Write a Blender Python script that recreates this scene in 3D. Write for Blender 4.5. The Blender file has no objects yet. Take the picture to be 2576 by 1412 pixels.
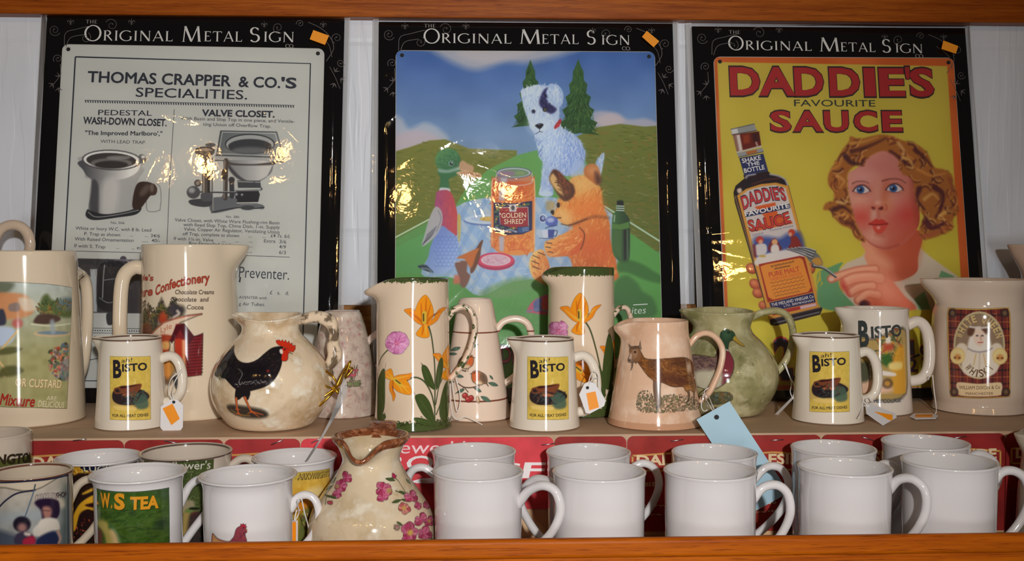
import bpy, math, random
import numpy as np
from mathutils import Vector
random.seed(7); RNG = np.random.default_rng(7)
SC = bpy.context.scene
COL = SC.collection

# ------------------------------------------------------------------ camera, light, exposure
F = 2576.0
YAW, PITCH = math.radians(-2.4), math.radians(2.02)
cd = bpy.data.cameras.new('camera'); cam = bpy.data.objects.new('camera', cd); COL.objects.link(cam)
cd.sensor_width = 36.0; cd.lens = 36.0; cd.clip_start = 0.02; cd.clip_end = 50
cam.rotation_euler = (math.pi/2 - PITCH, 0, YAW)
SC.camera = cam
vs = SC.view_settings
SC.display_settings.display_device = 'sRGB'
vs.view_transform = 'Standard'; vs.look = 'None'; vs.gamma = 1.0; vs.use_curve_mapping = False
vs.exposure = -0.22
world = bpy.data.worlds.new('world'); SC.world = world; world.use_nodes = True
world.node_tree.nodes['Background'].inputs[0].default_value = (1.0, 0.90, 0.80, 1)
world.node_tree.nodes['Background'].inputs[1].default_value = 0.032

def lamp(name, kind, loc, energy, color, radius):
    l = bpy.data.lights.new(name, kind); l.energy = energy; l.color = color
    l.shadow_soft_size = radius
    o = bpy.data.objects.new(name, l); COL.objects.link(o); o.location = loc
    return o
flash = lamp('camera_flash', 'SPOT', (0.150, -0.40, 0.160), 61.0, (1.0, 0.985, 0.965), 0.022)
flash.data.spot_size = math.radians(70); flash.data.spot_blend = 1.0
_t = Vector((-0.075, 1.0, -0.085)) - flash.location
flash.rotation_euler = _t.to_track_quat('-Z', 'Y').to_euler()

# added area light, unseen behind the camera, for long highlights down the jugs
_d = bpy.data.lights.new('streak_light', 'AREA'); _d.shape = 'RECTANGLE'; _d.size = .34; _d.size_y = .75; _d.energy = 23.0; _d.color = (.95, .98, 1.0)
streak_obj = bpy.data.objects.new('streak_light', _d); COL.objects.link(streak_obj); streak_obj.location = (.12, -3.2, -.42); streak_obj.rotation_euler = (math.pi/2, 0, 0)

def rz(a): c, s = math.cos(a), math.sin(a); return np.array([[c, -s, 0], [s, c, 0], [0, 0, 1.]])
def rx(a): c, s = math.cos(a), math.sin(a); return np.array([[1., 0, 0], [0, c, -s], [0, s, c]])
ROT = rz(YAW) @ rx(math.pi/2 - PITCH)
def ray(px, py):
    px, py = np.asarray(px, float), np.asarray(py, float)
    d = np.stack([(px-1288)/F, (706-py)/F, -np.ones_like(px)], -1)
    return d @ ROT.T
def at(px, py, Y):                    # the point of the place seen at a pixel, at depth Y
    d = ray(px, py); return d*(np.asarray(Y)/d[..., 1])[..., None]
def mpp(px, py, Y):                   # metres per pixel there
    d = ray(px, py); return float(Y/d[1]/F)

# warm ceiling bulbs of the shop, behind and above the photographer (their glints show in the film)
PL_N = np.array([0, -math.cos(math.radians(8.5)), math.sin(math.radians(8.5))])
for k, (px, py, dist, en, c) in enumerate([(372, 450, 2.3, 7, 0), (498, 432, 2.3, 10, 0), (706, 408, 2.6, 5, 0), (1028, 480, 2.4, 7, 0),
        (1292, 474, 2.5, 8, 0), (1735, 470, 2.6, 5, 0), (1880, 640, 2.2, 9, 0), (1215, 420, 2.3, 14, 1)]):
    d = ray(px, py); d = d/np.linalg.norm(d)
    p = at(px, py, 1.176 + 0.1507*0 + max(0, 0.15*(0.183+(615-py)/F*1.2)))
    r = d - 2*np.dot(d, PL_N)*PL_N
    q = p + r*dist
    lamp('ceiling_bulb', 'POINT', tuple(q), en*0.30, (1.0, .93, .85) if c else (1.0, .55, .18), .030)

STEP, FLOOR = -0.183, -0.283

# ------------------------------------------------------------------ materials
def lin(c):
    c = np.asarray(c, float)/255.0
    return np.where(c <= 0.04045, c/12.92, ((c+0.055)/1.055)**2.4)
def c4(c, g=1.0): return tuple(np.clip(lin(c)*g, 0, 0.95)) + (1.0,)
MATS = {}
def new_mat(key):
    m = bpy.data.materials.new(key); m.use_nodes = True
    nt = m.node_tree; b = nt.nodes['Principled BSDF']
    return m, nt, b
def nd(nt, t, **kw):
    n = nt.nodes.new(t)
    for k, v in kw.items(): setattr(n, k, v)
    return n
def plain(col, rough=.5, g=1.0, metal=0., spec=.5):
    key = ('plain', tuple(col), rough, g, metal, spec)
    if key in MATS: return MATS[key]
    m, nt, b = new_mat('paint_%02x%02x%02x' % tuple(int(x) for x in col))
    b.inputs['Base Color'].default_value = c4(col, g); b.inputs['Roughness'].default_value = rough
    b.inputs['Metallic'].default_value = metal; b.inputs['Specular IOR Level'].default_value = spec
    MATS[key] = m; return m
def mixc(nt, a, b_, fac):
    n = nd(nt, 'ShaderNodeMix', data_type='RGBA')
    for sock, v in ((n.inputs[6], a), (n.inputs[7], b_), (n.inputs[0], fac)):
        if hasattr(v, 'links'): nt.links.new(v, sock)
        else: sock.default_value = v
    return n.outputs[2]
def math_(nt, op, a, b_=None, c=None, clamp=False):
    n = nd(nt, 'ShaderNodeMath', operation=op); n.use_clamp = clamp
    for i, v in enumerate((a, b_, c)):
        if v is None: continue
        if hasattr(v, 'links'): nt.links.new(v, n.inputs[i])
        else: n.inputs[i].default_value = v
    return n.outputs[0]
def noise(nt, vec, scale, detail=3., rough=.55, mapscale=None):
    if mapscale is not None:
        mp = nd(nt, 'ShaderNodeMapping'); mp.inputs['Scale'].default_value = mapscale
        nt.links.new(vec, mp.inputs['Vector']); vec = mp.outputs[0]
    n = nd(nt, 'ShaderNodeTexNoise'); nt.links.new(vec, n.inputs['Vector'])
    n.inputs['Scale'].default_value = scale; n.inputs['Detail'].default_value = detail; n.inputs['Roughness'].default_value = rough
    return n.outputs['Fac']
def ramp(nt, v, lo, hi):
    n = nd(nt, 'ShaderNodeMapRange'); n.clamp = True
    nt.links.new(v, n.inputs[0]); n.inputs[1].default_value = lo; n.inputs[2].default_value = hi
    return n.outputs[0]
GJ = 1.30                                                    # paint strength of the pottery colours
def ceramic(name, col, mottle=(), bands=(), rough=.09, g=GJ):
    """glazed pottery; mottle = (colour, noise scale, lo, hi); bands = (z0, z1, colour, raggedness) in metres above the base"""
    m, nt, b = new_mat(name)
    tc = nd(nt, 'ShaderNodeTexCoord'); obj = tc.outputs['Object']
    out = c4(col, g)
    for (mc, sc, lo, hi) in mottle:
        out = mixc(nt, out, c4(mc, g), ramp(nt, noise(nt, obj, sc, 4.), lo, hi))
    if bands:
        sp = nd(nt, 'ShaderNodeSeparateXYZ'); nt.links.new(obj, sp.inputs[0]); z = sp.outputs[2]
        for (z0, z1, bc, rag) in bands:
            zz = z
            if rag: zz = math_(nt, 'ADD', z, math_(nt, 'MULTIPLY', math_(nt, 'SUBTRACT', noise(nt, obj, 420., 4., .7), .5), rag))
            a = math_(nt, 'MULTIPLY', ramp(nt, zz, z0-.0004, z0+.0004), math_(nt, 'SUBTRACT', 1.0, ramp(nt, zz, z1-.0004, z1+.0004)))
            out = mixc(nt, out, c4(bc, g), a)
    if hasattr(out, 'links'): nt.links.new(out, b.inputs['Base Color'])
    else: b.inputs['Base Color'].default_value = out
    b.inputs['Roughness'].default_value = rough
    b.inputs['Coat Weight'].default_value = .25; b.inputs['Coat Roughness'].default_value = .03
    bump = nd(nt, 'ShaderNodeBump'); bump.inputs['Strength'].default_value = .02; bump.inputs['Distance'].default_value = .002
    nt.links.new(noise(nt, obj, 60., 2.), bump.inputs['Height']); nt.links.new(bump.outputs[0], b.inputs['Normal'])
    return m
def painted(name, rough=.35, spec=.4, alpha=False):
    m, nt, b = new_mat(name)
    a = nd(nt, 'ShaderNodeAttribute'); a.attribute_name = 'Col'
    nt.links.new(a.outputs['Color'], b.inputs['Base Color'])
    b.inputs['Roughness'].default_value = rough; b.inputs['Specular IOR Level'].default_value = spec
    if alpha: nt.links.new(a.outputs['Alpha'], b.inputs['Alpha'])
    return m
M_PRINT = painted('sign_print', .45, .3)
M_DECAL = painted('fired_decal', .10, .5, True)
def wood(name, c0, c1, c2, rough=.38, sc=1.0):
    m, nt, b = new_mat(name)
    tc = nd(nt, 'ShaderNodeTexCoord'); o = tc.outputs['Object']
    n1 = noise(nt, o, 9*sc, 6., .6, (1.0, 14., 22.)); n2 = noise(nt, o, 60*sc, 3., .6, (.6, 10., 16.)); n3 = noise(nt, o, 3., 2., .5, (.8, 2, 4))
    c = mixc(nt, c4(c0), c4(c1), ramp(nt, n1, .35, .65))
    c = mixc(nt, c, c4(c2), math_(nt, 'MULTIPLY', ramp(nt, n2, .56, .70), .8))
    c = mixc(nt, c, c4(c1), math_(nt, 'MULTIPLY', ramp(nt, n3, .45, .7), .4))
    nt.links.new(c, b.inputs['Base Color']); b.inputs['Roughness'].default_value = rough; b.inputs['Specular IOR Level'].default_value = .14
    bump = nd(nt, 'ShaderNodeBump'); bump.inputs['Strength'].default_value = .15; bump.inputs['Distance'].default_value = .001
    nt.links.new(n2, bump.inputs['Height']); nt.links.new(bump.outputs[0], b.inputs['Normal'])
    return m
M_RAIL = wood('oak_varnish', (190, 98, 8), (152, 68, 4), (104, 42, 4), .42)
M_BEAM = wood('oak_varnish_upper', (176, 94, 26), (134, 60, 10), (100, 42, 6), .36)
M_BACKB = wood('oak_board', (180, 126, 70), (150, 100, 52), (120, 76, 36), .5)
def wall_mat():
    m, nt, b = new_mat('white_painted_blocks')
    tc = nd(nt, 'ShaderNodeTexCoord'); o = tc.outputs['Object']
    b.inputs['Roughness'].default_value = .42
    n1 = noise(nt, o, 8., 3., .5, (3., 1., .8)); n2 = noise(nt, o, 46., 2., .5, (1.5, 1, .10)); n3 = noise(nt, o, 160., 3., .5, (1, 1, .5))
    c = mixc(nt, c4((222, 225, 232)), c4((213, 216, 223)), ramp(nt, n1, .4, .7))
    nt.links.new(c, b.inputs['Base Color'])
    sp = nd(nt, 'ShaderNodeSeparateXYZ'); nt.links.new(o, sp.inputs[0])
    def groove(v, per, off, w):
        t = math_(nt, 'FRACT', math_(nt, 'DIVIDE', math_(nt, 'SUBTRACT', v, off), per))
        d = math_(nt, 'MULTIPLY', math_(nt, 'ABSOLUTE', math_(nt, 'SUBTRACT', t, .5)), per)
        return ramp(nt, math_(nt, 'SUBTRACT', per/2, d), 0, w)
    wob = math_(nt, 'ADD', sp.outputs[2], math_(nt, 'MULTIPLY', noise(nt, o, 9., 2.), .006))
    g = groove(wob, .2295, .0176, .005)
    h = math_(nt, 'ADD', math_(nt, 'MULTIPLY', ramp(nt, n1, .3, .7), .5), math_(nt, 'ADD', math_(nt, 'MULTIPLY', ramp(nt, n2, .50, .545), .5), math_(nt, 'MULTIPLY', n3, .08)))
    h = math_(nt, 'ADD', h, math_(nt, 'MULTIPLY', g, 1.2))
    bump = nd(nt, 'ShaderNodeBump'); bump.inputs['Strength'].default_value = .32; bump.inputs['Distance'].default_value = .0018
    nt.links.new(h, bump.inputs['Height']); nt.links.new(bump.outputs[0], b.inputs['Normal'])
    return m
def film_mat(name, refl=.085, milk=0.0):
    m = bpy.data.materials.new(name); m.use_nodes = True; nt = m.node_tree; nt.nodes.clear()
    o = nd(nt, 'ShaderNodeOutputMaterial'); t = nd(nt, 'ShaderNodeBsdfTransparent'); gl = nd(nt, 'ShaderNodeBsdfGlossy')
    gl.inputs['Roughness'].default_value = .045
    t.inputs['Color'].default_value = (.97, .97, .97, 1)
    lw = nd(nt, 'ShaderNodeFresnel'); lw.inputs['IOR'].default_value = 1.5
    fac = math_(nt, 'ADD', lw.outputs[0], refl-.04, clamp=True)
    mx = nd(nt, 'ShaderNodeMixShader'); nt.links.new(fac, mx.inputs[0]); nt.links.new(t.outputs[0], mx.inputs[1]); nt.links.new(gl.outputs[0], mx.inputs[2])
    tc = nd(nt, 'ShaderNodeTexCoord')
    bump = nd(nt, 'ShaderNodeBump'); bump.inputs['Strength'].default_value = .20; bump.inputs['Distance'].default_value = .0008
    hh = math_(nt, 'ADD', noise(nt, tc.outputs['Object'], 55., 3., .6), math_(nt, 'MULTIPLY', noise(nt, tc.outputs['Object'], 9., 1.), 1.0))
    nt.links.new(hh, bump.inputs['Height']); nt.links.new(bump.outputs[0], gl.inputs['Normal'])
    out = mx.outputs[0]
    if milk:
        df = nd(nt, 'ShaderNodeBsdfDiffuse'); df.inputs['Color'].default_value = (.8, .8, .8, 1)
        m2 = nd(nt, 'ShaderNodeMixShader'); m2.inputs[0].default_value = milk
        nt.links.new(out, m2.inputs[1]); nt.links.new(df.outputs[0], m2.inputs[2]); out = m2.outputs[0]
    nt.links.new(out, o.inputs['Surface'])
    return m
M_FILM = film_mat('clear_film'); M_SEAM = film_mat('film_seam', .12, .40); M_ACET = film_mat('acetate', .10, .30)
M_PAPER = plain((232, 230, 232), .7, 1.0); M_STRING = plain((235, 232, 228), .8, 1.0); M_ORANGE = plain((250, 150, 20), .55, 1.05)
M_GOLD = plain((215, 170, 60), .25, 1.0, 1.0); M_STEEL = plain((200, 200, 205), .3, 1.0, 1.0)

# ------------------------------------------------------------------ object helpers
def mesh_obj(name, verts, faces, mats, parent=None, mi=None, smooth=True, loc=None):
    me = bpy.data.meshes.new(name); me.from_pydata([tuple(v) for v in verts], [], [tuple(f) for f in faces])
    for m in (mats if isinstance(mats, (list, tuple)) else [mats]): me.materials.append(m)
    if mi is not None: me.polygons.foreach_set('material_index', np.asarray(mi, np.int32))
    if smooth: me.polygons.foreach_set('use_smooth', np.ones(len(me.polygons), bool))
    me.update()
    o = bpy.data.objects.new(name, me); COL.objects.link(o)
    if parent: o.parent = parent
    if loc is not None: o.location = loc
    return o
def tag(o, label=None, cat=None, group=None, kind=None):
    for k, v in (('label', label), ('category', cat), ('group', group), ('kind', kind)):
        if v: o[k] = v
    return o
def empty(name, loc, label, cat, group=None, rot=None):
    o = bpy.data.objects.new(name, None); COL.objects.link(o); o.location = loc; o.empty_display_size = .02
    if rot: o.rotation_euler = rot
    return tag(o, label, cat, group)
def box(x0, x1, y0, y1, z0, z1):
    v = [(x, y, z) for z in (z0, z1) for y in (y0, y1) for x in (x0, x1)]
    return v, [(0, 2, 3, 1), (4, 5, 7, 6), (0, 1, 5, 4), (2, 6, 7, 3), (0, 4, 6, 2), (1, 3, 7, 5)]
def bevel(o, w, seg=2):
    md = o.modifiers.new('bevel', 'BEVEL'); md.width = w; md.segments = seg; md.limit_method = 'ANGLE'; md.harden_normals = False
    return o
def cat(pts, sub=8, closed=False):
    p = np.asarray(pts, float); n = len(p)
    if n < 3: return p
    if closed: q = np.vstack([p[-1], p, p[0], p[1]]); segs = n
    else: q = np.vstack([2*p[0]-p[1], p, 2*p[-1]-p[-2]]); segs = n-1
    t = np.arange(sub)/sub; t2, t3 = t*t, t*t*t; out = []
    for i in range(segs):
        a, b, c, d = q[i], q[i+1], q[i+2], q[i+3]
        out.append(.5*((2*b)[None] + np.outer(t, c-a) + np.outer(t2, 2*a-5*b+4*c-d) + np.outer(t3, 3*b-a-3*c+d)))
    r = np.vstack(out)
    return r if closed else np.vstack([r, p[-1]])
def tube_geo(path, r0, r1, binorm=(0, 1, 0), seg=14, cap=True):
    """sweep; r0 = half size in the bend plane, r1 = half size along binorm"""
    path = np.asarray(path, float); n = len(path)
    r0 = np.broadcast_to(np.asarray(r0, float), (n,)); r1 = np.broadcast_to(np.asarray(r1, float), (n,))
    T = np.gradient(path, axis=0); T /= np.linalg.norm(T, axis=1)[:, None]+1e-12
    B = np.asarray(binorm, float); V = []; Fc = []
    for i in range(n):
        b = B - np.dot(B, T[i])*T[i]; b /= np.linalg.norm(b)+1e-12; nn = np.cross(b, T[i])
        for k in range(seg):
            a = 2*math.pi*k/seg; V.append(path[i] + nn*math.cos(a)*r0[i] + b*math.sin(a)*r1[i])
    for i in range(n-1):
        for k in range(seg):
            k2 = (k+1) % seg; Fc.append((i*seg+k, i*seg+k2, (i+1)*seg+k2, (i+1)*seg+k))
    if cap: Fc.append(tuple(range(seg))[::-1]); Fc.append(tuple((n-1)*seg+k for k in range(seg)))
    return V, Fc
def join_geo(parts):
    V, Fc, off = [], [], 0
    for v, f in parts:
        V += list(v); Fc += [tuple(i+off for i in q) for q in f]; off += len(v)
    return V, Fc

# ------------------------------------------------------------------ lettering
GLY = {}
def glyphs(s, bold=0.0):
    bold = bold*.8; key = (s, round(bold, 4))
    if key in GLY: return GLY[key]
    def raw(txt):
        cu = bpy.data.curves.new('t', 'FONT'); cu.body = txt; cu.size = 1.0; cu.offset = bold; cu.resolution_u = 3; cu.fill_mode = 'FRONT'
        ob = bpy.data.objects.new('t', cu)
        me = ob.to_mesh(); me.calc_loop_triangles()
        v = np.array([x.co[:2] for x in me.vertices]).reshape(-1, 2); t = np.array([x.vertices[:] for x in me.loop_triangles]).reshape(-1, 3)
        ob.to_mesh_clear(); bpy.data.objects.remove(ob); bpy.data.curves.remove(cu)
        return v, t
    if ('_cap', 0) not in GLY:
        b0 = bold; bold = 0.0; v, t = raw('H'); GLY[('_cap', 0)] = v[:, 1].max(); bold = b0
    B = max(bold, 0.0) if 'M' in s else 0.0; bold = 0.0 if B else bold/.8
    v, t = raw(s)
    if B and len(v):                                   # heavier strokes: the outline spread in eight directions
        n = len(v); sh = [(0, 0)]+[(B*math.cos(a), B*math.sin(a)) for a in np.arange(8)*math.pi/4]
        t = np.vstack([t+n*i for i in range(len(sh))]); v = np.vstack([np.column_stack([v+np.array(q), np.full(n, float(i))]) for i, q in enumerate(sh)])
    if len(v) == 0: v = np.zeros((1, 2)); t = np.zeros((0, 3), int)
    v = np.array(v, float); v[:, :2] /= GLY[('_cap', 0)]; v[:, 0] -= v[:, 0].min()
    GLY[key] = (v, t); return GLY[key]
def _quad(a, b, w0, w1):
    a, b = np.array(a, float), np.array(b, float); d = b-a; d /= np.linalg.norm(d)+1e-9; n = np.array([-d[1], d[0]])
    return [a+n*w0/2, b+n*w1/2, b-n*w1/2, a-n*w0/2]
TK, TN = .12, .055
def _arc(cx, cy, rx_, ry_, a0, a1, n=22):
    q = []; an = np.radians(np.linspace(a0, a1, n)); P = []
    for a in an:
        w = (TN+(TK-TN)*abs(math.cos(a))**1.3)/2
        P.append(((cx+(rx_-w*.2+w*.8)*math.cos(a)-w*math.cos(a)*.6, cy+ry_*math.sin(a)), a, w))
    for (p, a, w), (p2, a2, w2) in zip(P, P[1:]):
        u, u2 = np.array([math.cos(a), math.sin(a)]), np.array([math.cos(a2), math.sin(a2)])
        q.append([np.array(p)+u*w, np.array(p2)+u2*w2, np.array(p2)-u2*w2, np.array(p)-u*w])
    return q
def _stem(x, y0=0, y1=1, w=TK, s0=1, s1=1):
    q = [_quad((x, y0), (x, y1), w, w)]
    for f, y, sg in ((s0, y0, 1), (s1, y1, -1)):
        if f: q.append([(x-w/2-.06, y), (x+w/2+.06, y), (x+w/2, y+sg*.05), (x-w/2, y+sg*.05)])
    return q
SER = {
 'O': (.98, _arc(.49, .5, .46, .5, 0, 360)), 'C': (.84, _arc(.49, .5, .46, .5, 48, 312)+[_quad((.8, .72), (.8, .93), .05, .05)]),
 'I': (.34, _stem(.17)), 'H': (.86, _stem(.16)+_stem(.7)+[_quad((.16, .52), (.7, .52), TN, TN)]),
 'R': (.72, _stem(.15)+_arc(.27, .76, .26, .24, -90, 90)+[_quad((.15, .975), (.28, .975), TN, TN), _quad((.15, .53), (.28, .53), TN, TN), _quad((.3, .54), (.68, .0), TK, TK*.8)]),
 'G': (.92, _arc(.49, .5, .46, .5, 48, 318)+_stem(.82, .1, .44, TK, 0, 1)), 'L': (.6, _stem(.16)+[_quad((.16, .028), (.55, .028), TN, TN), _quad((.55, 0), (.58, .2), .05, .03)]),
 'N': (.9, _stem(.13, 0, 1, TN, 1, 1)+_stem(.77, 0, 1, TN, 0, 1)+[_quad((.13, 1), (.77, 0), TK*1.15, TK*1.15)]),
 'A': (.84, [_quad((.08, 0), (.42, 1.0), TN, TN), _quad((.42, 1.02), (.78, 0), TK, TK), _quad((.2, .33), (.65, .33), TN, TN)]+[[(.0, 0), (.18, 0), (.12, .04), (.06, .04)], [(.68, 0), (.88, 0), (.82, .04), (.72, .04)]]),
 'M': (1.1, [_quad((.12, 0), (.2, 1), TN, TN), _quad((.2, 1), (.55, .02), TK*1.1, TK), _quad((.55, .0), (.9, 1), TN, TN), _quad((.9, 1), (.98, 0), TK, TK), [(.03, 0), (.21, 0), (.15, .04), (.09, .04)], [(.87, 0), (1.09, 0), (1.04, .04), (.92, .04)]]),
 'E': (.62, _stem(.16)+[_quad((.16, y), (.55, y), TN, TN) for y in (.028, .972)]+[_quad((.16, .52), (.46, .52), TN, TN), _quad((.55, .03), (.57, .2), .05, .03), _quad((.54, .97), (.54, .82), .05, .03)]),
 'T': (.78, _stem(.39, 0, 1, TK, 1, 0)+[_quad((.04, .972), (.74, .972), TN, TN), _quad((.05, .98), (.03, .82), .05, .03), _quad((.73, .98), (.75, .82), .05, .03)]),
 'S': (.58, _arc(.29, .75, .2, .235, 35, 270, 16)+_arc(.29, .27, .23, .255, -150, 90, 16)+[_quad((.47, .8), (.48, .95), .05, .04)]),
 '.': (.25, [_quad((.1, 0), (.1, .1), .1, .1)]), ' ': (.4, []),
}
def serif(s):
    V, T, x = [], [], 0.0
    for ch in s:
        w, qs = SER[ch]
        for q in qs:
            i = len(V); V += [(p[0]+x, p[1]) for p in q]; T += [(i, i+1, i+2), (i, i+2, i+3)]
        x += w+.1
    v = np.array(V); v[:, 0] -= v[:, 0].min()
    return v, np.array(T)
def place(v, p0, p1, cap, arc=0.0, sk=0.0):
    """unit lettering -> surface coordinates, fitted from p0 to p1 on the baseline"""
    p0, p1 = np.asarray(p0, float), np.asarray(p1, float); W = max(v[:, 0].max(), 1e-6)
    d = p1-p0; L = np.linalg.norm(d); d = d/L; n = np.array([-d[1], d[0]])
    t = v[:, 0]/W; x = t*L + sk*v[:, 1]*cap; y = v[:, 1]*cap + arc*4*t*(1-t)
    return p0 + np.outer(x, d) + np.outer(y, n)

# ------------------------------------------------------------------ painter: prints are painted in surface coordinates (metres)
def vnoise(h, w, cell, seed):
    r = np.random.default_rng(seed); gh, gw = int(h/cell)+3, int(w/cell)+3
    g = r.random((gh, gw)); y, x = np.arange(h)/cell, np.arange(w)/cell
    yi, xi = y.astype(int), x.astype(int); fy, fx = (y-yi)[:, None], (x-xi)[None]
    fy, fx = fy*fy*(3-2*fy), fx*fx*(3-2*fx)
    a, b, c, d = g[yi][:, xi], g[yi][:, xi+1], g[yi+1][:, xi], g[yi+1][:, xi+1]
    return (a*(1-fx)+b*fx)*(1-fy)+(c*(1-fx)+d*fx)*fy
class Canvas:
    def __init__(s, u0, u1, v0, v1, res, uvfn, scale, base=None):
        s.u0, s.v0, s.res = u0, v0, res; s.w = int(round((u1-u0)/res))+1; s.h = int(round((v1-v0)/res))+1
        s.rgb = np.zeros((s.h, s.w, 3)); s.a = np.zeros((s.h, s.w)); s.uvfn = uvfn; s.k = scale; s.z = (0, 0, 1.0); s.lock = None
        if base is not None: s.rgb[:] = base; s.a[:] = 1
    def px(s, pts):                                   # photograph trace (through the current zoom frame) -> surface
        p = np.asarray(pts, float).reshape(-1, 2)
        return s.uvfn(p[:, 0]/s.z[2]+s.z[0], p[:, 1]/s.z[2]+s.z[1])
    def _win(s, lo, hi):
        i0 = max(0, int((lo[0]-s.u0)/s.res)-1); i1 = min(s.w, int((hi[0]-s.u0)/s.res)+3)
        j0 = max(0, int((lo[1]-s.v0)/s.res)-1); j1 = min(s.h, int((hi[1]-s.v0)/s.res)+3)
        if i1 <= i0 or j1 <= j0: return None
        U = s.u0+np.arange(i0, i1)*s.res; V = s.v0+np.arange(j0, j1)*s.res
        return i0, i1, j0, j1, U[None, :], V[:, None]
    def _blend(s, w, al, col):
        i0, i1, j0, j1, U, V = w
        if s.lock is not None: al = al*s.lock[j0:j1, i0:i1]
        if isinstance(col, tuple) and len(col) == 4 and not np.isscalar(col[0]):      # (c0, c1, p0, p1) linear blend of two pigments
            q = s.px([col[2], col[3]]); d = q[1]-q[0]
            t = np.clip(((U-q[0][0])*d[0]+(V-q[0][1])*d[1])/np.dot(d, d), 0, 1)[..., None]
            c = np.array(col[0])*(1-t)+np.array(col[1])*t
        else: c = np.array(col, float)
        al = al[..., None]
        s.rgb[j0:j1, i0:i1] = s.rgb[j0:j1, i0:i1]*(1-al)+c*al
        A = s.a[j0:j1, i0:i1]; s.a[j0:j1, i0:i1] = A+(1-A)*al[..., 0]
    def _sd(s, w, q):
        U, V = w[4], w[5]; d2 = np.full((V.shape[0], U.shape[1]), 1e9); ins = np.zeros(d2.shape, bool)
        n = len(q)
        for i in range(n):
            a, b = q[i], q[(i+1) % n]; ex, ey = b-a; l2 = ex*ex+ey*ey+1e-18
            wx, wy = U-a[0], V-a[1]
            t = np.clip((wx*ex+wy*ey)/l2, 0, 1); dx, dy = wx-ex*t, wy-ey*t
            np.minimum(d2, dx*dx+dy*dy, out=d2)
            if ey != 0: ins ^= ((a[1] <= V) != (b[1] <= V)) & (wx < ex*(wy/ey))
        d = np.sqrt(d2); return np.where(ins, -d, d)
    def P(s, pts, col, soft=1.2, a=1.0, sm=True, sub=5):
        q = s.px(pts)
        if sm and len(q) > 2: q = cat(q, sub, True)
        sf = max(soft*s.k, s.res); w = s._win(q.min(0)-sf, q.max(0)+sf)
        if w is None: return
        s._blend(w, np.clip(.5-s._sd(w, q)/sf, 0, 1)*a, col)
    def E(s, c, rx_, ry_, col, soft=1.2, a=1.0, rot=0., n=28):
        t = np.linspace(0, 2*math.pi, n, endpoint=False); r = math.radians(rot)
        x, y = rx_*np.cos(t), ry_*np.sin(t)
        s.P(np.stack([c[0]+x*math.cos(r)-y*math.sin(r), c[1]+x*math.sin(r)+y*math.cos(r)], 1), col, soft, a, False)
    def L(s, pts, wid, col, soft=1.0, a=1.0, w1=None, sm=True):
        q = s.px(pts)
        if sm and len(q) > 2: q = cat(q, 5)
        w0 = wid/s.z[2]*s.k/2; w1 = w0 if w1 is None else w1/s.z[2]*s.k/2; sf = max(soft*s.k, s.res)
        m = max(w0, w1)+sf; w = s._win(q.min(0)-m, q.max(0)+m)
        if w is None: return
        U, V = w[4], w[5]; best = np.full((V.shape[0], U.shape[1]), 1e9); n = len(q)-1
        for i in range(n):
            e = q[i+1]-q[i]; l2 = np.dot(e, e)+1e-18
            t = np.clip(((U-q[i][0])*e[0]+(V-q[i][1])*e[1])/l2, 0, 1)
            d = np.hypot(U-q[i][0]-e[0]*t, V-q[i][1]-e[1]*t)-(w0+(w1-w0)*(i+t)/n)
            np.minimum(best, d, out=best)
        s._blend(w, np.clip(.5-best/sf, 0, 1)*a, col)
    def T(s, txt, p0, p1, cap, col, bold=0., arc=0., sk=0., a=1.0, ser=False):
        v, t = serif(txt) if ser else glyphs(txt, bold)
        q0, q1 = s.px([p0, p1]); k = s.k/s.z[2]
        q = place(v, q0, q1, cap*k, arc*k, sk)
        w = s._win(q.min(0), q.max(0))
        if w is None: return
        i0, i1, j0, j1, U, V = w; N = 3; H, W = j1-j0, i1-i0
        m = np.zeros((H*N, W*N), bool); X = (q[:, 0]-s.u0)/s.res-i0; Y = (q[:, 1]-s.v0)/s.res-j0
        X, Y = (X+.5)*N-.5, (Y+.5)*N-.5
        for tr in t:
            x, y = X[tr], Y[tr]
            a0, a1 = max(0, int(math.ceil(x.min()))), min(W*N-1, int(x.max())); b0, b1 = max(0, int(math.ceil(y.min()))), min(H*N-1, int(y.max()))
            if a1 < a0 or b1 < b0: continue
            gx, gy = np.arange(a0, a1+1)[None], np.arange(b0, b1+1)[:, None]
            sg = []
            for i in range(3):
                j = (i+1) % 3; sg.append((x[j]-x[i])*(gy-y[i])-(y[j]-y[i])*(gx-x[i]))
            e = 1e-6
            m[b0:b1+1, a0:a1+1] |= ((sg[0] >= -e) & (sg[1] >= -e) & (sg[2] >= -e)) | ((sg[0] <= e) & (sg[1] <= e) & (sg[2] <= e))
        al = m.reshape(H, N, W, N).mean((1, 3))*a
        s._blend(w, al, col)
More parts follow.
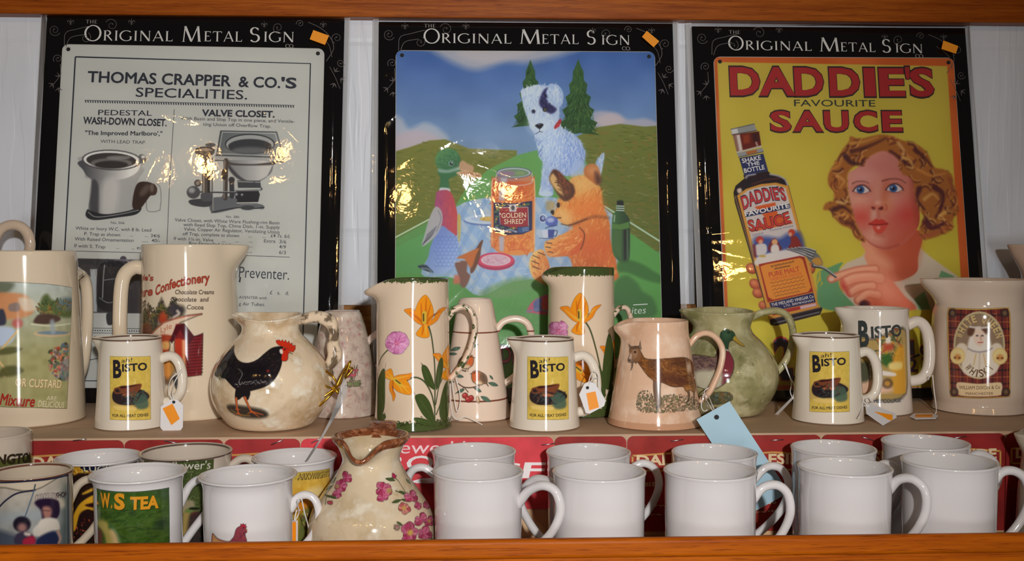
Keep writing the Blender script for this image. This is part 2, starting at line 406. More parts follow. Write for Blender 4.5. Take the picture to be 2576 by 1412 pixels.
    def hair(s, region, n, length, ang, cols, wid=2., jit=25., a=.8, curve=.14, soft=1.5):
        """n short brush strokes inside a region (polygon in trace coordinates); ang in degrees (image, 0 = right, 90 = down)"""
        reg = np.asarray(region, float); lo, hi = reg.min(0), reg.max(0); k = 0; tries = 0
        while k < n and tries < n*12:
            tries += 1
            p = lo+RNG.random(2)*(hi-lo)
            c = False; j = len(reg)-1
            for i in range(len(reg)):
                if ((reg[i][1] > p[1]) != (reg[j][1] > p[1])) and p[0] < (reg[j][0]-reg[i][0])*(p[1]-reg[i][1])/(reg[j][1]-reg[i][1]+1e-9)+reg[i][0]: c = not c
                j = i
            if not c: continue
            k += 1
            th = math.radians((ang(p) if callable(ang) else ang)+RNG.normal()*jit); l = length*(.6+.8*RNG.random())
            d = np.array([math.cos(th), math.sin(th)]); nn = np.array([-d[1], d[0]])
            col = cols[int(RNG.integers(len(cols)))]
            s.L([p-d*l/2, p+nn*l*curve*RNG.normal()*.5, p+d*l/2], wid, col, soft, a, wid*.3)
    def dabs(s, region, n, r, cols, soft=3., a=.8):
        """soft round touches of the brush inside a region"""
        m = s.mask(region, 3.); lo, hi = np.asarray(region, float).min(0), np.asarray(region, float).max(0); old = s.lock
        s.lock = m if old is None else m*old
        for _ in range(n):
            p = lo+RNG.random(2)*(hi-lo); k = r*(.5+RNG.random()); s.E(p, k, k*(.6+.6*RNG.random()), cols[int(RNG.integers(len(cols)))], soft, a, RNG.random()*180, 10)
        s.lock = old
    def mottle(s, cell, amp, seed=1, mask=None):
        n = (vnoise(s.h, s.w, cell, seed)-.5)*2*amp
        if mask is not None: n = n*mask
        s.rgb = np.clip(s.rgb+n[..., None], 0, 255)
    def mask(s, pts, soft=2., sm=True):
        q = s.px(pts)
        if sm: q = cat(q, 5, True)
        m = np.zeros((s.h, s.w)); w = s._win(q.min(0)-soft*s.k, q.max(0)+soft*s.k)
        if w is not None: m[w[2]:w[3], w[0]:w[1]] = np.clip(.5-s._sd(w, q)/max(soft*s.k, s.res), 0, 1)
        return m
    def build(s, name, pos, mat, parent, gain, keep=.02):
        """dense sheet carrying the print; pos(U, V) -> local 3D"""
        U = s.u0+np.arange(s.w)*s.res; V = s.v0+np.arange(s.h)*s.res
        co = pos(*np.meshgrid(U, V)).reshape(-1, 3)
        idx = np.arange(s.w*s.h).reshape(s.h, s.w)
        q = np.stack([idx[:-1, :-1], idx[:-1, 1:], idx[1:, 1:], idx[1:, :-1]], -1).reshape(-1, 4)
        al = s.a.reshape(-1); q = q[(al[q] > keep).any(1)]
        used = np.zeros(len(co), bool); used[q.reshape(-1)] = True; remap = np.cumsum(used)-1; q = remap[q]
        co = co[used]; rgb = np.clip(lin(s.rgb.reshape(-1, 3)[used])*gain, 0, .93); al = al[used]
        me = bpy.data.meshes.new(name); me.vertices.add(len(co)); me.vertices.foreach_set('co', co.astype(np.float32).reshape(-1))
        me.loops.add(len(q)*4); me.loops.foreach_set('vertex_index', q.reshape(-1).astype(np.int32))
        me.polygons.add(len(q)); me.polygons.foreach_set('loop_start', np.arange(0, len(q)*4, 4, dtype=np.int32))
        me.polygons.foreach_set('loop_total', np.full(len(q), 4, np.int32))
        me.polygons.foreach_set('use_smooth', np.ones(len(q), bool))
        at_ = me.color_attributes.new('Col', 'FLOAT_COLOR', 'POINT')
        at_.data.foreach_set('color', np.concatenate([rgb, al[:, None]], 1).astype(np.float32).reshape(-1))
        me.update(); me.validate(); me.materials.append(mat)
        o = bpy.data.objects.new(name, me); COL.objects.link(o); o.parent = parent
        return o

# ------------------------------------------------------------------ the setting
v, f = box(-.95, 1.05, 1.252, 1.30, -.40, .50)
tag(mesh_obj('wall_back', v, f, wall_mat(), smooth=False), kind='structure')
v, f = box(-.95, 1.05, 1.231, 1.252, .270, .345)
tag(bevel(mesh_obj('trim_1', v, f, M_BEAM, smooth=False), .0015), 'varnished oak batten running along the top of the white wall', 'batten', kind='structure')
v, f = box(-.95, 1.05, 1.240, 1.252, STEP, -.0735)
tag(bevel(mesh_obj('trim_2', v, f, M_BACKB, smooth=False), .001), 'oak board along the foot of the wall behind the jugs', 'board', kind='structure')

mm, nt, b = new_mat('buff_board')
o_ = nd(nt, 'ShaderNodeTexCoord').outputs['Object']
nt.links.new(mixc(nt, c4((206, 174, 144)), c4((184, 152, 122)), ramp(nt, noise(nt, o_, 5., 4., .6, (.6, 3, 1)), .35, .7)), b.inputs['Base Color']); b.inputs['Roughness'].default_value = .6
M_STEP = mm
st = empty('display_step', (0, 1.1, FLOOR), 'buff painted step standing on the lower shelf that raises the jugs behind the mugs', 'shelf')
v, f = box(-.95, 1.05, -.1232, .140, .088, -FLOOR+STEP); bevel(mesh_obj('step_top', v, f, M_STEP, st, smooth=False), .001)
v, f = box(-.95, 1.05, -.1225, -.110, .0, .088); mesh_obj('step_front', v, f, plain((214, 176, 132), .6), st, smooth=False)
lw = empty('lower_shelf', (0, .88, FLOOR), 'lower wooden shelf board carrying the rows of mugs', 'shelf')
v, f = box(-.95, 1.05, -.086, .372, -.018, 0); mesh_obj('shelf_board', v, f, M_BACKB, lw, smooth=False)
v, f = box(-.95, 1.05, .7850, .7940, -.320, -.2447); 
fr = empty('front_rail', (0, .7885, FLOOR), 'varnished oak rail along the front edge of the lower shelf', 'rail')
v, f = box(-.95, 1.05, -.004, .004, .0385, .0540); bevel(mesh_obj('rail_bead', v, f, M_RAIL, fr, smooth=False), .0034, 4)
v, f = box(-.95, 1.05, -.0005, .004, -.04, .0385); mesh_obj('rail_board', v, f, M_RAIL, fr, smooth=False)

v, f = box(-1.2, 1.3, -.9, 1.252, -1.25, -1.20)
tag(mesh_obj('floor', v, f, plain((120, 96, 78), .8), smooth=False), kind='structure')

# ------------------------------------------------------------------ boxed metal signs leaning on the wall
class Poster:
    def __init__(s, name, label, X, yaw, lean, roll, hw, st, cl, cr, ct, seed):
        c, sn = math.cos(roll), math.sin(roll)
        u, v = np.array([1, 0, 0.]), np.array([0, math.sin(lean), math.cos(lean)])
        u, v = c*u-sn*v, sn*u+c*v; M = rz(yaw); s.u, s.v = M@u, M@v
        s.n = np.cross(s.v, s.u); s.n = s.n if s.n[1] < 0 else -s.n     # towards the room
        z0 = .001+max(0, -min(cl*s.u[2], cr*s.u[2]))
        s.o = np.array([X, 1.176, STEP+z0]); s.hw, s.st = hw, st; s.sb = st-.402
        s.root = empty(name, tuple(s.o), label, 'sign', 'boxed metal signs leaning against the wall'); s.k = 1.215/F
        s.cl, s.cr, s.ct = cl, cr, ct
        s.TV, s.TF, s.TM, s.cols = [], [], [], []
        def slab(nm, l, r, b_, t, d0, d1, mat, rad, par=None, holes=False):
            P = []
            for (cx, cy, a0) in ((r-rad, t-rad, 0), (l+rad, t-rad, 90), (l+rad, b_+rad, 180), (r-rad, b_+rad, 270)):
                for a in np.radians(np.linspace(a0, a0+90, 7)): P.append((cx+rad*math.cos(a), cy+rad*math.sin(a)))
            n = len(P); V = [s.loc(p[0], p[1], d1) for p in P]+[s.loc(p[0], p[1], d0) for p in P]
            Fc = [tuple(range(n)), tuple(range(2*n-1, n-1, -1))]+[(i, i+n, (i+1) % n+n, (i+1) % n) for i in range(n)]
            return mesh_obj(nm, V, Fc, mat, par or s.root, smooth=False)
        s.slab = slab
        slab('backing_card', cl, cr, 0, ct, -.0025, 0, plain((7, 5, 6), .8, 1, 0, .1), .0005)
        s.sign = slab('metal_sign', -hw, hw, s.sb, st, .0002, .0022, plain((200, 198, 190), .35), .008)
        for sx in (-1, 1):                                               # punched holes with their dark rims
            t = np.linspace(0, 2*math.pi, 20, endpoint=False); cx, cy = sx*(hw-.0075), st-.0065
            mesh_obj('nail_hole', [s.loc(cx+.0024*math.cos(a), cy+.0024*math.sin(a), .0032) for a in t], [tuple(range(20))], plain((6, 6, 7), .6), s.sign, smooth=False)
        s.film(seed)
    def loc(s, a, b_, d=0.0): return s.u*a+s.v*b_+s.n*d
    def uv(s, px, py):
        d = ray(px, py); t = np.dot(s.o, s.n)/(d@s.n); p = d*t[..., None]-s.o
        return np.stack([p@s.u, p@s.v], -1)
    def canvas(s, res, base):
        c = Canvas(-s.hw+.0006, s.hw-.0006, s.sb+.0006, s.st-.0006, res, s.uv, s.k, base)
        U = c.u0+np.arange(c.w)*res; V = c.v0+np.arange(c.h)*res; R = .0075          # rounded corners
        dx = np.maximum(np.abs(U)-(s.hw-.0006-R), 0)[None]; dy = np.maximum(np.abs(V-(s.sb+s.st)/2)-(.201-.0006-R), 0)[:, None]
        s.round = (np.hypot(dx, dy) <= R)
        return c
    def finish(s, c, gain):
        c.a = c.a*s.round
        c.build('printed_picture', lambda U, V: U[..., None]*s.u+V[..., None]*s.v+s.n*.0026, M_PRINT, s.sign, gain)
    def add(s, q, tris, col, layer, rep=None):
        if col not in s.cols: s.cols.append(col)
        i0 = len(s.TV); s.TV += [s.loc(p[0], p[1], .0029+.0003*layer+(0 if rep is None else rep[i]*.00003)) for i, p in enumerate(q)]
        s.TF += [tuple(int(i)+i0 for i in t) for t in tris]; s.TM += [s.cols.index(col)]*len(tris)
    def text(s, txt, p0, p1, cap, col, bold=0., layer=0, arc=0., sk=0., ser=False):
        v, t = serif(txt) if ser else glyphs(txt, bold)
        q = s.uv(np.array([p0[0], p1[0]], float), np.array([p0[1], p1[1]], float))
        s.add(place(v, q[0], q[1], cap*s.k, arc*s.k, sk), t, col, layer, v[:, 2] if v.shape[1] > 2 else None)
    def line(s, pts, w, col, layer=0, sm=False, w1=None):
        p = np.asarray(pts, float); q = s.uv(p[:, 0], p[:, 1])
        if sm: q = cat(q, 8)
        n = len(q); T = np.gradient(q, axis=0); T /= np.linalg.norm(T, axis=1)[:, None]; N = np.stack([-T[:, 1], T[:, 0]], 1)
        ww = np.linspace(w, w if w1 is None else w1, n)[:, None]*s.k/2
        V = np.vstack([q+N*ww, q-N*ww]); s.add(V, [(i, i+1, n+i+1, n+i) for i in range(n-1)], col, layer)
    def disc(s, c, r, col, layer=0, n=10):
        q = s.uv(np.array([c[0]]), np.array([c[1]]))[0]; t = np.linspace(0, 2*math.pi, n, endpoint=False)
        s.add([q+r*s.k*np.array([math.cos(a), math.sin(a)]) for a in t], [tuple(range(n))], col, layer)
    def flush(s, name, gain, parent=None):
        if not s.TV: return
        mesh_obj(name, s.TV, s.TF, [plain(c, .5, gain) for c in s.cols], parent or s.root, s.TM, smooth=False)
        s.TV, s.TF, s.TM, s.cols = [], [], [], []
    def film(s, seed):
        r = np.random.default_rng(seed); l, rr, t = s.cl-.0065, s.cr+.0065, s.ct+.004; nx, ny = 110, 140
        U, V = np.meshgrid(np.linspace(l, rr, nx), np.linspace(.0005, t, ny))
        d = .0058+.0013*(vnoise(ny, nx, 40, seed)-.3)+.00015*(vnoise(ny, nx, 11, seed+1)-.5)
        for k in range(16):                                               # creases
            cx, cy = r.uniform(l, rr), r.uniform(.05, t); a = r.uniform(-1.2, 1.2)+math.pi/4*(1 if k % 3 else -1); L = r.uniform(.02, .06)
            x, y = (U-cx)*math.cos(a)+(V-cy)*math.sin(a), -(U-cx)*math.sin(a)+(V-cy)*math.cos(a)
            d += r.uniform(.0003, .0010)*np.exp(-np.abs(y)/.0035)*np.exp(-(x/L)**2)
        e = np.minimum(np.minimum(U-l, rr-U), t-V); d = .0004+(d-.0004)*np.clip(e/.016, 0, 1)**.7
        P = U[..., None]*s.u+V[..., None]*s.v+d[..., None]*s.n
        idx = np.arange(nx*ny).reshape(ny, nx)
        q = np.stack([idx[:-1, :-1], idx[:-1, 1:], idx[1:, 1:], idx[1:, :-1]], -1).reshape(-1, 4)
        mesh_obj('clear_sleeve', P.reshape(-1, 3), q.tolist(), M_FILM, s.root)
        for (a0, a1, b0, b1) in ((l-.0005, s.cl-.0002, .0005, t), (s.cr+.0002, rr+.0005, .0005, t)):
            mesh_obj('sleeve_seam', [s.loc(a0, b0, .0008), s.loc(a1, b0, .0012), s.loc(a1, b1, .0012), s.loc(a0, b1, .0008)], [(0, 1, 2, 3)], M_SEAM, s.root, smooth=False)
    def sticker(s, px):
        p = np.asarray(px, float); q = s.uv(p[:, 0], p[:, 1]); n = len(q)
        V = [s.loc(a[0], a[1], .0115) for a in q]+[s.loc(a[0], a[1], .0110) for a in q]
        mesh_obj('price_sticker', V, [tuple(range(n)), tuple(range(2*n-1, n-1, -1))]+[(i, (i+1) % n, (i+1) % n+n, i+n) for i in range(n)], plain((252, 140, 20), .6, 1.25), s.root, smooth=False)['label'] = 'blank orange price sticker'
    def header(s, W, the, co, flo):
        g, dim = (206, 204, 200), (92, 86, 84)
        for t, a, b_, cap in W: s.text(t, a, b_, cap, g, ser=True)
        s.text('THE', the, (the[0]+28, the[1]+.5), 9, (160, 156, 152), ser=True); s.text('CO.', co, (co[0]+22, co[1]+.5), 9, (180, 176, 172), ser=True)
        def lily(x, y, k):                                                # small fleur ornament
            s.line([(x, y+8*k), (x, y-9*k)], 2.4*k, dim, 0, w1=.6)
            for e in (-1, 1):
                s.line([(x, y+3*k), (x+e*5*k, y-3*k), (x+e*8*k, y-1*k), (x+e*7*k, y+3*k)], 2.0*k, dim, 0, True, .6); s.line([(x-5*k, y+5*k), (x+5*k, y+5*k)], 1.4*k, dim)
        def curl(x, y, r, a0, turns, k=1.0):
            t = np.linspace(0, 1, 26); a = a0+turns*2*math.pi*t; rad = r*(1-.8*t)
            s.line(np.stack([x+rad*np.cos(a), y+rad*np.sin(a)], 1), 1.5*k, dim, 0, False, .8); s.disc((x+rad[-1]*math.cos(a[-1]), y+rad[-1]*math.sin(a[-1])), 1.8, dim)
        def leaf(x, y, r, a):
            for da in (-.9, 0, .9):
                s.line([(x, y), (x+r*.6*math.cos(a+da), y+r*.6*math.sin(a+da)), (x+r*math.cos(a+da), y+r*math.sin(a+da))], 3.2, dim, 0, False, .5)
        x0, y0, x1, y1 = flo                                               # card top-left and top-right corners
        for x in (x0+62, x0+215): lily(x, y0+12, 1.0)
        for x in (x1-200, x1-52): lily(x, y1+14, .95)
        for (x, y, r, a, t) in ((x0+22, y0+33, 15, .5, 1.6), (x0+30, y0+105, 12, 2.5, 1.4), (x0+165, y0+20, 16, 3.6, 1.3), (x0+100, y0+52, 14, 5.2, 1.2),
                                (x1-165, y1+22, 15, 1, 1.4), (x1-110, y1+12, 10, 3, 1.3), (x1-18, y1+48, 14, 2, 1.4), (x1-8, y1+110, 11, .3, 1.3)): curl(x, y, r, a, t)
        s.line([(x0+46, y0+74), (x0+50, y0+40), (x0+80, y0+30), (x0+112, y0+22)], 1.6, dim, 0, True); s.line([(x0+50, y0+76), (x0+62, y0+52), (x0+96, y0+44)], 1.6, dim, 0, True)
        s.line([(x1-90, y1+8), (x1-60, y1+22), (x1-36, y1+44), (x1-26, y1+74), (x1-44, y1+106)], 1.6, dim, 0, True); s.line([(x1-70, y1+38), (x1-40, y1+62), (x1-30, y1+96)], 1.3, dim, 0, True)
        for (x, y, a) in ((x0+34, y0+150, -2), (x0+18, y0+168, 2.4), (x0+32, y0+178, 1.5), (x1-22, y1+132, -1.), (x1-8, y1+150, .6), (x1-24, y1+162, 2)): leaf(x, y, 12, a)
        s.line([(x0+36, y0+118), (x0+36, y0+145), (x0+20, y0+168)], 1.3, dim, 0, True); s.line([(x1-36, y1+120), (x1-22, y1+146), (x1-10, y1+175)], 1.3, dim, 0, True)
        s.flush('card_lettering', 1.3)
GP = 1.16
# ---- left sign: plumber's price list
A_ = Poster('boxed_metal_sign', 'boxed grey tin sign of old lavatory prices, leftmost on the wall', -.3284, -.0037, .1416, .0099, .1531, .4181, -.1734, .1755, .4552, 11)
A_.header([('O', (214, 105), (257, 105), 40), ('RIGINAL', (262, 104), (436, 106), 26), ('M', (459, 107), (508, 107), 40), ('ETAL', (515, 106), (610, 107), 26), ('S', (630, 108), (655, 108), 38), ('IGN', (665, 107), (740, 108), 26)], (218, 61), (719, 122), (118, 45, 866, 50))
c = A_.canvas(.00062, (170, 171, 166)); c.mottle(60, 3, 5)
K = (30, 32, 38)
c.z = (150, 130, 4.868)                                                    # wash-down pan
c.P([(275, 1290), (300, 1400), (330, 1480), (345, 1560), (700, 1560), (980, 1440), (1000, 1300)], (150, 148, 146), 2)
c.z = (0, 0, 1.0)
g0, g1 = (190, 188, 184), (60, 60, 62)
c.P([(208, 408), (215, 432), (230, 452), (233, 480), (228, 535), (300, 545), (345, 535), (345, 480), (350, 452), (356, 420)], ((96, 96, 98), (150, 150, 148), (208, 470), (300, 470)), 2)
c.P([(207, 405), (212, 430), (226, 448), (260, 454), (310, 452), (345, 436), (356, 414), (357, 402)], ((70, 70, 74), (205, 203, 198), (212, 420), (330, 420)), 2)
c.P([(231, 470), (229, 535), (250, 542), (250, 470), (238, 452)], (52, 52, 56), 6, .8); c.P([(262, 458), (256, 540), (290, 540), (300, 458)], (176, 174, 170), 16, .8)
c.E((283, 404), 75, 26, (66, 66, 68), 2, rot=2); c.E((283, 404), 71, 23, (208, 206, 200), 2, rot=2); c.E((282, 405), 63, 19, (52, 50, 50), 2, rot=2)
c.E((282, 412), 52, 13, (104, 102, 100), 5, .9); c.E((282, 416), 42, 10, (40, 38, 38), 4, .9); c.E((300, 398), 30, 5, (140, 138, 134), 5, .7)
c.P([(352, 392), (362, 390), (370, 398), (368, 408), (358, 412), (352, 410)], (90, 90, 90), 2); c.E((362, 396), 5, 4, (190, 188, 184), 3)
c.P([(222, 528), (218, 545), (240, 555), (300, 548), (343, 541), (358, 526), (348, 518), (330, 530), (270, 540), (232, 532)], (34, 36, 40), 1.5); c.L([(224, 535), (245, 547), (300, 541), (350, 530)], 2, (130, 130, 130), 1.5)
c.P([(335, 522), (340, 480), (352, 460), (378, 460), (396, 472), (394, 490), (380, 494), (368, 510), (352, 528)], (48, 34, 30), 2); c.E((386, 478), 10, 15, (60, 46, 40), 2); c.E((366, 480), 8, 18, (96, 84, 76), 8, .7, 40); c.E((384, 474), 5, 10, (104, 92, 84), 4, .8)
c.L([(394, 463), (404, 472), (407, 500), (404, 530)], 1.2, (70, 70, 74)); c.L([(370, 505), (372, 530), (388, 534), (404, 530)], 1.2, (70, 70, 74))
# valve closet
c.P([(555, 330), (698, 332), (716, 398), (545, 392)], ((88, 94, 96), (126, 130, 130), (560, 340), (690, 396)), 1.5, sm=False); c.L([(557, 331), (697, 334), (715, 397), (546, 392), (557, 331)], 1.6, (40, 44, 48), sm=False); c.L([(561, 334), (693, 337), (709, 394), (551, 388), (561, 334)], 1.1, (196, 196, 192), sm=False)
c.E((630, 364), 63, 26, (40, 44, 48), 2); c.E((630, 365), 60, 24, (150, 152, 150), 2); c.E((630, 370), 55, 19, (48, 52, 56), 2.5); c.E((630, 380), 44, 9, (96, 98, 100), 8, .9)
c.P([(543, 392), (716, 398), (716, 408), (543, 404)], (150, 152, 150), 1.5, sm=False); c.L([(543, 405), (716, 409)], 2, (36, 38, 42)); c.L([(543, 393), (716, 399)], 1.2, (50, 52, 56))
c.P([(572, 406), (580, 430), (600, 452), (630, 462), (660, 455), (680, 435), (690, 409)], ((110, 112, 114), (178, 176, 172), (575, 430), (660, 430)), 1.5)
c.P([(572, 406), (590, 412), (640, 414), (690, 409), (688, 416), (630, 418), (580, 416)], (60, 54, 52), 3, .9); c.P([(574, 412), (580, 432), (602, 452), (630, 462), (606, 446), (590, 430)], (40, 42, 46), 5, .8); c.P([(640, 462), (670, 448), (688, 415), (680, 440)], (60, 62, 64), 4, .7)
c.P([(598, 455), (656, 456), (658, 474), (600, 474)], (58, 60, 64), 1.5, sm=False); c.L([(600, 458), (655, 460)], 2, (150, 150, 148)); c.L([(640, 460), (660, 476), (652, 480)], 3, (60, 62, 66))
c.P([(594, 480), (650, 478), (655, 490), (650, 513), (600, 515), (592, 512)], (34, 34, 38), 1.5, sm=False); c.L([(592, 481), (658, 480)], 3, (120, 122, 124)); c.L([(596, 512), (652, 511)], 2.4, (190, 190, 186))
for p, r in (((596, 490), 5), ((610, 491), 4), ((577, 502), 7)): c.E(p, r, r, (70, 72, 76), 1.5); c.E(p, r*.55, r*.55, (150, 150, 148), 1.5)
c.P([(534, 500), (594, 500), (600, 515), (650, 514), (666, 520), (662, 528), (640, 524), (610, 522), (580, 530), (534, 536)], (92, 94, 98), 1.5); c.L([(534, 536), (560, 530), (600, 524), (640, 526), (664, 523)], 2.5, (36, 38, 42)); c.E((624, 524), 18, 6, (60, 62, 66), 1.5)
c.L([(536, 400), (535, 536)], 4, (84, 80, 76)); c.L([(538, 400), (537, 530)], 1.2, (180, 178, 172)); c.L([(565, 408), (570, 470), (560, 500)], 4, (92, 90, 88)); c.L([(570, 405), (568, 500)], 11, (64, 56, 52)); c.L([(567, 405), (565, 500)], 2, (130, 126, 120)); c.E((566, 440), 8, 14, (52, 44, 40), 2)
c.L([(584, 455), (585, 495)], 12, (50, 52, 56)); c.E((584, 454), 8, 8, (44, 46, 50), 1.5); c.L([(500, 484), (596, 486)], 4, (54, 54, 58)); c.L([(500, 482), (596, 484)], 1.2, (150, 150, 150))
c.E((517, 379), 25, 9, (60, 52, 48), 1.5); c.E((517, 380), 20, 6, (132, 120, 110), 1.5); c.P([(494, 382), (540, 382), (530, 396), (524, 402), (508, 402), (500, 394)], (84, 76, 70), 1.5); c.L([(517, 400), (518, 424)], 12, (96, 86, 78)); c.L([(514, 400), (515, 424)], 3, (170, 160, 150)); c.E((531, 366), 13, 5, (84, 82, 80), 1.5); c.L([(531, 361), (532, 376)], 3, (70, 68, 66))
c.L([(520, 420), (520, 500)], 20, (78, 70, 64)); c.L([(514, 420), (514, 500)], 4, (140, 128, 116)); c.L([(526, 420), (526, 500)], 5, (44, 40, 38))
c.E((488, 485), 17, 16, (70, 70, 72), 1.5); c.E((484, 480), 8, 7, (140, 140, 140), 6); c.P([(480, 504), (530, 502), (532, 518), (512, 522), (482, 516)], (56, 56, 60), 1.5); c.P([(508, 488), (534, 488), (534, 506), (510, 506)], (74, 74, 78), 1.5)
c.E((499, 462), 9, 9, (70, 62, 58), 1.5); c.E((499, 462), 5, 5, (130, 118, 108), 1.5)
# lower engraving (a siphon)
c.P([(197, 651), (420, 656), (420, 790), (234, 786), (232, 700), (210, 680), (199, 672)], (52, 50, 54), 1.5, sm=False); c.P([(229, 678), (246, 678), (246, 786), (234, 785)], (158, 162, 164), 3, sm=False)
c.P([(250, 676), (245, 740), (252, 775), (300, 784), (330, 700), (310, 662), (270, 660)], (26, 25, 29), 4); c.L([(265, 668), (262, 700), (260, 750)], 3, (120, 122, 124)); c.L([(262, 706), (320, 698)], 1.6, (130, 130, 130)); c.L([(252, 750), (272, 762), (292, 760)], 2, (110, 112, 114)); c.E((312, 652), 8, 7, (66, 62, 72), 1.5); c.L([(318, 655), (335, 666)], 2, (170, 168, 164)); c.L([(290, 654), (420, 662)], 3, (112, 104, 112), 2, .8)
c.P([(270, 790), (287, 790), (285, 816), (272, 816)], (40, 40, 44), 1.5); c.L([(234, 787), (420, 789)], 1.6, (50, 50, 56)); c.hair([(205, 655), (400, 660), (400, 780), (250, 700)], 120, 12, 100, [(30, 30, 34), (76, 74, 78)], 1.6, 30, .6)
A_.finish(c, GP*1.35)
T = A_.text; D = (34, 40, 54); D2 = (66, 68, 74)
A_.line([(192, 145), (782, 162), (760, 962), (147, 958), (192, 145)], 3.6, D)
T('THOMAS CRAPPER', (222, 208), (582, 219), 27, D, .028); T('& CO.', (601, 220), (706, 223), 26, D, .024); T("'S", (708, 223), (747, 224), 26, D, .028)
T('SPECIALITIES.', (343, 245), (623, 252), 23, D, .008)
A_.line([(215, 254), (742, 267)], 1.4, D)
for i in range(86): A_.line([(217+i*6.13, 255+i*.151), (218.6+i*6.13, 260+i*.151)], 2.6, D)
T('PEDESTAL', (249, 291), (384, 293), 13, D, .006); T('WASH-DOWN CLOSET.', (211, 313), (421, 319), 17, D, .03); T('"The Improved Marlboro\',"', (216, 341), (410, 343), 10.5, D, .02); T('WITH LEAD TRAP.', (255, 361), (369, 364), 8, D2)
A_.line([(440, 277), (428, 470), (421, 640)], 1.4, D2)
T('VALVE CLOSET.', (509, 293), (692, 297), 15.5, D, .036)
for t, a, b_, cp in (('With Basin and Slop Top in one piece, and Ventila-', (456, 303), (742, 311), 8), ('ting Union off Overflow Trap.', (512, 318), (683, 323), 8), ('No. 506.', (281, 564), (317, 565), 5.5),
        ('White or Ivory W.C. with 8 lb. Lead', (192, 579), (382, 584), 8), ('P. Trap as shown', (214, 593), (304, 596), 8), ('...        ...', (329, 596), (374, 597), 8), ('34/6', (381, 598), (404, 599), 8), ('With Raised Ornamentation', (190, 606), (338, 610), 8), ('...', (360, 610), (374, 610), 8), ('40/-', (383, 610), (404, 611), 8),
        ('If with S. Trap', (189, 623), (267, 626), 8), ('...         ...', (295, 627), (340, 628), 8), ('extra', (346, 628), (380, 629), 8), ('No. 380.', (570, 549), (605, 550), 5.5),
        ('Valve Closet, with White Ware Flushing-rim Basin', (441, 558), (704, 566), 8), ('with fixed Slop Top, China Dish, 1-in. Supply', (463, 570), (705, 577), 8), ('Valve, Copper Air Regulator, Ventilating Union', (464, 581), (704, 589), 8), ('off Trap, complete as shown', (461, 593), (603, 598), 8), ('...      ...', (626, 598), (670, 599), 8), ('£4 7s. 6d.', (682, 598), (731, 600), 8.5),
        ('If with 1¼-in. Valve', (439, 605), (538, 609), 8), ('...      ...      ...', (560, 610), (636, 611), 8), ('Extra', (665, 611), (694, 612), 8), ('3/6', (704, 613), (721, 614), 8.5), ('Box Enamelled inside', (477, 617), (587, 621), 8), ('...', (625, 623), (636, 623), 8), ('4/9', (703, 626), (720, 627), 8.5), ('...', (624, 637), (635, 637), 8), ('6/3', (703, 640), (720, 641), 8.5),
        ('£   s.   d.', (680, 741), (728, 743), 9), ('AVENTER with', (602, 752), (672, 754), 6.5), ('g Air Tubes.', (602, 769), (668, 771), 8)): T(t, a, b_, cp, D2 if cp < 6 or cp > 6 else D, .004)
A_.line([(160, 632), (400, 638)], 1.3, D2); A_.line([(590, 643), (730, 648)], 1.3, D2)
T('Preventer.', (602, 699), (728, 705), 27, D, -.004); A_.line([(606, 698), (604, 711)], 4, D)
for i in range(26): A_.disc((236+i*6.1, 832+i*.1), 1.6, D)
A_.line([(228, 826), (440, 829)], 1.3, D2); A_.line([(228, 838), (440, 841)], 1.3, D2); A_.line([(205, 911), (245, 903), (250, 905)], 1.6, D, 0, True)
A_.flush('printed_lettering', GP, A_.sign)
A_.sticker([(792, 84), (831, 98), (821, 121), (783, 107)])

# ---- middle sign: picnic picture around a marmalade jar
B_ = Poster('boxed_metal_sign', 'boxed tin sign of picnicking animals around a marmalade jar', .0702, .0022, .1505, -.0033, .1558, .4181, -.1762, .1787, .4541, 23)
B_.header([('O', (1066, 111), (1107, 111), 38), ('RIGINAL', (1111, 110), (1286, 112), 25), ('M', (1307, 112), (1360, 113), 38), ('ETAL', (1363, 112), (1455, 113), 25), ('S', (1476, 114), (1498, 114), 37), ('IGN', (1513, 114), (1583, 115), 25)], (1067, 71), (1564, 128), (957, 56, 1690, 65))
c = B_.canvas(.00054, (78, 116, 176))
c.P([(980, 110), (1690, 110), (1690, 430), (980, 430)], ((74, 112, 176), (124, 154, 190), (1300, 140), (1300, 340)), 2, sm=False)
c.mottle(40, 6, 3)
c.P([(1085, 128), (1140, 160), (1200, 178), (1270, 158), (1330, 160), (1420, 138), (1430, 120), (1080, 120)], (178, 180, 190), 22, .95); c.P([(1150, 140), (1220, 160), (1290, 150), (1340, 128), (1180, 125)], (196, 190, 192), 16, .7)
c.P([(990, 300), (1010, 300), (1030, 325), (1070, 310), (1110, 330), (1120, 360), (990, 395)], (176, 186, 200), 14, .95); c.P([(995, 345), (1050, 330), (1100, 345), (1110, 370), (995, 395)], (196, 182, 190), 14, .8)
c.P([(1490, 300), (1500, 282), (1550, 285), (1580, 302), (1625, 300), (1650, 320), (1500, 335)], (176, 176, 190), 10, .95); c.P([(1500, 300), (1540, 288), (1570, 308), (1520, 320)], (200, 186, 190), 9, .8)
hillL = [(985, 385), (1030, 372), (1080, 355), (1120, 352), (1180, 375), (1300, 380), (1300, 640), (985, 640)]; hillR = [(1440, 350), (1500, 322), (1560, 313), (1620, 320), (1680, 316), (1680, 640), (1440, 600)]
c.P(hillL, ((128, 132, 62), (104, 116, 40), (1080, 355), (1050, 600)), 3, sm=False); c.P(hillR, ((120, 128, 60), (98, 108, 36), (1560, 315), (1600, 600)), 3, sm=False)
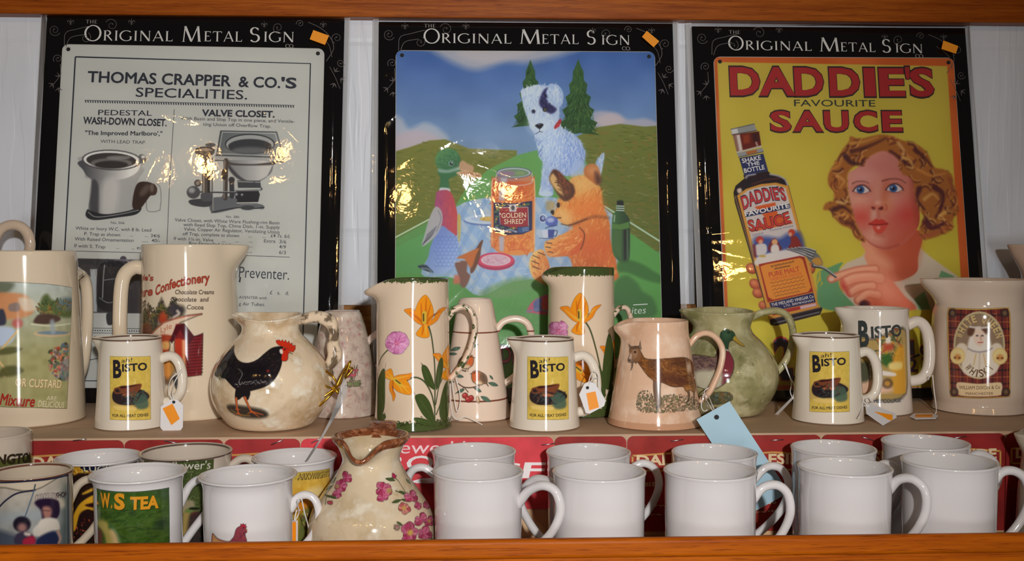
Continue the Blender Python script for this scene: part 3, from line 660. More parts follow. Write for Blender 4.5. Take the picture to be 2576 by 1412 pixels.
c.hair(hillL, 420, 14, lambda p: 8, [(150, 150, 92), (94, 112, 38), (130, 120, 40), (82, 104, 36), (138, 142, 70)], 4, 12, .5); c.hair(hillR, 600, 14, lambda p: 6, [(146, 148, 96), (90, 104, 36), (126, 112, 36), (80, 100, 34), (112, 116, 60), (150, 110, 50)], 4, 12, .5)
c.P([(1120, 560), (1170, 480), (1225, 430), (1300, 392), (1380, 372), (1450, 362), (1480, 420), (1490, 520), (1660, 640), (1680, 1020), (985, 1020), (985, 630)], ((110, 168, 96), (72, 146, 56), (1300, 350), (1400, 950)), 3, sm=False)
lawn = [(1290, 380), (1440, 360), (1490, 520), (1680, 640), (1680, 1010), (985, 1010), (985, 640), (1270, 480)]
c.hair(lawn, 700, 10, 80, [(88, 160, 70), (110, 176, 84), (70, 140, 56), (96, 156, 80)], 3, 30, .35)
c.L([(992, 600), (1108, 538)], 4, (186, 214, 180), 1.5); c.L([(1520, 520), (1665, 612)], 4, (186, 214, 190), 1.5); c.P([(994, 604), (1108, 542), (1130, 600), (1060, 690), (994, 690)], (92, 160, 92), 4, .8, sm=False)
for cx, top, w, bot in ((1334, 152, 48, 322), (1454, 150, 56, 342)):                 # two firs
    pts = [(cx, top)]; n = 6
    L_, R_ = [], []
    for i in range(1, n+1):
        y = top+(bot-top)*i/n; ww = w*(i/n)**.8
        L_ += [(cx-ww*.62, y-10), (cx-ww, y)]; R_ += [(cx+ww*.62, y-10), (cx+ww, y)]
    c.P([(cx, top)]+R_+[(cx+8, bot-6), (cx-6, bot-4)]+L_[::-1], ((62, 100, 58), (44, 84, 40), (cx-30, top), (cx+30, bot)), 1.5, sm=False)
    tri = [(cx, top+8), (cx+w*.85, bot-10), (cx-w*.85, bot-10)]
    c.hair(tri, 120, 14, lambda p, cx=cx: 90-(p[0]-cx)*.8, [(30, 66, 34), (84, 122, 62), (40, 80, 40), (66, 110, 54)], 3.5, 18, .7); c.hair(tri, 26, 16, lambda p, cx=cx: 60 if p[0] > cx else 120, [(22, 44, 28)], 1.6, 15, .9)
# checked cloth
cloth = [(1150, 520), (1260, 495), (1360, 498), (1400, 500), (1540, 540), (1540, 690), (1400, 700), (1290, 710), (1205, 745), (1140, 700), (1060, 690), (1110, 600)]
mk = c.mask(cloth, 3); c.lock = mk
c.P([(1040, 480), (1560, 480), (1560, 760), (1040, 760)], (156, 186, 216), 1, sm=False)
for i in range(-6, 16): c.L([(1040+i*40, 470), (880+i*40, 780)], 12, (118, 156, 204), 3, .45); c.L([(1000+i*44, 470), (1240+i*44, 780)], 12, (198, 208, 212), 3, .55)
c.hair([(1060, 500), (1540, 500), (1540, 740), (1060, 740)], 160, 16, 20, [(120, 160, 210), (206, 214, 216), (140, 176, 220), (196, 196, 180)], 4, 60, .5); c.lock = None
c.E((1228, 556), 62, 14, (96, 118, 176), 4, .8); c.E((1228, 553), 60, 12, (196, 212, 226), 1.5); c.E((1230, 552), 46, 8, (176, 196, 220), 1.5); c.E((1236, 552), 30, 6, (210, 178, 90), 3); c.hair([(1206, 548), (1266, 548), (1266, 556), (1206, 556)], 20, 8, 0, [(230, 200, 110), (190, 140, 50)], 2)
# bread slice held up
# dog
c.z = (1060, 150, 3.444)
body = [(980, 640), (1000, 760), (1020, 850), (1050, 900), (1040, 1000), (1030, 1100), (1020, 1170), (1080, 1190), (1140, 1175), (1140, 1080), (1170, 1000), (1290, 1010), (1400, 900), (1420, 820), (1400, 760), (1360, 690), (1300, 640), (1220, 600), (1190, 560), (1050, 640)]
c.P(body, ((196, 214, 232), (150, 174, 220), (1050, 700), (1350, 900)), 3); c.P([(1200, 640), (1300, 660), (1390, 780), (1400, 860), (1300, 960), (1230, 940), (1250, 800)], (136, 164, 216), 26, .7)
dc = [(214, 226, 238), (170, 192, 226), (140, 166, 216), (228, 236, 242), (190, 208, 232)]
c.hair(body, 420, 46, lambda p: 95-(p[0]-1180)*.06, dc, 7, 22, .75); c.hair([(990, 700), (1050, 700), (1060, 900), (1030, 900)], 26, 40, 100, [(110, 136, 190)], 6, 20, .6)
c.P([(1510, 890), (1580, 810), (1575, 900), (1550, 1010), (1520, 960)], (160, 186, 226), 4); c.hair([(1520, 880), (1575, 820), (1570, 920), (1540, 1000)], 40, 40, 95, dc, 6, 20)
c.L([(1350, 900), (1390, 870), (1420, 920)], 10, (110, 134, 190), 6, .7); c.P([(1300, 930), (1340, 880), (1390, 880), (1420, 940), (1400, 1010), (1300, 1020)], (170, 192, 226), 8, .9)
c.E((1075, 1165), 58, 26, (196, 214, 236), 6)
head = [(860, 290), (880, 260), (940, 240), (1000, 222), (1080, 235), (1130, 215), (1190, 240), (1225, 300), (1220, 380), (1195, 420), (1190, 520), (1170, 580), (1120, 630), (1040, 660), (990, 650), (940, 590), (920, 520), (900, 470), (880, 400)]
c.P(head, ((206, 220, 232), (180, 200, 226), (900, 300), (1180, 560)), 4); c.hair(head, 330, 40, lambda p: 90+(p[0]-1040)*-.12, dc, 7, 26, .75)
c.P([(1030, 330), (1060, 270), (1100, 250), (1110, 300), (1080, 330), (1100, 380), (1160, 420), (1165, 450), (1120, 475), (1060, 440), (1020, 390)], (50, 48, 96), 6); c.hair([(1035, 330), (1090, 270), (1100, 380), (1160, 440), (1060, 430)], 60, 34, 70, [(36, 34, 72), (74, 76, 140), (24, 24, 50)], 6, 20)
c.P([(1080, 290), (1120, 225), (1190, 240), (1225, 310), (1215, 380), (1180, 420), (1130, 380), (1100, 330)], (170, 194, 224), 5); c.hair([(1085, 290), (1130, 235), (1200, 270), (1215, 370), (1170, 400)], 90, 46, 80, dc, 7, 18)
c.E((970, 455), 17, 18, (56, 58, 84), 3); c.E((975, 452), 6, 6, (20, 20, 30), 2); c.E((1070, 440), 20, 18, (22, 22, 40), 3); c.E((1072, 440), 10, 10, (150, 140, 80), 2); c.E((1073, 440), 5, 5, (10, 10, 14), 1)
c.E((1040, 570), 110, 75, (216, 228, 240), 30, .6); c.P([(985, 575), (1020, 558), (1055, 565), (1045, 590), (1022, 606), (995, 590)], (24, 24, 34), 3); c.L([(1022, 605), (1020, 630), (985, 650)], 5, (40, 44, 66)); c.L([(1020, 630), (1050, 632)], 5, (40, 44, 66)); c.E((1018, 566), 12, 4, (120, 130, 160), 3)
c.P([(1150, 585), (1200, 520), (1210, 550), (1165, 605)], (180, 50, 60), 3); c.E((1185, 575), 12, 14, (200, 60, 66), 3)
# duck
c.E((230, 880), 110, 108, ((92, 150, 96), (50, 104, 70), (180, 800), (300, 960)), 3); c.P([(150, 960), (330, 950), (300, 1010), (240, 1040), (240, 1120), (160, 1130), (165, 1040)], (58, 118, 76), 4); c.P([(150, 950), (230, 960), (330, 930), (335, 955), (240, 985), (155, 980)], (150, 180, 166), 6, .9)
c.P([(330, 905), (360, 880), (400, 905), (450, 930), (440, 975), (340, 965)], (196, 160, 126), 3); c.P([(300, 985), (400, 970), (500, 990), (520, 1010), (500, 1030), (380, 1015)], (214, 172, 120), 3); c.L([(330, 990), (420, 990), (500, 1012)], 12, (150, 90, 60), 6, .8)
c.E((258, 905), 24, 24, (130, 172, 176), 3); c.E((260, 906), 17, 17, (30, 40, 46), 2); c.E((266, 898), 6, 6, (220, 226, 230), 2); c.hair([(140, 800), (310, 800), (320, 930), (150, 930)], 90, 30, 60, [(70, 130, 84), (112, 172, 112), (44, 96, 70)], 7, 40, .4)
c.P([(165, 1115), (240, 1120), (245, 1150), (165, 1148)], (206, 214, 222), 3)
c.P([(165, 1145), (245, 1145), (290, 1240), (310, 1412), (180, 1412), (130, 1350), (120, 1240)], ((176, 72, 104), (196, 84, 84), (130, 1250), (290, 1250)), 3)
c.z = (1040, 400, 3.283)
c.P([(200, 270), (290, 270), (330, 330), (355, 440), (362, 560), (355, 640), (300, 600), (230, 560), (180, 420), (185, 330)], ((168, 78, 128), (196, 76, 84), (190, 400), (340, 400)), 3); c.hair([(210, 290), (300, 290), (345, 450), (340, 590), (240, 550), (200, 400)], 70, 40, 85, [(190, 80, 100), (150, 64, 110), (206, 96, 96)], 8, 15, .4)
tail = [(230, 560), (300, 600), (350, 640), (372, 720), (365, 850), (330, 900), (240, 950), (180, 950), (40, 890), (90, 880), (120, 820), (150, 700)]
c.P(tail, ((120, 146, 206), (160, 186, 226), (160, 700), (330, 850)), 3)
for j in range(9):
    for i in range(6): c.L([(170+i*34+(j % 2)*15, 640+j*30), (190+i*34+(j % 2)*15, 655+j*30), (206+i*34+(j % 2)*15, 640+j*30)], 5, (96, 124, 190), 2, .6)
c.P([(35, 890), (100, 878), (140, 910), (165, 940), (110, 930)], (40, 56, 76), 3); c.L([(70, 905), (120, 912), (150, 935)], 8, (170, 190, 200), 4, .8)
c.P([(180, 400), (230, 430), (240, 520), (200, 620), (120, 700), (70, 720), (95, 620), (130, 500)], (176, 176, 180), 3)
for i in range(6): c.L([(190-i*14, 560+i*12), (150-i*12, 640+i*10), (90-i*3, 690+i*5)], 5, (76, 78, 92), 2, .8)
c.L([(205, 430), (228, 500), (190, 600)], 7, (120, 122, 134), 3, .7); c.P([(365, 470), (390, 480), (388, 640), (375, 690), (365, 600)], (196, 180, 96), 3)
# jar
c.P([(645, 190), (660, 165), (700, 150), (980, 150), (1000, 190), (1000, 720), (970, 775), (860, 800), (720, 780), (650, 730), (640, 700)], ((206, 96, 50), (222, 150, 74), (660, 300), (980, 600)), 3)
c.hair([(660, 240), (990, 240), (990, 360), (660, 360)], 90, 60, 20, [(230, 150, 66), (190, 76, 36), (236, 176, 96), (206, 110, 50)], 12, 50, .6); c.hair([(655, 640), (990, 640), (960, 770), (700, 770)], 80, 70, -15, [(236, 166, 80), (200, 90, 40), (230, 140, 66), (214, 120, 60)], 14, 50, .6)
c.P([(690, 110), (975, 110), (975, 190), (690, 190)], ((150, 130, 150), (200, 140, 110), (700, 130), (900, 190)), 6, .9, sm=False); c.E((830, 118), 146, 46, (90, 104, 130), 3); c.E((830, 118), 136, 40, (196, 206, 220), 2); c.E((830, 120), 124, 33, (120, 150, 120), 3); c.E((770, 124), 70, 22, (160, 120, 160), 8, .8); c.E((880, 122), 40, 14, (140, 168, 110), 6, .8)
c.L([(690, 120), (688, 200), (830, 225), (975, 200), (975, 120)], 7, (206, 196, 200), 3); c.L([(650, 700), (648, 210), (690, 175)], 7, (240, 190, 150), 3); c.L([(998, 700), (1000, 215), (975, 180)], 7, (250, 200, 160), 3); c.P([(706, 240), (752, 245), (752, 350), (706, 345)], (176, 176, 196), 5, .9, sm=False); c.P([(706, 640), (750, 645), (745, 770), (708, 760)], (180, 186, 206), 5, .9, sm=False); c.P([(720, 160), (770, 160), (770, 205), (720, 200)], (190, 200, 214), 6, .8, sm=False)
c.P([(662, 360), (820, 372), (980, 350), (980, 590), (900, 625), (780, 632), (664, 600)], (38, 40, 84), 2, sm=False); c.P([(705, 405), (945, 400), (948, 560), (860, 565), (850, 585), (720, 545)], (160, 40, 54), 2, sm=False); c.L([(705, 405), (945, 402), (950, 555)], 5, (206, 206, 206), 2, sm=False); c.L([(705, 405), (716, 545)], 4, (190, 190, 190), 2)
for p in ((690, 400), (680, 440), (690, 480), (678, 520), (690, 555), (720, 390), (750, 385), (880, 395), (920, 385), (945, 378), (700, 425), (735, 570), (800, 580), (830, 575)): c.E(p, 16, 9, (84, 130, 76), 3, .9, 30*(p[0] % 5))
for p in ((690, 415), (684, 500), (825, 575), (735, 390), (915, 378)): c.E(p, 8, 8, (216, 160, 70), 3)
c.P([(790, 380), (850, 378), (850, 438), (792, 440)], (206, 210, 214), 2, sm=False); c.E((820, 408), 16, 20, (70, 72, 84), 4)
c.L([(680, 570), (740, 600), (790, 590), (850, 605)], 12, (190, 206, 222), 3); c.L([(690, 560), (760, 580), (830, 600)], 4, (60, 90, 120), 2); c.P([(860, 572), (955, 560), (955, 600), (900, 615), (865, 612)], (50, 90, 150), 3, sm=False)
for y in (575, 587, 599): c.L([(900, y), (950, y-8)], 3, (190, 200, 214), 1)
# lid, peel
c.E((680, 850), 156, 72, (170, 44, 84), 3); c.E((680, 838), 150, 62, (206, 66, 100), 3); c.E((680, 838), 122, 48, (226, 214, 220), 3); c.E((680, 838), 112, 43, (206, 178, 192), 2); c.hair([(600, 815), (760, 815), (770, 860), (600, 860)], 50, 26, 0, [(226, 210, 216), (190, 110, 140), (200, 150, 170)], 5, 60)
c.P([(575, 675), (560, 740), (545, 830), (500, 930), (470, 940), (480, 830), (510, 760), (550, 690)], (110, 66, 40), 3); c.P([(360, 820), (440, 780), (540, 740), (520, 790), (480, 900), (440, 860), (420, 830)], (196, 110, 44), 4); c.P([(345, 860), (440, 850), (440, 930), (470, 970), (430, 1060), (390, 1050), (370, 960)], (126, 86, 70), 4); c.L([(345, 855), (385, 850)], 7, (196, 200, 210), 3); c.P([(345, 960), (380, 980), (380, 1030), (330, 1030)], (206, 110, 80), 6, .9)
# cub
bear = [(1290, 180), (1340, 150), (1420, 140), (1500, 180), (1550, 260), (1560, 340), (1570, 400), (1620, 540), (1620, 660), (1650, 760), (1680, 900), (1660, 1010), (1310, 1010), (1310, 880), (1260, 800), (1120, 810), (1085, 740), (1090, 690), (1180, 650), (1290, 610), (1310, 560), (1240, 540), (1190, 500), (1140, 460), (1190, 400), (1185, 350), (1230, 310)]
c.P(bear, ((226, 170, 90), (204, 110, 44), (1250, 300), (1600, 700)), 4)
bc = [(236, 186, 104), (206, 108, 40), (220, 140, 64), (190, 90, 36), (240, 200, 130), (226, 130, 50)]
c.hair(bear, 480, 44, lambda p: 100+(p[0]-1400)*.05, bc, 9, 28, .55)
c.P([(1300, 170), (1420, 145), (1500, 190), (1480, 260), (1360, 280)], (226, 190, 120), 26, .7); c.P([(1310, 370), (1520, 330), (1560, 420), (1480, 480), (1360, 510), (1300, 450)], (222, 130, 56), 34, .6); c.P([(1320, 620), (1400, 600), (1620, 640), (1650, 800), (1420, 860)], (206, 100, 36), 46, .6); c.P([(1200, 420), (1300, 450), (1300, 540), (1220, 520)], (232, 196, 126), 22, .7)
c.P([(1120, 170), (1150, 95), (1200, 105), (1270, 180), (1320, 220), (1330, 290), (1290, 340), (1240, 350), (1200, 310), (1160, 250)], (92, 54, 34), 5); c.P([(1125, 170), (1150, 125), (1180, 160), (1220, 240), (1260, 310), (1220, 300), (1160, 240)], (226, 186, 120), 6, .95); c.P([(1200, 130), (1260, 190), (1290, 260), (1250, 290), (1220, 220)], (176, 92, 50), 14, .9); c.hair([(1150, 100), (1290, 200), (1330, 290), (1250, 350), (1200, 250)], 60, 46, 60, [(60, 34, 26), (120, 74, 44), (84, 48, 30)], 7, 22, .8)
c.P([(1405, 100), (1430, 55), (1490, 45), (1530, 90), (1545, 180), (1520, 220), (1470, 190), (1420, 150)], (190, 120, 66), 5); c.E((1480, 100), 42, 38, (212, 150, 96), 16, .9); c.P([(1500, 110), (1545, 160), (1540, 210), (1505, 200)], (80, 50, 44), 12, .9)
c.L([(1290, 555), (1400, 510), (1500, 480), (1610, 490)], 14, (110, 56, 26), 10, .7); c.L([(1220, 540), (1290, 550), (1430, 500)], 7, (70, 40, 24), 3, .9)
c.E((1195, 385), 14, 22, (40, 26, 20), 3); c.P([(1130, 445), (1140, 425), (1160, 430), (1155, 465)], (30, 22, 20), 3); c.L([(1180, 490), (1215, 490)], 8, (50, 28, 20), 3)
c.P([(1090, 700), (1180, 650), (1300, 590), (1370, 570), (1410, 620), (1400, 720), (1340, 790), (1200, 810), (1120, 805), (1085, 750)], ((230, 176, 96), (206, 100, 40), (1130, 660), (1300, 800)), 4); c.hair([(1120, 700), (1350, 600), (1390, 700), (1320, 770), (1140, 790)], 90, 50, -25, bc, 9, 20, .6); c.L([(1370, 570), (1410, 620), (1400, 700), (1380, 750)], 7, (90, 46, 24), 3)
for p in ((1100, 695), (1092, 730), (1110, 770)): c.L([p, (p[0]+40, p[1]+6)], 6, (50, 34, 28), 2)
c.P([(960, 830), (1000, 770), (1060, 750), (1090, 790), (1120, 880), (1130, 960), (1130, 1050), (1010, 1010), (960, 920)], ((236, 196, 116), (214, 120, 56), (980, 850), (1110, 900)), 4); c.hair([(970, 850), (1060, 770), (1120, 900), (1110, 1020), (1000, 980)], 60, 44, 70, bc, 9, 24, .6)
for p in ((985, 800), (975, 845), (985, 890), (1030, 775)): c.L([p, (p[0]+55, p[1]+22)], 6, (46, 32, 28), 2)
# cup, jug
c.P([(1095, 360), (1140, 350), (1170, 370), (1160, 420), (1100, 430)], (180, 150, 90), 8, .7); c.E((1068, 494), 33, 36, (206, 216, 232), 2); c.E((1066, 496), 24, 26, (50, 60, 110), 2); c.E((1070, 492), 14, 16, (150, 168, 210), 3); c.E((1140, 520), 52, 44, (84, 104, 180), 3); c.E((1130, 508), 30, 20, (176, 190, 226), 6); c.L([(1090, 575), (1130, 560), (1185, 550)], 6, (46, 56, 100), 2)
c.P([(1052, 590), (1168, 585), (1155, 655), (1075, 658)], (206, 214, 226), 2, sm=False); c.P([(1110, 588), (1166, 586), (1154, 655), (1112, 656)], (60, 76, 150), 2, sm=False); c.L([(1166, 595), (1186, 600), (1176, 640), (1158, 640)], 7, (60, 70, 120), 2); c.L([(1040, 658), (1160, 662)], 5, (60, 76, 120), 2)
# bottle
c.P([(1680, 350), (1730, 350), (1735, 430), (1775, 490), (1785, 560), (1780, 830), (1740, 868), (1700, 850), (1640, 760), (1640, 490), (1672, 430)], ((60, 110, 54), (30, 56, 36), (1650, 600), (1780, 600)), 3); c.P([(1678, 350), (1732, 352), (1730, 385), (1680, 382)], (24, 24, 28), 2, sm=False)
for y in (392, 410, 428): c.L([(1676, y), (1736, y+3)], 8, (206, 212, 214), 2)
c.P([(1640, 540), (1700, 545), (1780, 520), (1782, 575), (1710, 588), (1640, 578)], (84, 130, 60), 2, sm=False); c.P([(1735, 590), (1755, 588), (1752, 860), (1735, 850)], (20, 24, 20), 3, sm=False); c.P([(1650, 590), (1720, 590), (1715, 840), (1660, 770)], (70, 110, 56), 6, .9, sm=False); c.L([(1660, 470), (1655, 520)], 8, (180, 200, 180), 3); c.L([(1764, 590), (1768, 830)], 5, (110, 140, 110), 3)
c.z = (850, 450, 2.824)                                                       # grass in shadow, cap, signature
c.P([(1990, 600), (2060, 580), (2160, 610), (2240, 660), (2300, 700), (2300, 745), (2180, 720), (2060, 670), (1990, 660)], (52, 108, 44), 8, .9); c.P([(1960, 760), (2040, 690), (2120, 740), (2160, 800), (2240, 860), (2240, 980), (1960, 980)], (50, 106, 44), 10, .85)
c.P([(1010, 830), (1040, 790), (1120, 750), (1280, 700), (1400, 720), (1500, 760), (1340, 800), (1180, 850)], (110, 150, 96), 12, .7)
c.P([(1340, 945), (1375, 880), (1420, 850), (1500, 830), (1500, 960), (1380, 955)], (196, 70, 110), 3); c.P([(1390, 880), (1440, 850), (1450, 930), (1400, 945)], (80, 90, 150), 3); c.P([(1450, 870), (1500, 850), (1500, 940), (1450, 930)], (214, 80, 80), 3); c.L([(1340, 945), (1420, 930), (1490, 945)], 9, (110, 120, 160), 3)
c.hair([(1020, 780), (1480, 720), (1480, 980), (1020, 1000)], 120, 24, 80, [(90, 160, 70), (120, 180, 90)], 4, 30, .4)
B_.finish(c, GP)
T = B_.text
T('"GOLDEN', (1256, 550), (1323, 548), 12, (228, 214, 178), .012, 0); T('SHRED"', (1268, 565), (1322, 564), 12, (228, 214, 178), .012, 0)
for i in range(1): T('ites', (1588, 791), (1623, 789), 17, (214, 224, 214), -.004, 0, 0, .22)
B_.line([(1592, 768), (1628, 766)], 2.4, (214, 224, 214)); T('n', (1540, 790), (1552, 790), 14, (200, 214, 200), 0, 0, 0, .2)
c0 = (172, 40, 60)
for t, a, b_ in (('GOLDEN', (1170, 915), (1340, 913)),): B_.text(t, a, b_, 42, (46, 52, 96), .05, 0); B_.text(t, (a[0]+2, a[1]-1), (b_[0]-2, b_[1]-1), 39, (196, 60, 80), .01, 1)
B_.flush('printed_lettering', GP, B_.sign)
B_.sticker([(1623, 86), (1654, 112), (1640, 127), (1611, 101)])

# ---- right sign: yellow sauce advertisement
C_ = Poster('boxed_metal_sign', 'boxed yellow tin sign of a curly haired girl with a sauce bottle', .4492, .0239, .1539, -.0077, .1496, .413, -.1744, .1677, .4516, 37)
C_.header([('O', (1831, 128), (1870, 128), 37), ('RIGINAL', (1874, 127), (2040, 130), 24), ('M', (2060, 131), (2110, 132), 37), ('ETAL', (2113, 131), (2200, 133), 24), ('S', (2217, 134), (2239, 135), 36), ('IGN', (2251, 134), (2318, 136), 24)], (1832, 87), (2300, 147), (1743, 65, 2423, 81))
c = C_.canvas(.00054, (204, 100, 44)); c.mottle(50, 8, 2)
c.P([(1803, 158), (2380, 168), (2432, 975), (1838, 968)], ((198, 180, 74), (206, 192, 62), (2000, 200), (2000, 900)), 3, sm=False); c.mottle(70, 5, 9)
c.z = (1800, 300, 2.664)
SK = (196, 104, 68)
for p, r1, r2, ro in (((240, 1003), 42, 36, 20), ((262, 1108), 42, 34, 30), ((282, 1168), 40, 34, 20), ((318, 1250), 34, 30, 20), ((640, 1000), 24, 38, 0)):
    c.E(p, r1, r2, (140, 66, 44), 3, 1, ro); c.E((p[0]-3, p[1]-4), r1*.85, r2*.8, SK, 6, 1, ro); c.E((p[0]-8, p[1]-10), r1*.4, r2*.35, (226, 150, 110), 8, .8, ro)
c.P([(182, 380), (190, 400), (130, 450), (116, 495), (125, 560), (350, 1320), (365, 1380), (400, 1386), (695, 1312), (712, 1270), (692, 1240), (485, 450), (465, 405), (420, 380), (366, 370), (346, 350)], (36, 26, 34), 2, sm=False)
c.L([(360, 372), (420, 385), (460, 408), (478, 445)], 9, (196, 196, 206), 4); c.L([(200, 395), (215, 380), (260, 372)], 14, (170, 170, 182), 5); c.P([(140, 475), (165, 465), (172, 490), (150, 500)], (214, 196, 180), 4); c.L([(130, 520), (150, 600), (350, 1290)], 7, (190, 150, 100), 3, .8); c.P([(220, 390), (340, 365), (345, 385), (270, 405), (225, 400)], (46, 26, 34), 3); c.L([(240, 440), (330, 410), (420, 400)], 9, (120, 60, 46), 5, .7)
c.P([(98, 70), (255, 33), (272, 82), (106, 112)], (150, 152, 154), 2, sm=False); c.P([(100, 70), (140, 60), (150, 100), (108, 108)], (206, 208, 210), 3, sm=False); c.L([(99, 72), (255, 36)], 5, (80, 84, 90), 2); c.L([(108, 108), (272, 80)], 6, (70, 72, 80), 2)
c.P([(112, 108), (288, 85), (302, 180), (140, 226)], (104, 34, 26), 2, sm=False); c.P([(112, 110), (136, 108), (158, 220), (140, 226)], (150, 120, 110), 4, .9, sm=False); c.P([(135, 110), (158, 106), (178, 214), (156, 218)], (222, 214, 208), 4, .95, sm=False); c.P([(178, 112), (222, 104), (226, 160), (184, 170)], (150, 62, 34), 7, .9, sm=False); c.P([(240, 100), (282, 92), (292, 150), (250, 160)], (60, 26, 30), 6, .9, sm=False); c.L([(268, 160), (275, 180)], 9, (206, 196, 190), 4); c.L([(140, 226), (302, 184)], 9, (196, 196, 200), 3)
c.P([(138, 232), (310, 196), (318, 222), (152, 260)], (150, 152, 160), 2, sm=False); c.P([(200, 222), (270, 208), (275, 228), (206, 242)], (184, 104, 50), 4, sm=False); c.L([(150, 258), (316, 222)], 4, (60, 60, 70), 2)
c.P([(154, 264), (316, 234), (348, 350), (188, 380)], (42, 50, 98), 2, sm=False)
c.P([(140, 515), (200, 470), (300, 438), (400, 428), (482, 450), (702, 1262), (358, 1345)], (214, 154, 66), 2, sm=False); c.P([(162, 520), (212, 480), (300, 455), (395, 444), (464, 464), (592, 925), (282, 985)], (208, 200, 196), 2, sm=False)
c.P([(258, 590), (395, 560), (412, 640), (508, 690), (512, 702), (235, 760), (225, 740), (330, 700), (318, 650)], (214, 96, 44), 3, sm=False)
c.P([(188, 632), (490, 566), (498, 598), (196, 660)], (44, 56, 96), 1.5, sm=False)
c.P([(250, 810), (330, 790), (420, 800), (480, 770), (560, 760), (590, 880), (500, 870), (280, 930)], (56, 78, 150), 14, .95)
c.E((292, 812), 26, 24, (190, 60, 50), 4); c.E((298, 826), 14, 16, (220, 160, 130), 4); c.P([(260, 850), (330, 840), (335, 900), (270, 915)], (210, 206, 206), 4); c.L([(255, 850), (262, 920)], 16, (120, 40, 56), 6); c.P([(350, 850), (390, 800), (430, 850), (435, 880), (360, 890)], (120, 44, 50), 4); c.E((392, 826), 20, 20, (226, 170, 120), 4); c.P([(372, 850), (412, 845), (420, 890), (370, 895)], (222, 214, 206), 4); c.P([(500, 790), (540, 790), (572, 850), (560, 880), (480, 880), (500, 830)], (140, 44, 40), 4); c.E((505, 762), 22, 22, (190, 60, 40), 4); c.E((496, 775), 12, 14, (224, 160, 130), 4)
c.P([(280, 925), (400, 890), (500, 880), (592, 900), (596, 925), (285, 985)], (220, 214, 208), 5); c.E((310, 920), 24, 8, (200, 170, 90), 3)
c.P([(284, 975), (330, 965), (560, 918), (592, 925), (650, 1160), (345, 1230)], (160, 52, 40), 2, sm=False); c.P([(296, 990), (330, 976), (560, 932), (580, 945), (635, 1130), (615, 1160), (380, 1212), (350, 1195)], (224, 146, 58), 2, sm=False)
c.P([(355, 1232), (650, 1165), (666, 1228), (374, 1290)], (44, 48, 96), 1.5, sm=False); c.P([(374, 1294), (668, 1232), (672, 1252), (380, 1318)], (180, 56, 52), 2, sm=False); c.P([(560, 1256), (668, 1234), (672, 1252), (566, 1276)], (220, 190, 200), 3, sm=False)
for i, (a, b_) in enumerate((((362, 1102), (580, 1056)), ((372, 1124), (588, 1078)), ((376, 1146), (590, 1102)), ((384, 1168), (596, 1124)), ((394, 1188), (560, 1154)), ((366, 990), (520, 955)), ((390, 1006), (495, 984)))):
    p, q = np.array(a), np.array(b_); n = 26
    c.L([p+(q-p)*t+np.array([0, 4.5*math.sin(37*t*3+i)]) for t in np.linspace(0, 1, n)], 2.6, (96, 60, 40), 1.5, .85)
c.L([(385, 1370), (690, 1295)], 6, (150, 150, 160), 3); c.L([(365, 1345), (700, 1268)], 6, (80, 70, 84), 3)
# girl
c.z = (2030, 320, 3.071)
c.P([(240, 1110), (300, 1050), (420, 1000), (450, 960), (860, 930), (940, 1000), (1150, 1150), (1250, 1250), (1250, 1412), (300, 1412)], (206, 192, 172), 4, sm=False)
c.P([(80, 1130), (180, 1080), (270, 1048), (240, 1110), (250, 1250), (370, 1412), (110, 1400), (70, 1250)], (104, 158, 112), 4); c.P([(820, 1330), (900, 1270), (950, 1412), (860, 1412)], (98, 154, 112), 3, sm=False); c.P([(1030, 1110), (1130, 1155), (1100, 1180), (1010, 1160)], (110, 160, 116), 3, sm=False); c.hair([(60, 1140), (110, 1140), (110, 1240), (70, 1240)], 8, 50, 100, [(196, 176, 66)], 14, 10)
c.P([(440, 870), (445, 960), (440, 1010), (480, 1090), (560, 1160), (650, 1195), (740, 1180), (840, 1120), (850, 1010), (860, 800)], ((222, 150, 116), (190, 88, 62), (450, 1000), (800, 960)), 4); c.P([(560, 950), (700, 940), (840, 860), (850, 1000), (800, 1100), (720, 1150), (690, 1040)], (190, 92, 60), 36, .7); c.P([(450, 900), (540, 960), (640, 1060), (600, 1100), (480, 1040)], (228, 168, 136), 26, .7); c.L([(640, 1120), (660, 1190)], 14, (206, 110, 90), 10, .7)
face = [(315, 360), (308, 450), (318, 540), (338, 640), (372, 740), (420, 840), (480, 905), (560, 945), (640, 950), (740, 905), (815, 830), (860, 740), (855, 600), (830, 440), (785, 350), (720, 270), (640, 200), (560, 185), (460, 240), (380, 320)]
c.P(face, ((214, 150, 132), (196, 112, 92), (380, 450), (820, 700)), 3)
c.lock = c.mask(face, 3)
c.P([(420, 260), (640, 190), (760, 330), (800, 420), (600, 400), (400, 420)], (190, 116, 112), 60, .6); c.E((430, 380), 80, 50, (216, 160, 150), 40, .7); c.E((660, 590), 90, 60, (214, 164, 148), 44, .8); c.E((395, 560), 50, 60, (224, 164, 140), 34, .7)
c.E((408, 700), 62, 48, (206, 66, 56), 50, .85); c.E((775, 680), 100, 86, (196, 66, 60), 66, .85); c.P([(600, 500), (640, 560), (640, 640), (560, 650), (560, 560)], (206, 130, 86), 26, .7); c.P([(520, 400), (560, 400), (570, 560), (545, 600), (520, 560)], (206, 146, 126), 22, .8); c.P([(590, 420), (625, 430), (605, 560), (570, 540)], (190, 104, 76), 18, .7)
c.P([(630, 930), (740, 890), (840, 780), (860, 620), (800, 760), (700, 860)], (190, 84, 58), 34, .7); c.E((520, 850), 60, 40, (226, 176, 154), 34, .8); c.E((650, 800), 60, 50, (196, 96, 76), 44, .6); c.L([(420, 850), (500, 915), (600, 940), (700, 915)], 10, (160, 70, 54), 10, .7)
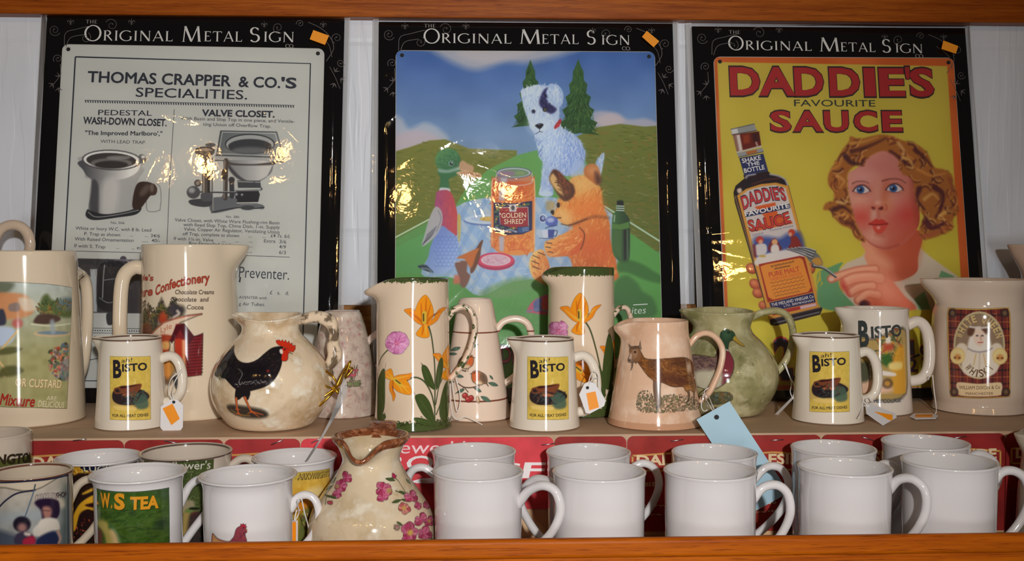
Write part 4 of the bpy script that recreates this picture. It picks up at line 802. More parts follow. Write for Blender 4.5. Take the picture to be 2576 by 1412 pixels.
c.P([(470, 620), (520, 600), (590, 605), (610, 640), (560, 650), (500, 645)], (204, 116, 92), 14, .8); c.P([(492, 620), (515, 622), (520, 640), (500, 642)], (110, 40, 36), 5); c.P([(545, 632), (575, 616), (582, 636), (560, 644)], (110, 40, 36), 5); c.L([(600, 600), (612, 625), (600, 645)], 7, (176, 80, 60), 6, .8); c.E((540, 590), 20, 14, (232, 186, 164), 10, .7); c.P([(490, 650), (530, 650), (530, 700), (490, 720)], (214, 170, 150), 12, .8); c.L([(545, 655), (545, 700)], 14, (176, 84, 70), 10, .6)
c.P([(470, 750), (500, 730), (530, 712), (550, 720), (575, 715), (620, 750), (590, 765), (540, 760), (500, 760)], (196, 64, 52), 4); c.P([(500, 758), (545, 762), (612, 752), (600, 790), (570, 825), (535, 826), (512, 800)], (206, 80, 66), 5); c.L([(472, 752), (520, 758), (560, 756), (616, 750)], 6, (110, 28, 30), 4); c.E((545, 780), 12, 10, (240, 180, 170), 6, .9); c.L([(530, 835), (580, 840)], 18, (176, 84, 66), 14, .6)
for (ex, ey, s1) in ((415, 490, 1), (668, 480, 1)):                               # eyes
    c.E((ex, ey-4), 66, 34, (176, 92, 76), 24, .6); c.P([(ex-62, ey+5), (ex-30, ey-28), (ex+15, ey-34), (ex+50, ey-10), (ex+62, ey+10), (ex+20, ey+26), (ex-30, ey+22)], (216, 206, 204), 4); c.E((ex-8, ey-3), 30, 30, (46, 84, 140), 4); c.E((ex-8, ey-3), 13, 13, (20, 26, 44), 3); c.E((ex-18, ey-12), 6, 6, (196, 214, 230), 3)
    c.L([(ex-66, ey+8), (ex-34, ey-28), (ex+14, ey-38), (ex+52, ey-14), (ex+68, ey+8)], 8, (56, 30, 36), 4); c.L([(ex-60, ey+10), (ex-20, ey+26), (ex+30, ey+26), (ex+60, ey+8)], 4, (130, 66, 60), 4, .8)
c.L([(345, 440), (380, 424), (440, 424), (470, 438)], 8, (120, 66, 58), 5, .9, 3); c.L([(575, 420), (640, 404), (710, 408), (755, 436)], 9, (104, 52, 46), 5, .9, 4); c.P([(800, 420), (860, 470), (860, 760), (830, 640)], (150, 60, 44), 26, .7)
c.lock = None
hair1 = [(320, 110), (330, 75), (400, 95), (470, 80), (560, 62), (640, 72), (740, 110), (830, 130), (920, 200), (975, 310), (1050, 330), (1110, 370), (1120, 440), (1150, 540), (1160, 640), (1120, 720), (1115, 790), (1020, 840), (930, 868), (870, 862), (870, 760), (900, 700), (850, 620), (820, 470), (800, 400), (740, 370), (705, 320), (700, 260), (640, 205), (560, 190), (450, 250), (430, 300), (370, 300), (310, 360), (305, 460), (318, 560), (340, 640), (370, 740), (420, 840), (435, 888), (370, 860), (330, 790), (260, 760), (200, 700), (170, 650), (120, 640), (140, 590), (200, 570), (200, 500), (160, 450), (160, 370), (210, 280), (260, 190), (290, 150)]
c.P(hair1, (168, 104, 48), 6)
wild = [(222, 168, 88), (120, 62, 34), (74, 34, 40), (196, 134, 62), (206, 120, 60), (150, 84, 40), (232, 196, 124), (90, 44, 36)]
c.lock = c.mask(hair1, 10)
def hang(p):
    x, y = p
    if y < 340 and x < 520: return 150
    if x < 420: return 70+30*math.sin(y*.02)
    if x < 800: return 25+(x-600)*.12
    return 60+40*math.sin(y*.018+x*.01)
for k in range(170):                                                          # curled locks: dark, mid and light strokes side by side
    p = np.array([110+RNG.random()*1060, 60+RNG.random()*820]); L0 = 46+RNG.random()*60; th = math.radians(hang(p)+RNG.normal()*22); bend = (1 if RNG.random() > .35 else -1)*(.5+.7*RNG.random())
    t = np.linspace(0, 1, 6); an = th+bend*(t-.5)*2; q = p+np.cumsum(np.stack([np.cos(an), np.sin(an)], 1)*L0/5, 0); nn = np.array([-math.sin(th), math.cos(th)])
    c.L(q+nn*11, 15, ((84, 40, 38), (104, 52, 36), (62, 30, 40))[k % 3], 6, .85, 6); c.L(q, 20, ((150, 84, 40), (178, 110, 50), (122, 64, 38), (186, 104, 54))[k % 4], 6, .8, 7); c.L(q-nn*5, 7, ((226, 174, 96), (214, 150, 76), (236, 200, 130))[k % 3], 5, .75, 2)
for pts, w, col in (([(340, 190), (420, 170), (520, 130), (600, 90)], 40, (86, 44, 40)), ([(290, 230), (340, 280), (410, 290), (440, 250)], 46, (64, 32, 44)), ([(330, 130), (420, 120), (540, 80)], 20, (214, 160, 80)), ([(640, 200), (720, 250), (790, 300), (830, 260)], 40, (78, 34, 44)), ([(700, 130), (740, 190), (720, 260)], 30, (214, 170, 110)),
        ([(830, 180), (900, 240), (960, 310)], 40, (80, 36, 40)), ([(740, 240), (790, 260), (810, 320), (760, 310)], 26, (222, 178, 96)), ([(850, 330), (960, 380), (1060, 360)], 26, (206, 140, 70)), ([(860, 480), (840, 560), (900, 640)], 44, (70, 30, 44)), ([(900, 560), (960, 520), (1010, 560)], 28, (214, 164, 90)), ([(980, 470), (1040, 520), (1030, 620), (990, 700)], 48, (76, 32, 42)),
        ([(1060, 660), (1010, 700), (1060, 720)], 30, (230, 180, 96)), ([(900, 720), (960, 780), (1060, 740)], 56, (86, 34, 46)), ([(890, 850), (980, 820), (1090, 770)], 26, (176, 90, 66)), ([(230, 380), (280, 420), (250, 470)], 26, (216, 160, 90)), ([(180, 330), (240, 300), (270, 240)], 22, (206, 140, 66)), ([(230, 580), (290, 590), (310, 540)], 24, (230, 190, 120)), ([(200, 640), (270, 620), (330, 660)], 40, (70, 32, 38)), ([(230, 690), (280, 680), (310, 690), (280, 720)], 20, (222, 160, 80)), ([(300, 740), (350, 760), (400, 840)], 40, (96, 46, 38)), ([(1090, 400), (1110, 470), (1090, 540)], 26, (150, 76, 50))):
    c.L(pts, w, col, 7, .85, w*.3)
c.lock = None
# girl's hand with fork
HN = (224, 138, 108)
c.P([(520, 1110), (640, 1180), (740, 1300), (830, 1412), (480, 1412), (400, 1370), (360, 1330), (310, 1280), (260, 1250), (256, 1200), (290, 1150), (420, 1120)], ((226, 150, 116), (222, 120, 92), (350, 1200), (700, 1350)), 5)
for pts, w in (([(180, 1175), (280, 1140), (400, 1110), (520, 1100)], 54), ([(290, 1200), (360, 1170), (470, 1160), (560, 1170)], 76), ([(330, 1280), (400, 1240), (500, 1230)], 60), ([(390, 1340), (460, 1290), (540, 1300)], 60)):
    c.L(pts, w+8, (170, 74, 56), 5, 1, w+16); c.L(pts, w, (230, 158, 126), 9, 1, w+8); c.L([(p[0], p[1]-w*.2) for p in pts], w*.3, (240, 190, 160), 12, .7)
c.P([(560, 1120), (680, 1220), (700, 1340), (560, 1330), (520, 1200)], (232, 160, 132), 44, .7); c.P([(270, 1180), (300, 1230), (330, 1310), (290, 1280), (258, 1240)], (196, 70, 60), 12, .8); c.P([(400, 1360), (440, 1340), (480, 1360), (470, 1400), (410, 1400)], (60, 24, 40), 8); c.P([(480, 1330), (560, 1340), (600, 1412), (480, 1412)], (206, 90, 60), 30, .6); c.E((182, 1178), 18, 14, (226, 190, 176), 4)
c.z = (1800, 300, 2.664)
c.L([(650, 985), (720, 1000), (800, 1060)], 26, (60, 62, 70), 3, 1, 12); c.L([(655, 980), (720, 995), (800, 1052)], 12, (196, 198, 202), 3, 1, 6)
c.P([(600, 870), (660, 890), (700, 930), (715, 975), (690, 985), (650, 975), (610, 935)], (110, 112, 116), 3); c.P([(640, 945), (690, 930), (712, 975), (670, 980)], (206, 150, 60), 6, .9)
for i in range(4): c.L([(478+i*24, 872-i*3), (560+i*18, 900-i*10), (640+i*8, 935-i*16)], 12, (70, 72, 80), 2); c.L([(478+i*24, 869-i*3), (560+i*18, 896-i*10), (640+i*8, 930-i*16)], 5, (206, 208, 212), 2)
C_.finish(c, GP*.93)
RD, OK_ = (160, 32, 36), (48, 26, 30)
def letter(ch, x0, x1, yb, cap, bold=.03):
    C_.text(ch, (x0-1.5, yb+1.5), (x1+1.5, yb+1.5), cap+3, OK_, bold+.012, 0); C_.text(ch, (x0+1, yb-1), (x1-1, yb-1), cap-2, RD, bold-.006, 1)
for ch, a, b_ in (('D', 1835, 1912), ('A', 1907, 2000), ('D', 1997, 2072), ('D', 2085, 2163), ('I', 2172, 2202), ('E', 2210, 2276), ("'", 2277, 2290), ('S', 2287, 2349)): letter(ch, a, b_, 240+(a-1835)*.006, 70, .04)
for ch, a, b_ in (('S', 1936, 1990), ('A', 1992, 2070), ('U', 2071, 2134), ('C', 2146, 2206), ('E', 2217, 2269)): letter(ch, a, b_, 331, 50, .04)
T = C_.text
T('FAVOURITE', (1996, 269), (2200, 270), 17, (44, 50, 46), .004)
W = (222, 220, 218); Z = lambda x, y: (1800+x/2.664, 300+y/2.664)
T('SHAKE', Z(176, 298), Z(302, 274), 11, W, .02); T('THE', Z(208, 322), Z(292, 306), 9, W, .02); T('BOTTLE', Z(190, 364), Z(326, 338), 11, W, .02)
T("DADDIE'S", Z(182, 610), Z(474, 548), 32, (44, 40, 70), .05, 0, 10); T("DADDIE'S", Z(184, 608), Z(472, 547), 30, (190, 44, 48), .02, 1, 10)
T('FAVOURITE', Z(194, 654), Z(492, 592), 10.5, W, .03); T('SAUCE', Z(222, 752), Z(502, 692), 27, (70, 30, 40), .05, 0, -4); T('SAUCE', Z(224, 750), Z(500, 691), 25.5, (196, 50, 40), .02, 1, -4)
T("'DADDIE'", Z(238, 786), Z(320, 770), 4, (110, 110, 130)); T('TRADE MARK', Z(360, 756), Z(520, 722), 4, (110, 110, 130))
T('PURE MALT', Z(356, 1062), Z(560, 1020), 12, (196, 66, 44), .012, 0, 0, 0); T('VINEGAR SAUCE', Z(362, 1086), Z(572, 1044), 6.5, (206, 90, 50)); T('A delicious and', Z(366, 996), Z(520, 962), 5, (100, 64, 44)); T('wholesome', Z(390, 1010), Z(495, 990), 5, (100, 64, 44))
T('THE MIDLAND VINEGAR Co', Z(372, 1258), Z(652, 1198), 7.5, W, .01); T('LTD. BIRMINGHAM', Z(455, 1262), Z(652, 1222), 5.5, W)
def price(t, a, b_, cap, bold=.02):
    C_.text(t, (a[0]-1, a[1]+1), (b_[0]+1, b_[1]+1), cap+3, (190, 60, 60), bold+.02, 0); C_.text(t, a, b_, cap, (50, 40, 84), bold, 1)
price('2', (1946, 943), (1993, 943), 86, .03); C_.line([(1962, 951), (2010, 953)], 15, (190, 60, 60), 0); C_.line([(1964, 951), (2008, 953)], 10, (50, 40, 84), 1)
price('1', (2284, 893), (2298, 893), 34); C_.line([(2286, 903), (2310, 893)], 6, (50, 40, 84), 1); price('2', (2284, 935), (2305, 935), 30); price('9', (2312, 906), (2334, 906), 34)
C_.flush('printed_lettering', GP, C_.sign)
C_.sticker([(2362, 110), (2399, 124), (2393, 143), (2357, 131)])

# ------------------------------------------------------------------ pottery
CREAM = (204, 188, 164); IVORY = (208, 199, 184); WHITE = (230, 226, 226)
def solve_axis(cx, yb, hw, zb):
    """depth of a pot's axis from the pixel row of the front of its foot"""
    Y = 1.0
    for _ in range(4):
        d = ray(cx, yb); Yf = zb/d[2]*d[1]; Y = Yf + hw*mpp(cx, yb, Y)
    return Y
class Pot:
    NS = 112
    def __init__(s, name, label, cat_, cx, yb, prof, mat, zb=STEP, Y=None, th=.0032, spout=None, wave=None, group=None, foot=.0015, lip=None, gain=None, sub=8):
        s.Y = Y if Y is not None else solve_axis(cx, yb, prof[-1][1], zb)
        pym = sum(p[0] for p in prof)/len(prof); X = at(cx, pym, s.Y)[0]
        s.k = mpp(cx, pym, s.Y); s.o = np.array([X, s.Y, zb]); s.mat = mat
        P = [(h*s.k, at(cx, py, s.Y)[2]-zb) for py, h in prof]; P[-1] = (P[-1][0], foot)
        q = cat(P, sub); q[:, 1] = np.maximum(q[:, 1], foot*.9)
        s.zs, s.rs = q[::-1, 1], q[::-1, 0]; o_ = np.argsort(s.zs, kind='stable'); s.zs, s.rs = s.zs[o_], s.rs[o_]
        s.H = q[0, 1]
        if isinstance(mat, tuple):                        # (name, glaze, line colour, strength): a thin line fired round the rim
            mat = s.mat = ceramic(mat[0], mat[1], g=mat[3], bands=((s.H-.0011, s.H+.0005, mat[2], 0),)+tuple(mat[4:]))
        s.rref = float(s.rs.max()); s.spout, s.wave, s.th = spout, wave, th
        s.root = empty(name, tuple(s.o), label, cat_, group); s.gain = gain or GJ
        r_in = np.maximum(q[:, 0]-th, .003); keep = q[:, 1] > .006
        inner = [(r, z) for r, z, kk in zip(r_in, q[:, 1], keep) if kk]
        rim = [(q[0, 0]-th/2+th/2*math.cos(a), q[0, 1]+th*.45*math.sin(a)) for a in np.linspace(.5, math.pi-.5, 6)]
        loop = [(0.0, 0.0008), (q[-1, 0]*.82, .0008), (q[-1, 0]-.0025, 0.0), (q[-1, 0]-.0009, .0004)]+[tuple(p) for p in q[::-1]]+rim+inner+[(inner[-1][0]*.6, .0055), (0.0, .0052)]
        # clean z duplicates of the smoothed foot
        N = s.NS; V, Fc = [], []; th_ = np.linspace(0, 2*math.pi, N, endpoint=False)
        for r, z in loop:
            if r == 0.0: V.append((0, 0, z)); continue
            for a in th_:
                dr, dz = s.warp(a, z)
                V.append(((r+dr)*math.cos(a), (r+dr)*math.sin(a), z+dz))
        n = len(loop)-2; at_ = lambda i, k: 1+i*N+k % N
        for k in range(N): Fc.append((0, at_(0, k+1), at_(0, k)))
        for i in range(n-1):
            for k in range(N): Fc.append((at_(i, k), at_(i, k+1), at_(i+1, k+1), at_(i+1, k)))
        last = len(V)-1
        for k in range(N): Fc.append((at_(n-1, k), at_(n-1, k+1), last))
        s.body = mesh_obj('body', V, Fc, mat, s.root)
    def warp(s, a, z):
        dr = dz = 0.0
        if s.spout:
            ang, amp, w, zl, drop = s.spout; d = (a-math.radians(ang)+math.pi) % (2*math.pi)-math.pi
            t = max(0., 1-(s.H-z)/zl); t = t*t*(3-2*t); g = math.exp(-(d/w)**2)
            dr += amp*g*t**1.4; dz += drop*g*t**1.5
            dr -= amp*.10*math.exp(-((abs(d)-w*1.7)/(w*.8))**2)*t
        if s.wave:
            t = max(0., 1-(s.H-z)/.02); dz += s.wave(a)*t*t
        return dr, dz
    def R(s, z): return np.interp(z, s.zs, s.rs)
    def uv(s, px, py):
        d = ray(np.asarray(px, float), np.asarray(py, float)); z = s.H*.5+np.zeros(d.shape[:-1])
        for _ in range(9):
            r = s.R(z); a = d[..., 0]**2+d[..., 1]**2; b_ = -2*(d[..., 0]*s.o[0]+d[..., 1]*s.o[1]); c_ = s.o[0]**2+s.o[1]**2-r*r
            disc = np.sqrt(np.maximum(b_*b_-4*a*c_, 0)); t = (-b_-disc)/(2*a)
            p = d*t[..., None]-s.o; z = .5*z+.5*np.clip(p[..., 2], 0, s.H)
        return np.stack([np.arctan2(p[..., 0], -p[..., 1])*s.rref, z], -1)
    def canvas(s, quad, res=.00034, base=None):
        """a print area on the glaze from the trace of its corners"""
        q = np.asarray(quad, float); a = s.uv(q[:, 0], q[:, 1])
        c = Canvas(a[:, 0].min(), a[:, 0].max(), a[:, 1].min(), a[:, 1].max(), res, s.uv, s.k, base)
        return c
    def fire(s, c, name='printed_picture', lift=.00035):
        def pos(U, V):
            a = U/s.rref; r = s.R(V)+lift
            return np.stack([r*np.sin(a), -r*np.cos(a), V], -1)
        return c.build(name, pos, M_DECAL, s.root, s.gain)
    def handle(s, pts, r0, r1=None, mat=None, binorm=(0, 1, 0), name='handle', sub=9):
        """pts = (px, py, depth behind the axis)"""
        P = [at(p[0], p[1], s.Y+(p[2] if len(p) > 2 else 0))-s.o for p in pts]
        path = cat(P, sub); n = len(path)
        def rr(r): return np.interp(np.linspace(0, 1, n), np.linspace(0, 1, len(r)), r)*s.k if np.ndim(r) else r*s.k
        V, Fc = tube_geo(path, rr(r0), rr(r1 if r1 is not None else r0), binorm, 16)
        return mesh_obj(name, V, Fc, mat or s.mat, s.root)

M_CREAM = ceramic('cream_glaze', CREAM); M_IVORY = ceramic('ivory_glaze', IVORY)
def rimmed(key, col, H, line=(110, 84, 70)): return ceramic(key, col, bands=((H-.0006, H+.002, line, 0),))
# --- tall tankard at the far left
p = Pot('pitcher', 'tall cream pitcher with a garden scene and custard lettering, cut by the left edge', 'pitcher', 66, 1081, [(634, 119), (660, 121), (800, 128), (950, 134), (1050, 137), (1076, 135)], M_CREAM, spout=(200, .012, .4, .03, 0))
p.handle([(182, 700, .012), (200, 690, .035), (216, 715, .048), (220, 780, .052), (216, 860, .05), (208, 920, .042), (192, 965, .02)], 15, 13)
c = p.canvas([(2, 700), (186, 730), (186, 1040), (2, 1040), (-30, 1040)], .0004)
c.z = (0, 540, 2.521)
c.P([(-60, 425), (100, 428), (300, 440), (455, 462), (440, 850), (422, 1232), (200, 1225), (-60, 1215)], ((176, 184, 176), (150, 146, 100), (200, 450), (200, 900)), 2, sm=False)
c.mottle(14, 9, 4); lk = c.mask([(-60, 425), (100, 428), (300, 440), (455, 462), (440, 850), (422, 1232), (200, 1225), (-60, 1215)], 2, False); c.lock = lk
c.P([(-40, 430), (60, 424), (90, 450), (40, 500), (-40, 520)], (86, 90, 70), 12, .8); c.P([(-40, 510), (60, 495), (160, 510), (200, 560), (210, 620), (120, 660), (-40, 650)], (196, 130, 84), 8, .9); c.P([(60, 570), (120, 560), (120, 610), (60, 610)], (120, 110, 110), 5, .8); c.P([(120, 530), (210, 540), (230, 600), (150, 610)], (206, 196, 176), 8, .8)
c.P([(250, 580), (270, 520), (300, 505), (330, 540), (390, 550), (450, 540), (450, 650), (330, 640), (260, 620)], (84, 96, 56), 9, .95); c.P([(360, 540), (450, 530), (452, 600), (380, 600)], (96, 116, 130), 12, .8); c.hair([(250, 540), (450, 540), (450, 640), (240, 630)], 60, 26, 60, [(60, 70, 40), (130, 130, 70), (150, 90, 50), (70, 90, 60)], 12, 50, .6)
c.P([(220, 660), (260, 630), (360, 640), (380, 670), (300, 695), (220, 690)], (70, 50, 44), 6, .9); c.L([(200, 695), (330, 705), (450, 690)], 8, (206, 206, 176), 4); c.E((330, 755), 115, 20, (200, 170, 130), 5); c.E((335, 750), 100, 13, (110, 130, 140), 5); c.L([(330, 680), (335, 745)], 30, (150, 160, 170), 8, .8)
c.P([(-20, 620), (20, 600), (40, 660), (30, 700), (-20, 700)], (60, 60, 74), 6); c.E((110, 690), 34, 30, (180, 90, 84), 8, .9); c.P([(-30, 720), (70, 715), (100, 760), (60, 820), (-30, 830)], (176, 190, 210), 8); c.L([(110, 740), (-10, 880)], 12, (206, 176, 120), 3); c.P([(-30, 870), (60, 840), (140, 850), (90, 880), (-20, 890)], (84, 84, 50), 6, .9)
c.L([(-20, 910), (50, 1000)], 12, (206, 176, 120), 3); c.L([(-30, 950), (30, 1030)], 10, (206, 176, 120), 3); c.P([(20, 970), (100, 960), (150, 990), (100, 1020), (30, 1030), (-30, 1035)], (80, 80, 46), 8, .9)
c.dabs([(300, 880), (360, 840), (430, 820), (430, 1050), (330, 1010)], 160, 9, [(196, 110, 84), (206, 160, 140), (84, 96, 80), (170, 60, 50), (90, 110, 130), (60, 70, 50)], 4, .9); c.P([(390, 930), (440, 920), (430, 1050), (380, 1020)], (110, 124, 130), 10, .6)
c.lock = None
c.T('OR CUSTARD', (98, 1090), (390, 1104), 50, (150, 110, 66), .02); c.T('OR CUSTARD', (96, 1087), (387, 1101), 48, (216, 200, 160), .008)
c.T('Mixture', (-2, 1205), (216, 1220), 66, (150, 40, 36), .03, 0, .1); c.T('ARE', (292, 1178), (356, 1182), 26, (206, 196, 166)); c.T('DELICIOUS', (240, 1218), (404, 1228), 36, (206, 196, 166), .006)
p.fire(c)
# jug with hooped handle behind it
p = Pot('pitcher', 'beige jug with an overhead hoop handle, mostly hidden behind the tall left pitcher', 'pitcher', 30, 1010, [(660, 40), (690, 41), (800, 42), (950, 42), (1010, 41)], ceramic('beige_glaze', (186, 166, 146)), Y=1.163)
p.handle([(-6, 664), (-14, 610), (4, 576), (36, 566), (64, 580), (76, 615), (66, 664)], 13, 11)
# --- confectionery pitcher
p = Pot('pitcher', 'tall cream confectionery pitcher printed with a red timber hut', 'pitcher', 479, 1062, [(618, 115), (640, 115), (720, 115), (860, 121), (1000, 126), (1058, 126)], M_CREAM, spout=(2, .014, .34, .034, -.001))
p.handle([(368, 676), (335, 674), (309, 704), (302, 790), (304, 870), (314, 940), (340, 985), (366, 992)], 18, 16)
c = p.canvas([(356, 660), (600, 660), (560, 1000), (352, 1000)], .00036); c.z = (280, 590, 2.881)
for t, a, b_, cp, ar in (("Lyle's", (150, 330), (305, 335), 40, 0), ('Pure', (215, 460), (300, 440), 60, 0), ('Confectionery', (320, 445), (712, 345), 62, 22)): c.T(t, a, b_, cp, (160, 60, 44), .03, ar, .25)
for t, a, b_ in (('Chocolate Creams', (462, 432), (742, 432)), ('Chocolate  and', (430, 484), (702, 486)), ('Cocoa', (545, 542), (668, 543))): c.T(t, a, b_, 30, (110, 92, 80), .012, 0, .1)
c.hair([(200, 480), (290, 540), (320, 600), (220, 720), (190, 720)], 110, 46, 95, [(96, 90, 70), (70, 66, 50), (130, 110, 80), (120, 70, 40)], 14, 25, .7)
for x, y, h, w in ((365, 460, 150, 66), (250, 540, 170, 50), (455, 470, 120, 60), (310, 560, 150, 50)):
    c.P([(x, y), (x+w*.5, y+h*.5), (x+w, y+h), (x-w, y+h), (x-w*.5, y+h*.5)], (84, 82, 54), 10, .8, False); c.hair([(x, y), (x+w, y+h), (x-w, y+h)], 40, 34, 60, [(50, 54, 40), (120, 110, 60), (70, 60, 60)], 10, 50)
c.P([(370, 560), (410, 600), (400, 640), (360, 650), (340, 620)], (176, 66, 40), 12, .9); c.P([(430, 510), (520, 520), (530, 570), (460, 600), (420, 560)], (60, 54, 64), 12, .8); c.L([(450, 605), (490, 575), (480, 555)], 16, (200, 184, 170), 6)
c.P([(210, 680), (270, 640), (300, 700), (280, 760), (205, 760)], (110, 60, 44), 10, .8)
c.P([(280, 740), (380, 640), (520, 590), (655, 575), (500, 640), (440, 740)], (206, 180, 156), 6, sm=False); c.L([(275, 745), (380, 640), (520, 598), (655, 578)], 8, (170, 90, 66), 4); c.T('Lyle', (360, 715), (440, 680), 36, (180, 120, 96), .01, 0, .3)
c.P([(470, 650), (525, 645), (600, 740), (665, 715), (655, 1020), (540, 1035), (530, 820), (440, 760)], (116, 36, 38), 4, sm=False)
for i in range(13): c.L([(545, 745+i*22), (660, 735+i*22)], 7, (66, 22, 30), 3, .8)
c.P([(350, 740), (440, 735), (445, 770), (420, 790), (430, 1020), (385, 1040), (350, 900)], (150, 60, 40), 6); c.P([(370, 780), (420, 780), (420, 830), (370, 830)], (196, 150, 90), 6); c.P([(460, 770), (525, 770), (530, 900), (470, 890)], (170, 56, 36), 5); c.P([(470, 660), (530, 650), (600, 745), (560, 800), (500, 690), (440, 790), (425, 770)], (74, 22, 30), 4, sm=False); c.L([(525, 775), (530, 1030)], 22, (206, 140, 100), 5)
c.P([(380, 900), (430, 880), (470, 960), (440, 1030), (390, 1040)], (206, 150, 70), 10, .8); c.P([(450, 1040), (500, 1030), (495, 1110), (470, 1120)], (40, 40, 44), 5); c.P([(380, 1040), (440, 1035), (430, 1090), (385, 1080)], (150, 110, 70), 8, .7)
p.fire(c)
# --- the three small gravy jugs
def gravy_label(p, q, seed):
    """yellow label: lettering top and bottom, a plain gravy boat on a dark table between them"""
    (x0, y0), (x1, y1) = q
    c = p.canvas([(x0, y0), (x1, y0), (x1, y1), (x0, y1), ((x0+x1)/2, y0-2)], .0003)
    c.z = (x0, y0, 1.0); w, h = x1-x0, y1-y0; c.z = (x0, y0, 100./w); H = h*100./w
    lk = [(0, 0), (50, 1.5), (100, 0), (101, H), (50, H+1.5), (0, H)]
    c.P(lk, (198, 170, 78), 1.0, sm=False); c.mottle(9, 7, seed); c.lock = c.mask(lk, 1, False)
    c.P([(0, H*.60), (50, H*.52), (101, H*.58), (101, H*.8), (0, H*.8)], (176, 148, 84), 12, .8)
    c.P([(8, H*.56), (30, H*.47), (64, H*.5), (92, H*.58), (96, H*.66), (74, H*.75), (30, H*.77), (8, H*.70)], (44, 34, 36), 3); c.P([(58, H*.60), (88, H*.60), (94, H*.8), (66, H*.82)], (70, 92, 78), 6, .9)
    c.P([(22, H*.50), (52, H*.46), (78, H*.44), (70, H*.56), (52, H*.62), (32, H*.60)], (112, 62, 40), 3); c.P([(26, H*.485), (52, H*.462), (72, H*.45), (50, H*.49), (30, H*.51)], (60, 26, 22), 2); c.L([(22, H*.50), (12, H*.52), (14, H*.58), (28, H*.58)], 4, (112, 62, 40), 1.5); c.L([(34, H*.62), (62, H*.62)], 6, (150, 92, 60), 2)
    c.P([(60, H*.36), (64, H*.42), (58, H*.44), (62, H*.39)], (226, 210, 160), 4, .7); c.hair([(10, H*.56), (90, H*.58), (70, H*.76), (30, H*.76)], 26, 16, 30, [(26, 22, 28), (84, 62, 50), (60, 80, 70)], 4, 60, .6)
    c.P([(12, H*.78), (60, H*.80), (60, H*.86), (16, H*.84)], (214, 186, 110), 5, .8); c.lock = None
    I = (38, 34, 38)
    c.T('B', (8, H*.335), (29, H*.33), H*.25, I, .04); c.T('ISTO', (30, H*.245), (92, H*.215), H*.11, I, .03); c.T('ah!', (28, H*.105), (54, H*.09), H*.06, I, 0, 0, .25)
    c.T('FOR ALL MEAT DISHES', (6, H*.955), (95, H*.945), H*.042, I, .02); p.fire(c)
def small_jug(label, cx, yb, dy, lab, hp, seed):
    H = None
    p = Pot('milk_jug', label, 'jug', cx, yb, [(852+dy, 74), (860+dy, 74), (900+dy, 77), (1000+dy, 83), (1060+dy, 88), (1074+dy, 88), (1083+dy, 84)], M_SJ, spout=(182, .0085, .30, .020, .0005), group='small cream gravy jugs on the step')
    p.handle([(x, y) for x, y in hp], [13, 12, 12.5, 12.5, 12, 12, 13], [14, 12, 12, 12, 12, 12, 14]); gravy_label(p, lab, seed); return p
M_SJ = ('small_jug_glaze', IVORY, (92, 66, 54), GJ)
JA = small_jug('small cream gravy jug with a yellow label at the left, below the confectionery pitcher', 331, 1086, -2, ((277, 896), (378, 1056)), [(398, 905), (430, 896), (450, 914), (459, 950), (455, 985), (438, 1006), (406, 1014)], 1)
JB = small_jug('small cream gravy jug with a yellow label between the robin jug and the goat jug', 1370, 1088, 0, ((1327, 897), (1429, 1055)), [(1436, 903), (1468, 895), (1490, 915), (1500, 955), (1498, 995), (1480, 1030), (1446, 1038)], 2)
JC = small_jug('small cream gravy jug with a yellow label, right of the green duck jug', 2083, 1071, -9, ((2037, 884), (2136, 1036)), [(2150, 893), (2180, 885), (2200, 905), (2208, 945), (2203, 983), (2185, 1002), (2152, 1008)], 3)
# --- larger gravy jug
M_WJ = ceramic('grey_white_glaze', (206, 196, 184))
JD = Pot('milk_jug', 'medium cream gravy jug behind and right of the rightmost small gravy jug', 'jug', 2199, 1049, [(777, 81), (785, 80), (850, 83), (960, 88), (1030, 93), (1044, 90)], M_WJ, spout=(182, .010, .3, .022, .0005))
JD.handle([(2276, 822), (2308, 809), (2330, 830), (2338, 880), (2334, 928), (2316, 953), (2282, 960)], 14, 14)
c = JD.canvas([(2146, 800), (2279, 806), (2281, 995), (2150, 1020), (2281, 1025)], .0003); c.z = (1960, 750, 3.715)
lk = [(735, 220), (1160, 240), (1185, 890), (750, 890)]
c.P([(740, 400), (900, 380), (1180, 300), (1186, 890), (750, 890)], (190, 160, 96), 12, .9); c.lock = c.mask(lk, 4, False)
c.hair([(900, 330), (1180, 260), (1180, 600), (930, 640)], 110, 50, 80, [(84, 92, 60), (150, 120, 60), (206, 150, 50), (60, 70, 50), (170, 70, 50)], 18, 50, .7); c.P([(1080, 500), (1180, 480), (1186, 880), (1060, 880)], (206, 150, 50), 12, .9); c.P([(960, 540), (1040, 530), (1050, 640), (970, 620)], (60, 96, 46), 10); c.P([(1030, 610), (1140, 600), (1140, 660), (1040, 670)], (226, 196, 120), 8); c.P([(950, 680), (1080, 700), (1080, 730), (950, 720)], (216, 206, 196), 5)
c.P([(750, 780), (960, 760), (1060, 850), (1000, 890), (750, 890)], (214, 176, 150), 14); c.E((1010, 800), 50, 46, (70, 50, 40), 8, .8); c.E((1010, 800), 28, 26, (190, 140, 66), 6, .9); c.P([(750, 620), (840, 600), (860, 740), (790, 790), (750, 760)], (66, 70, 56), 10, .9); c.P([(1000, 370), (1036, 360), (1040, 420), (1000, 430)], (214, 206, 190), 6); c.P([(980, 440), (1060, 430), (1060, 480), (990, 490)], (176, 70, 50), 10, .9)
c.lock = None
c.T('B', (742, 450), (842, 450), 220, (52, 58, 58), .04); c.T('ISTO', (862, 375), (1142, 350), 100, (58, 62, 60), .03); c.T("IN THE 'COURSE'", (790, 975), (1142, 972), 36, (80, 84, 90), .015)
JD.fire(c)
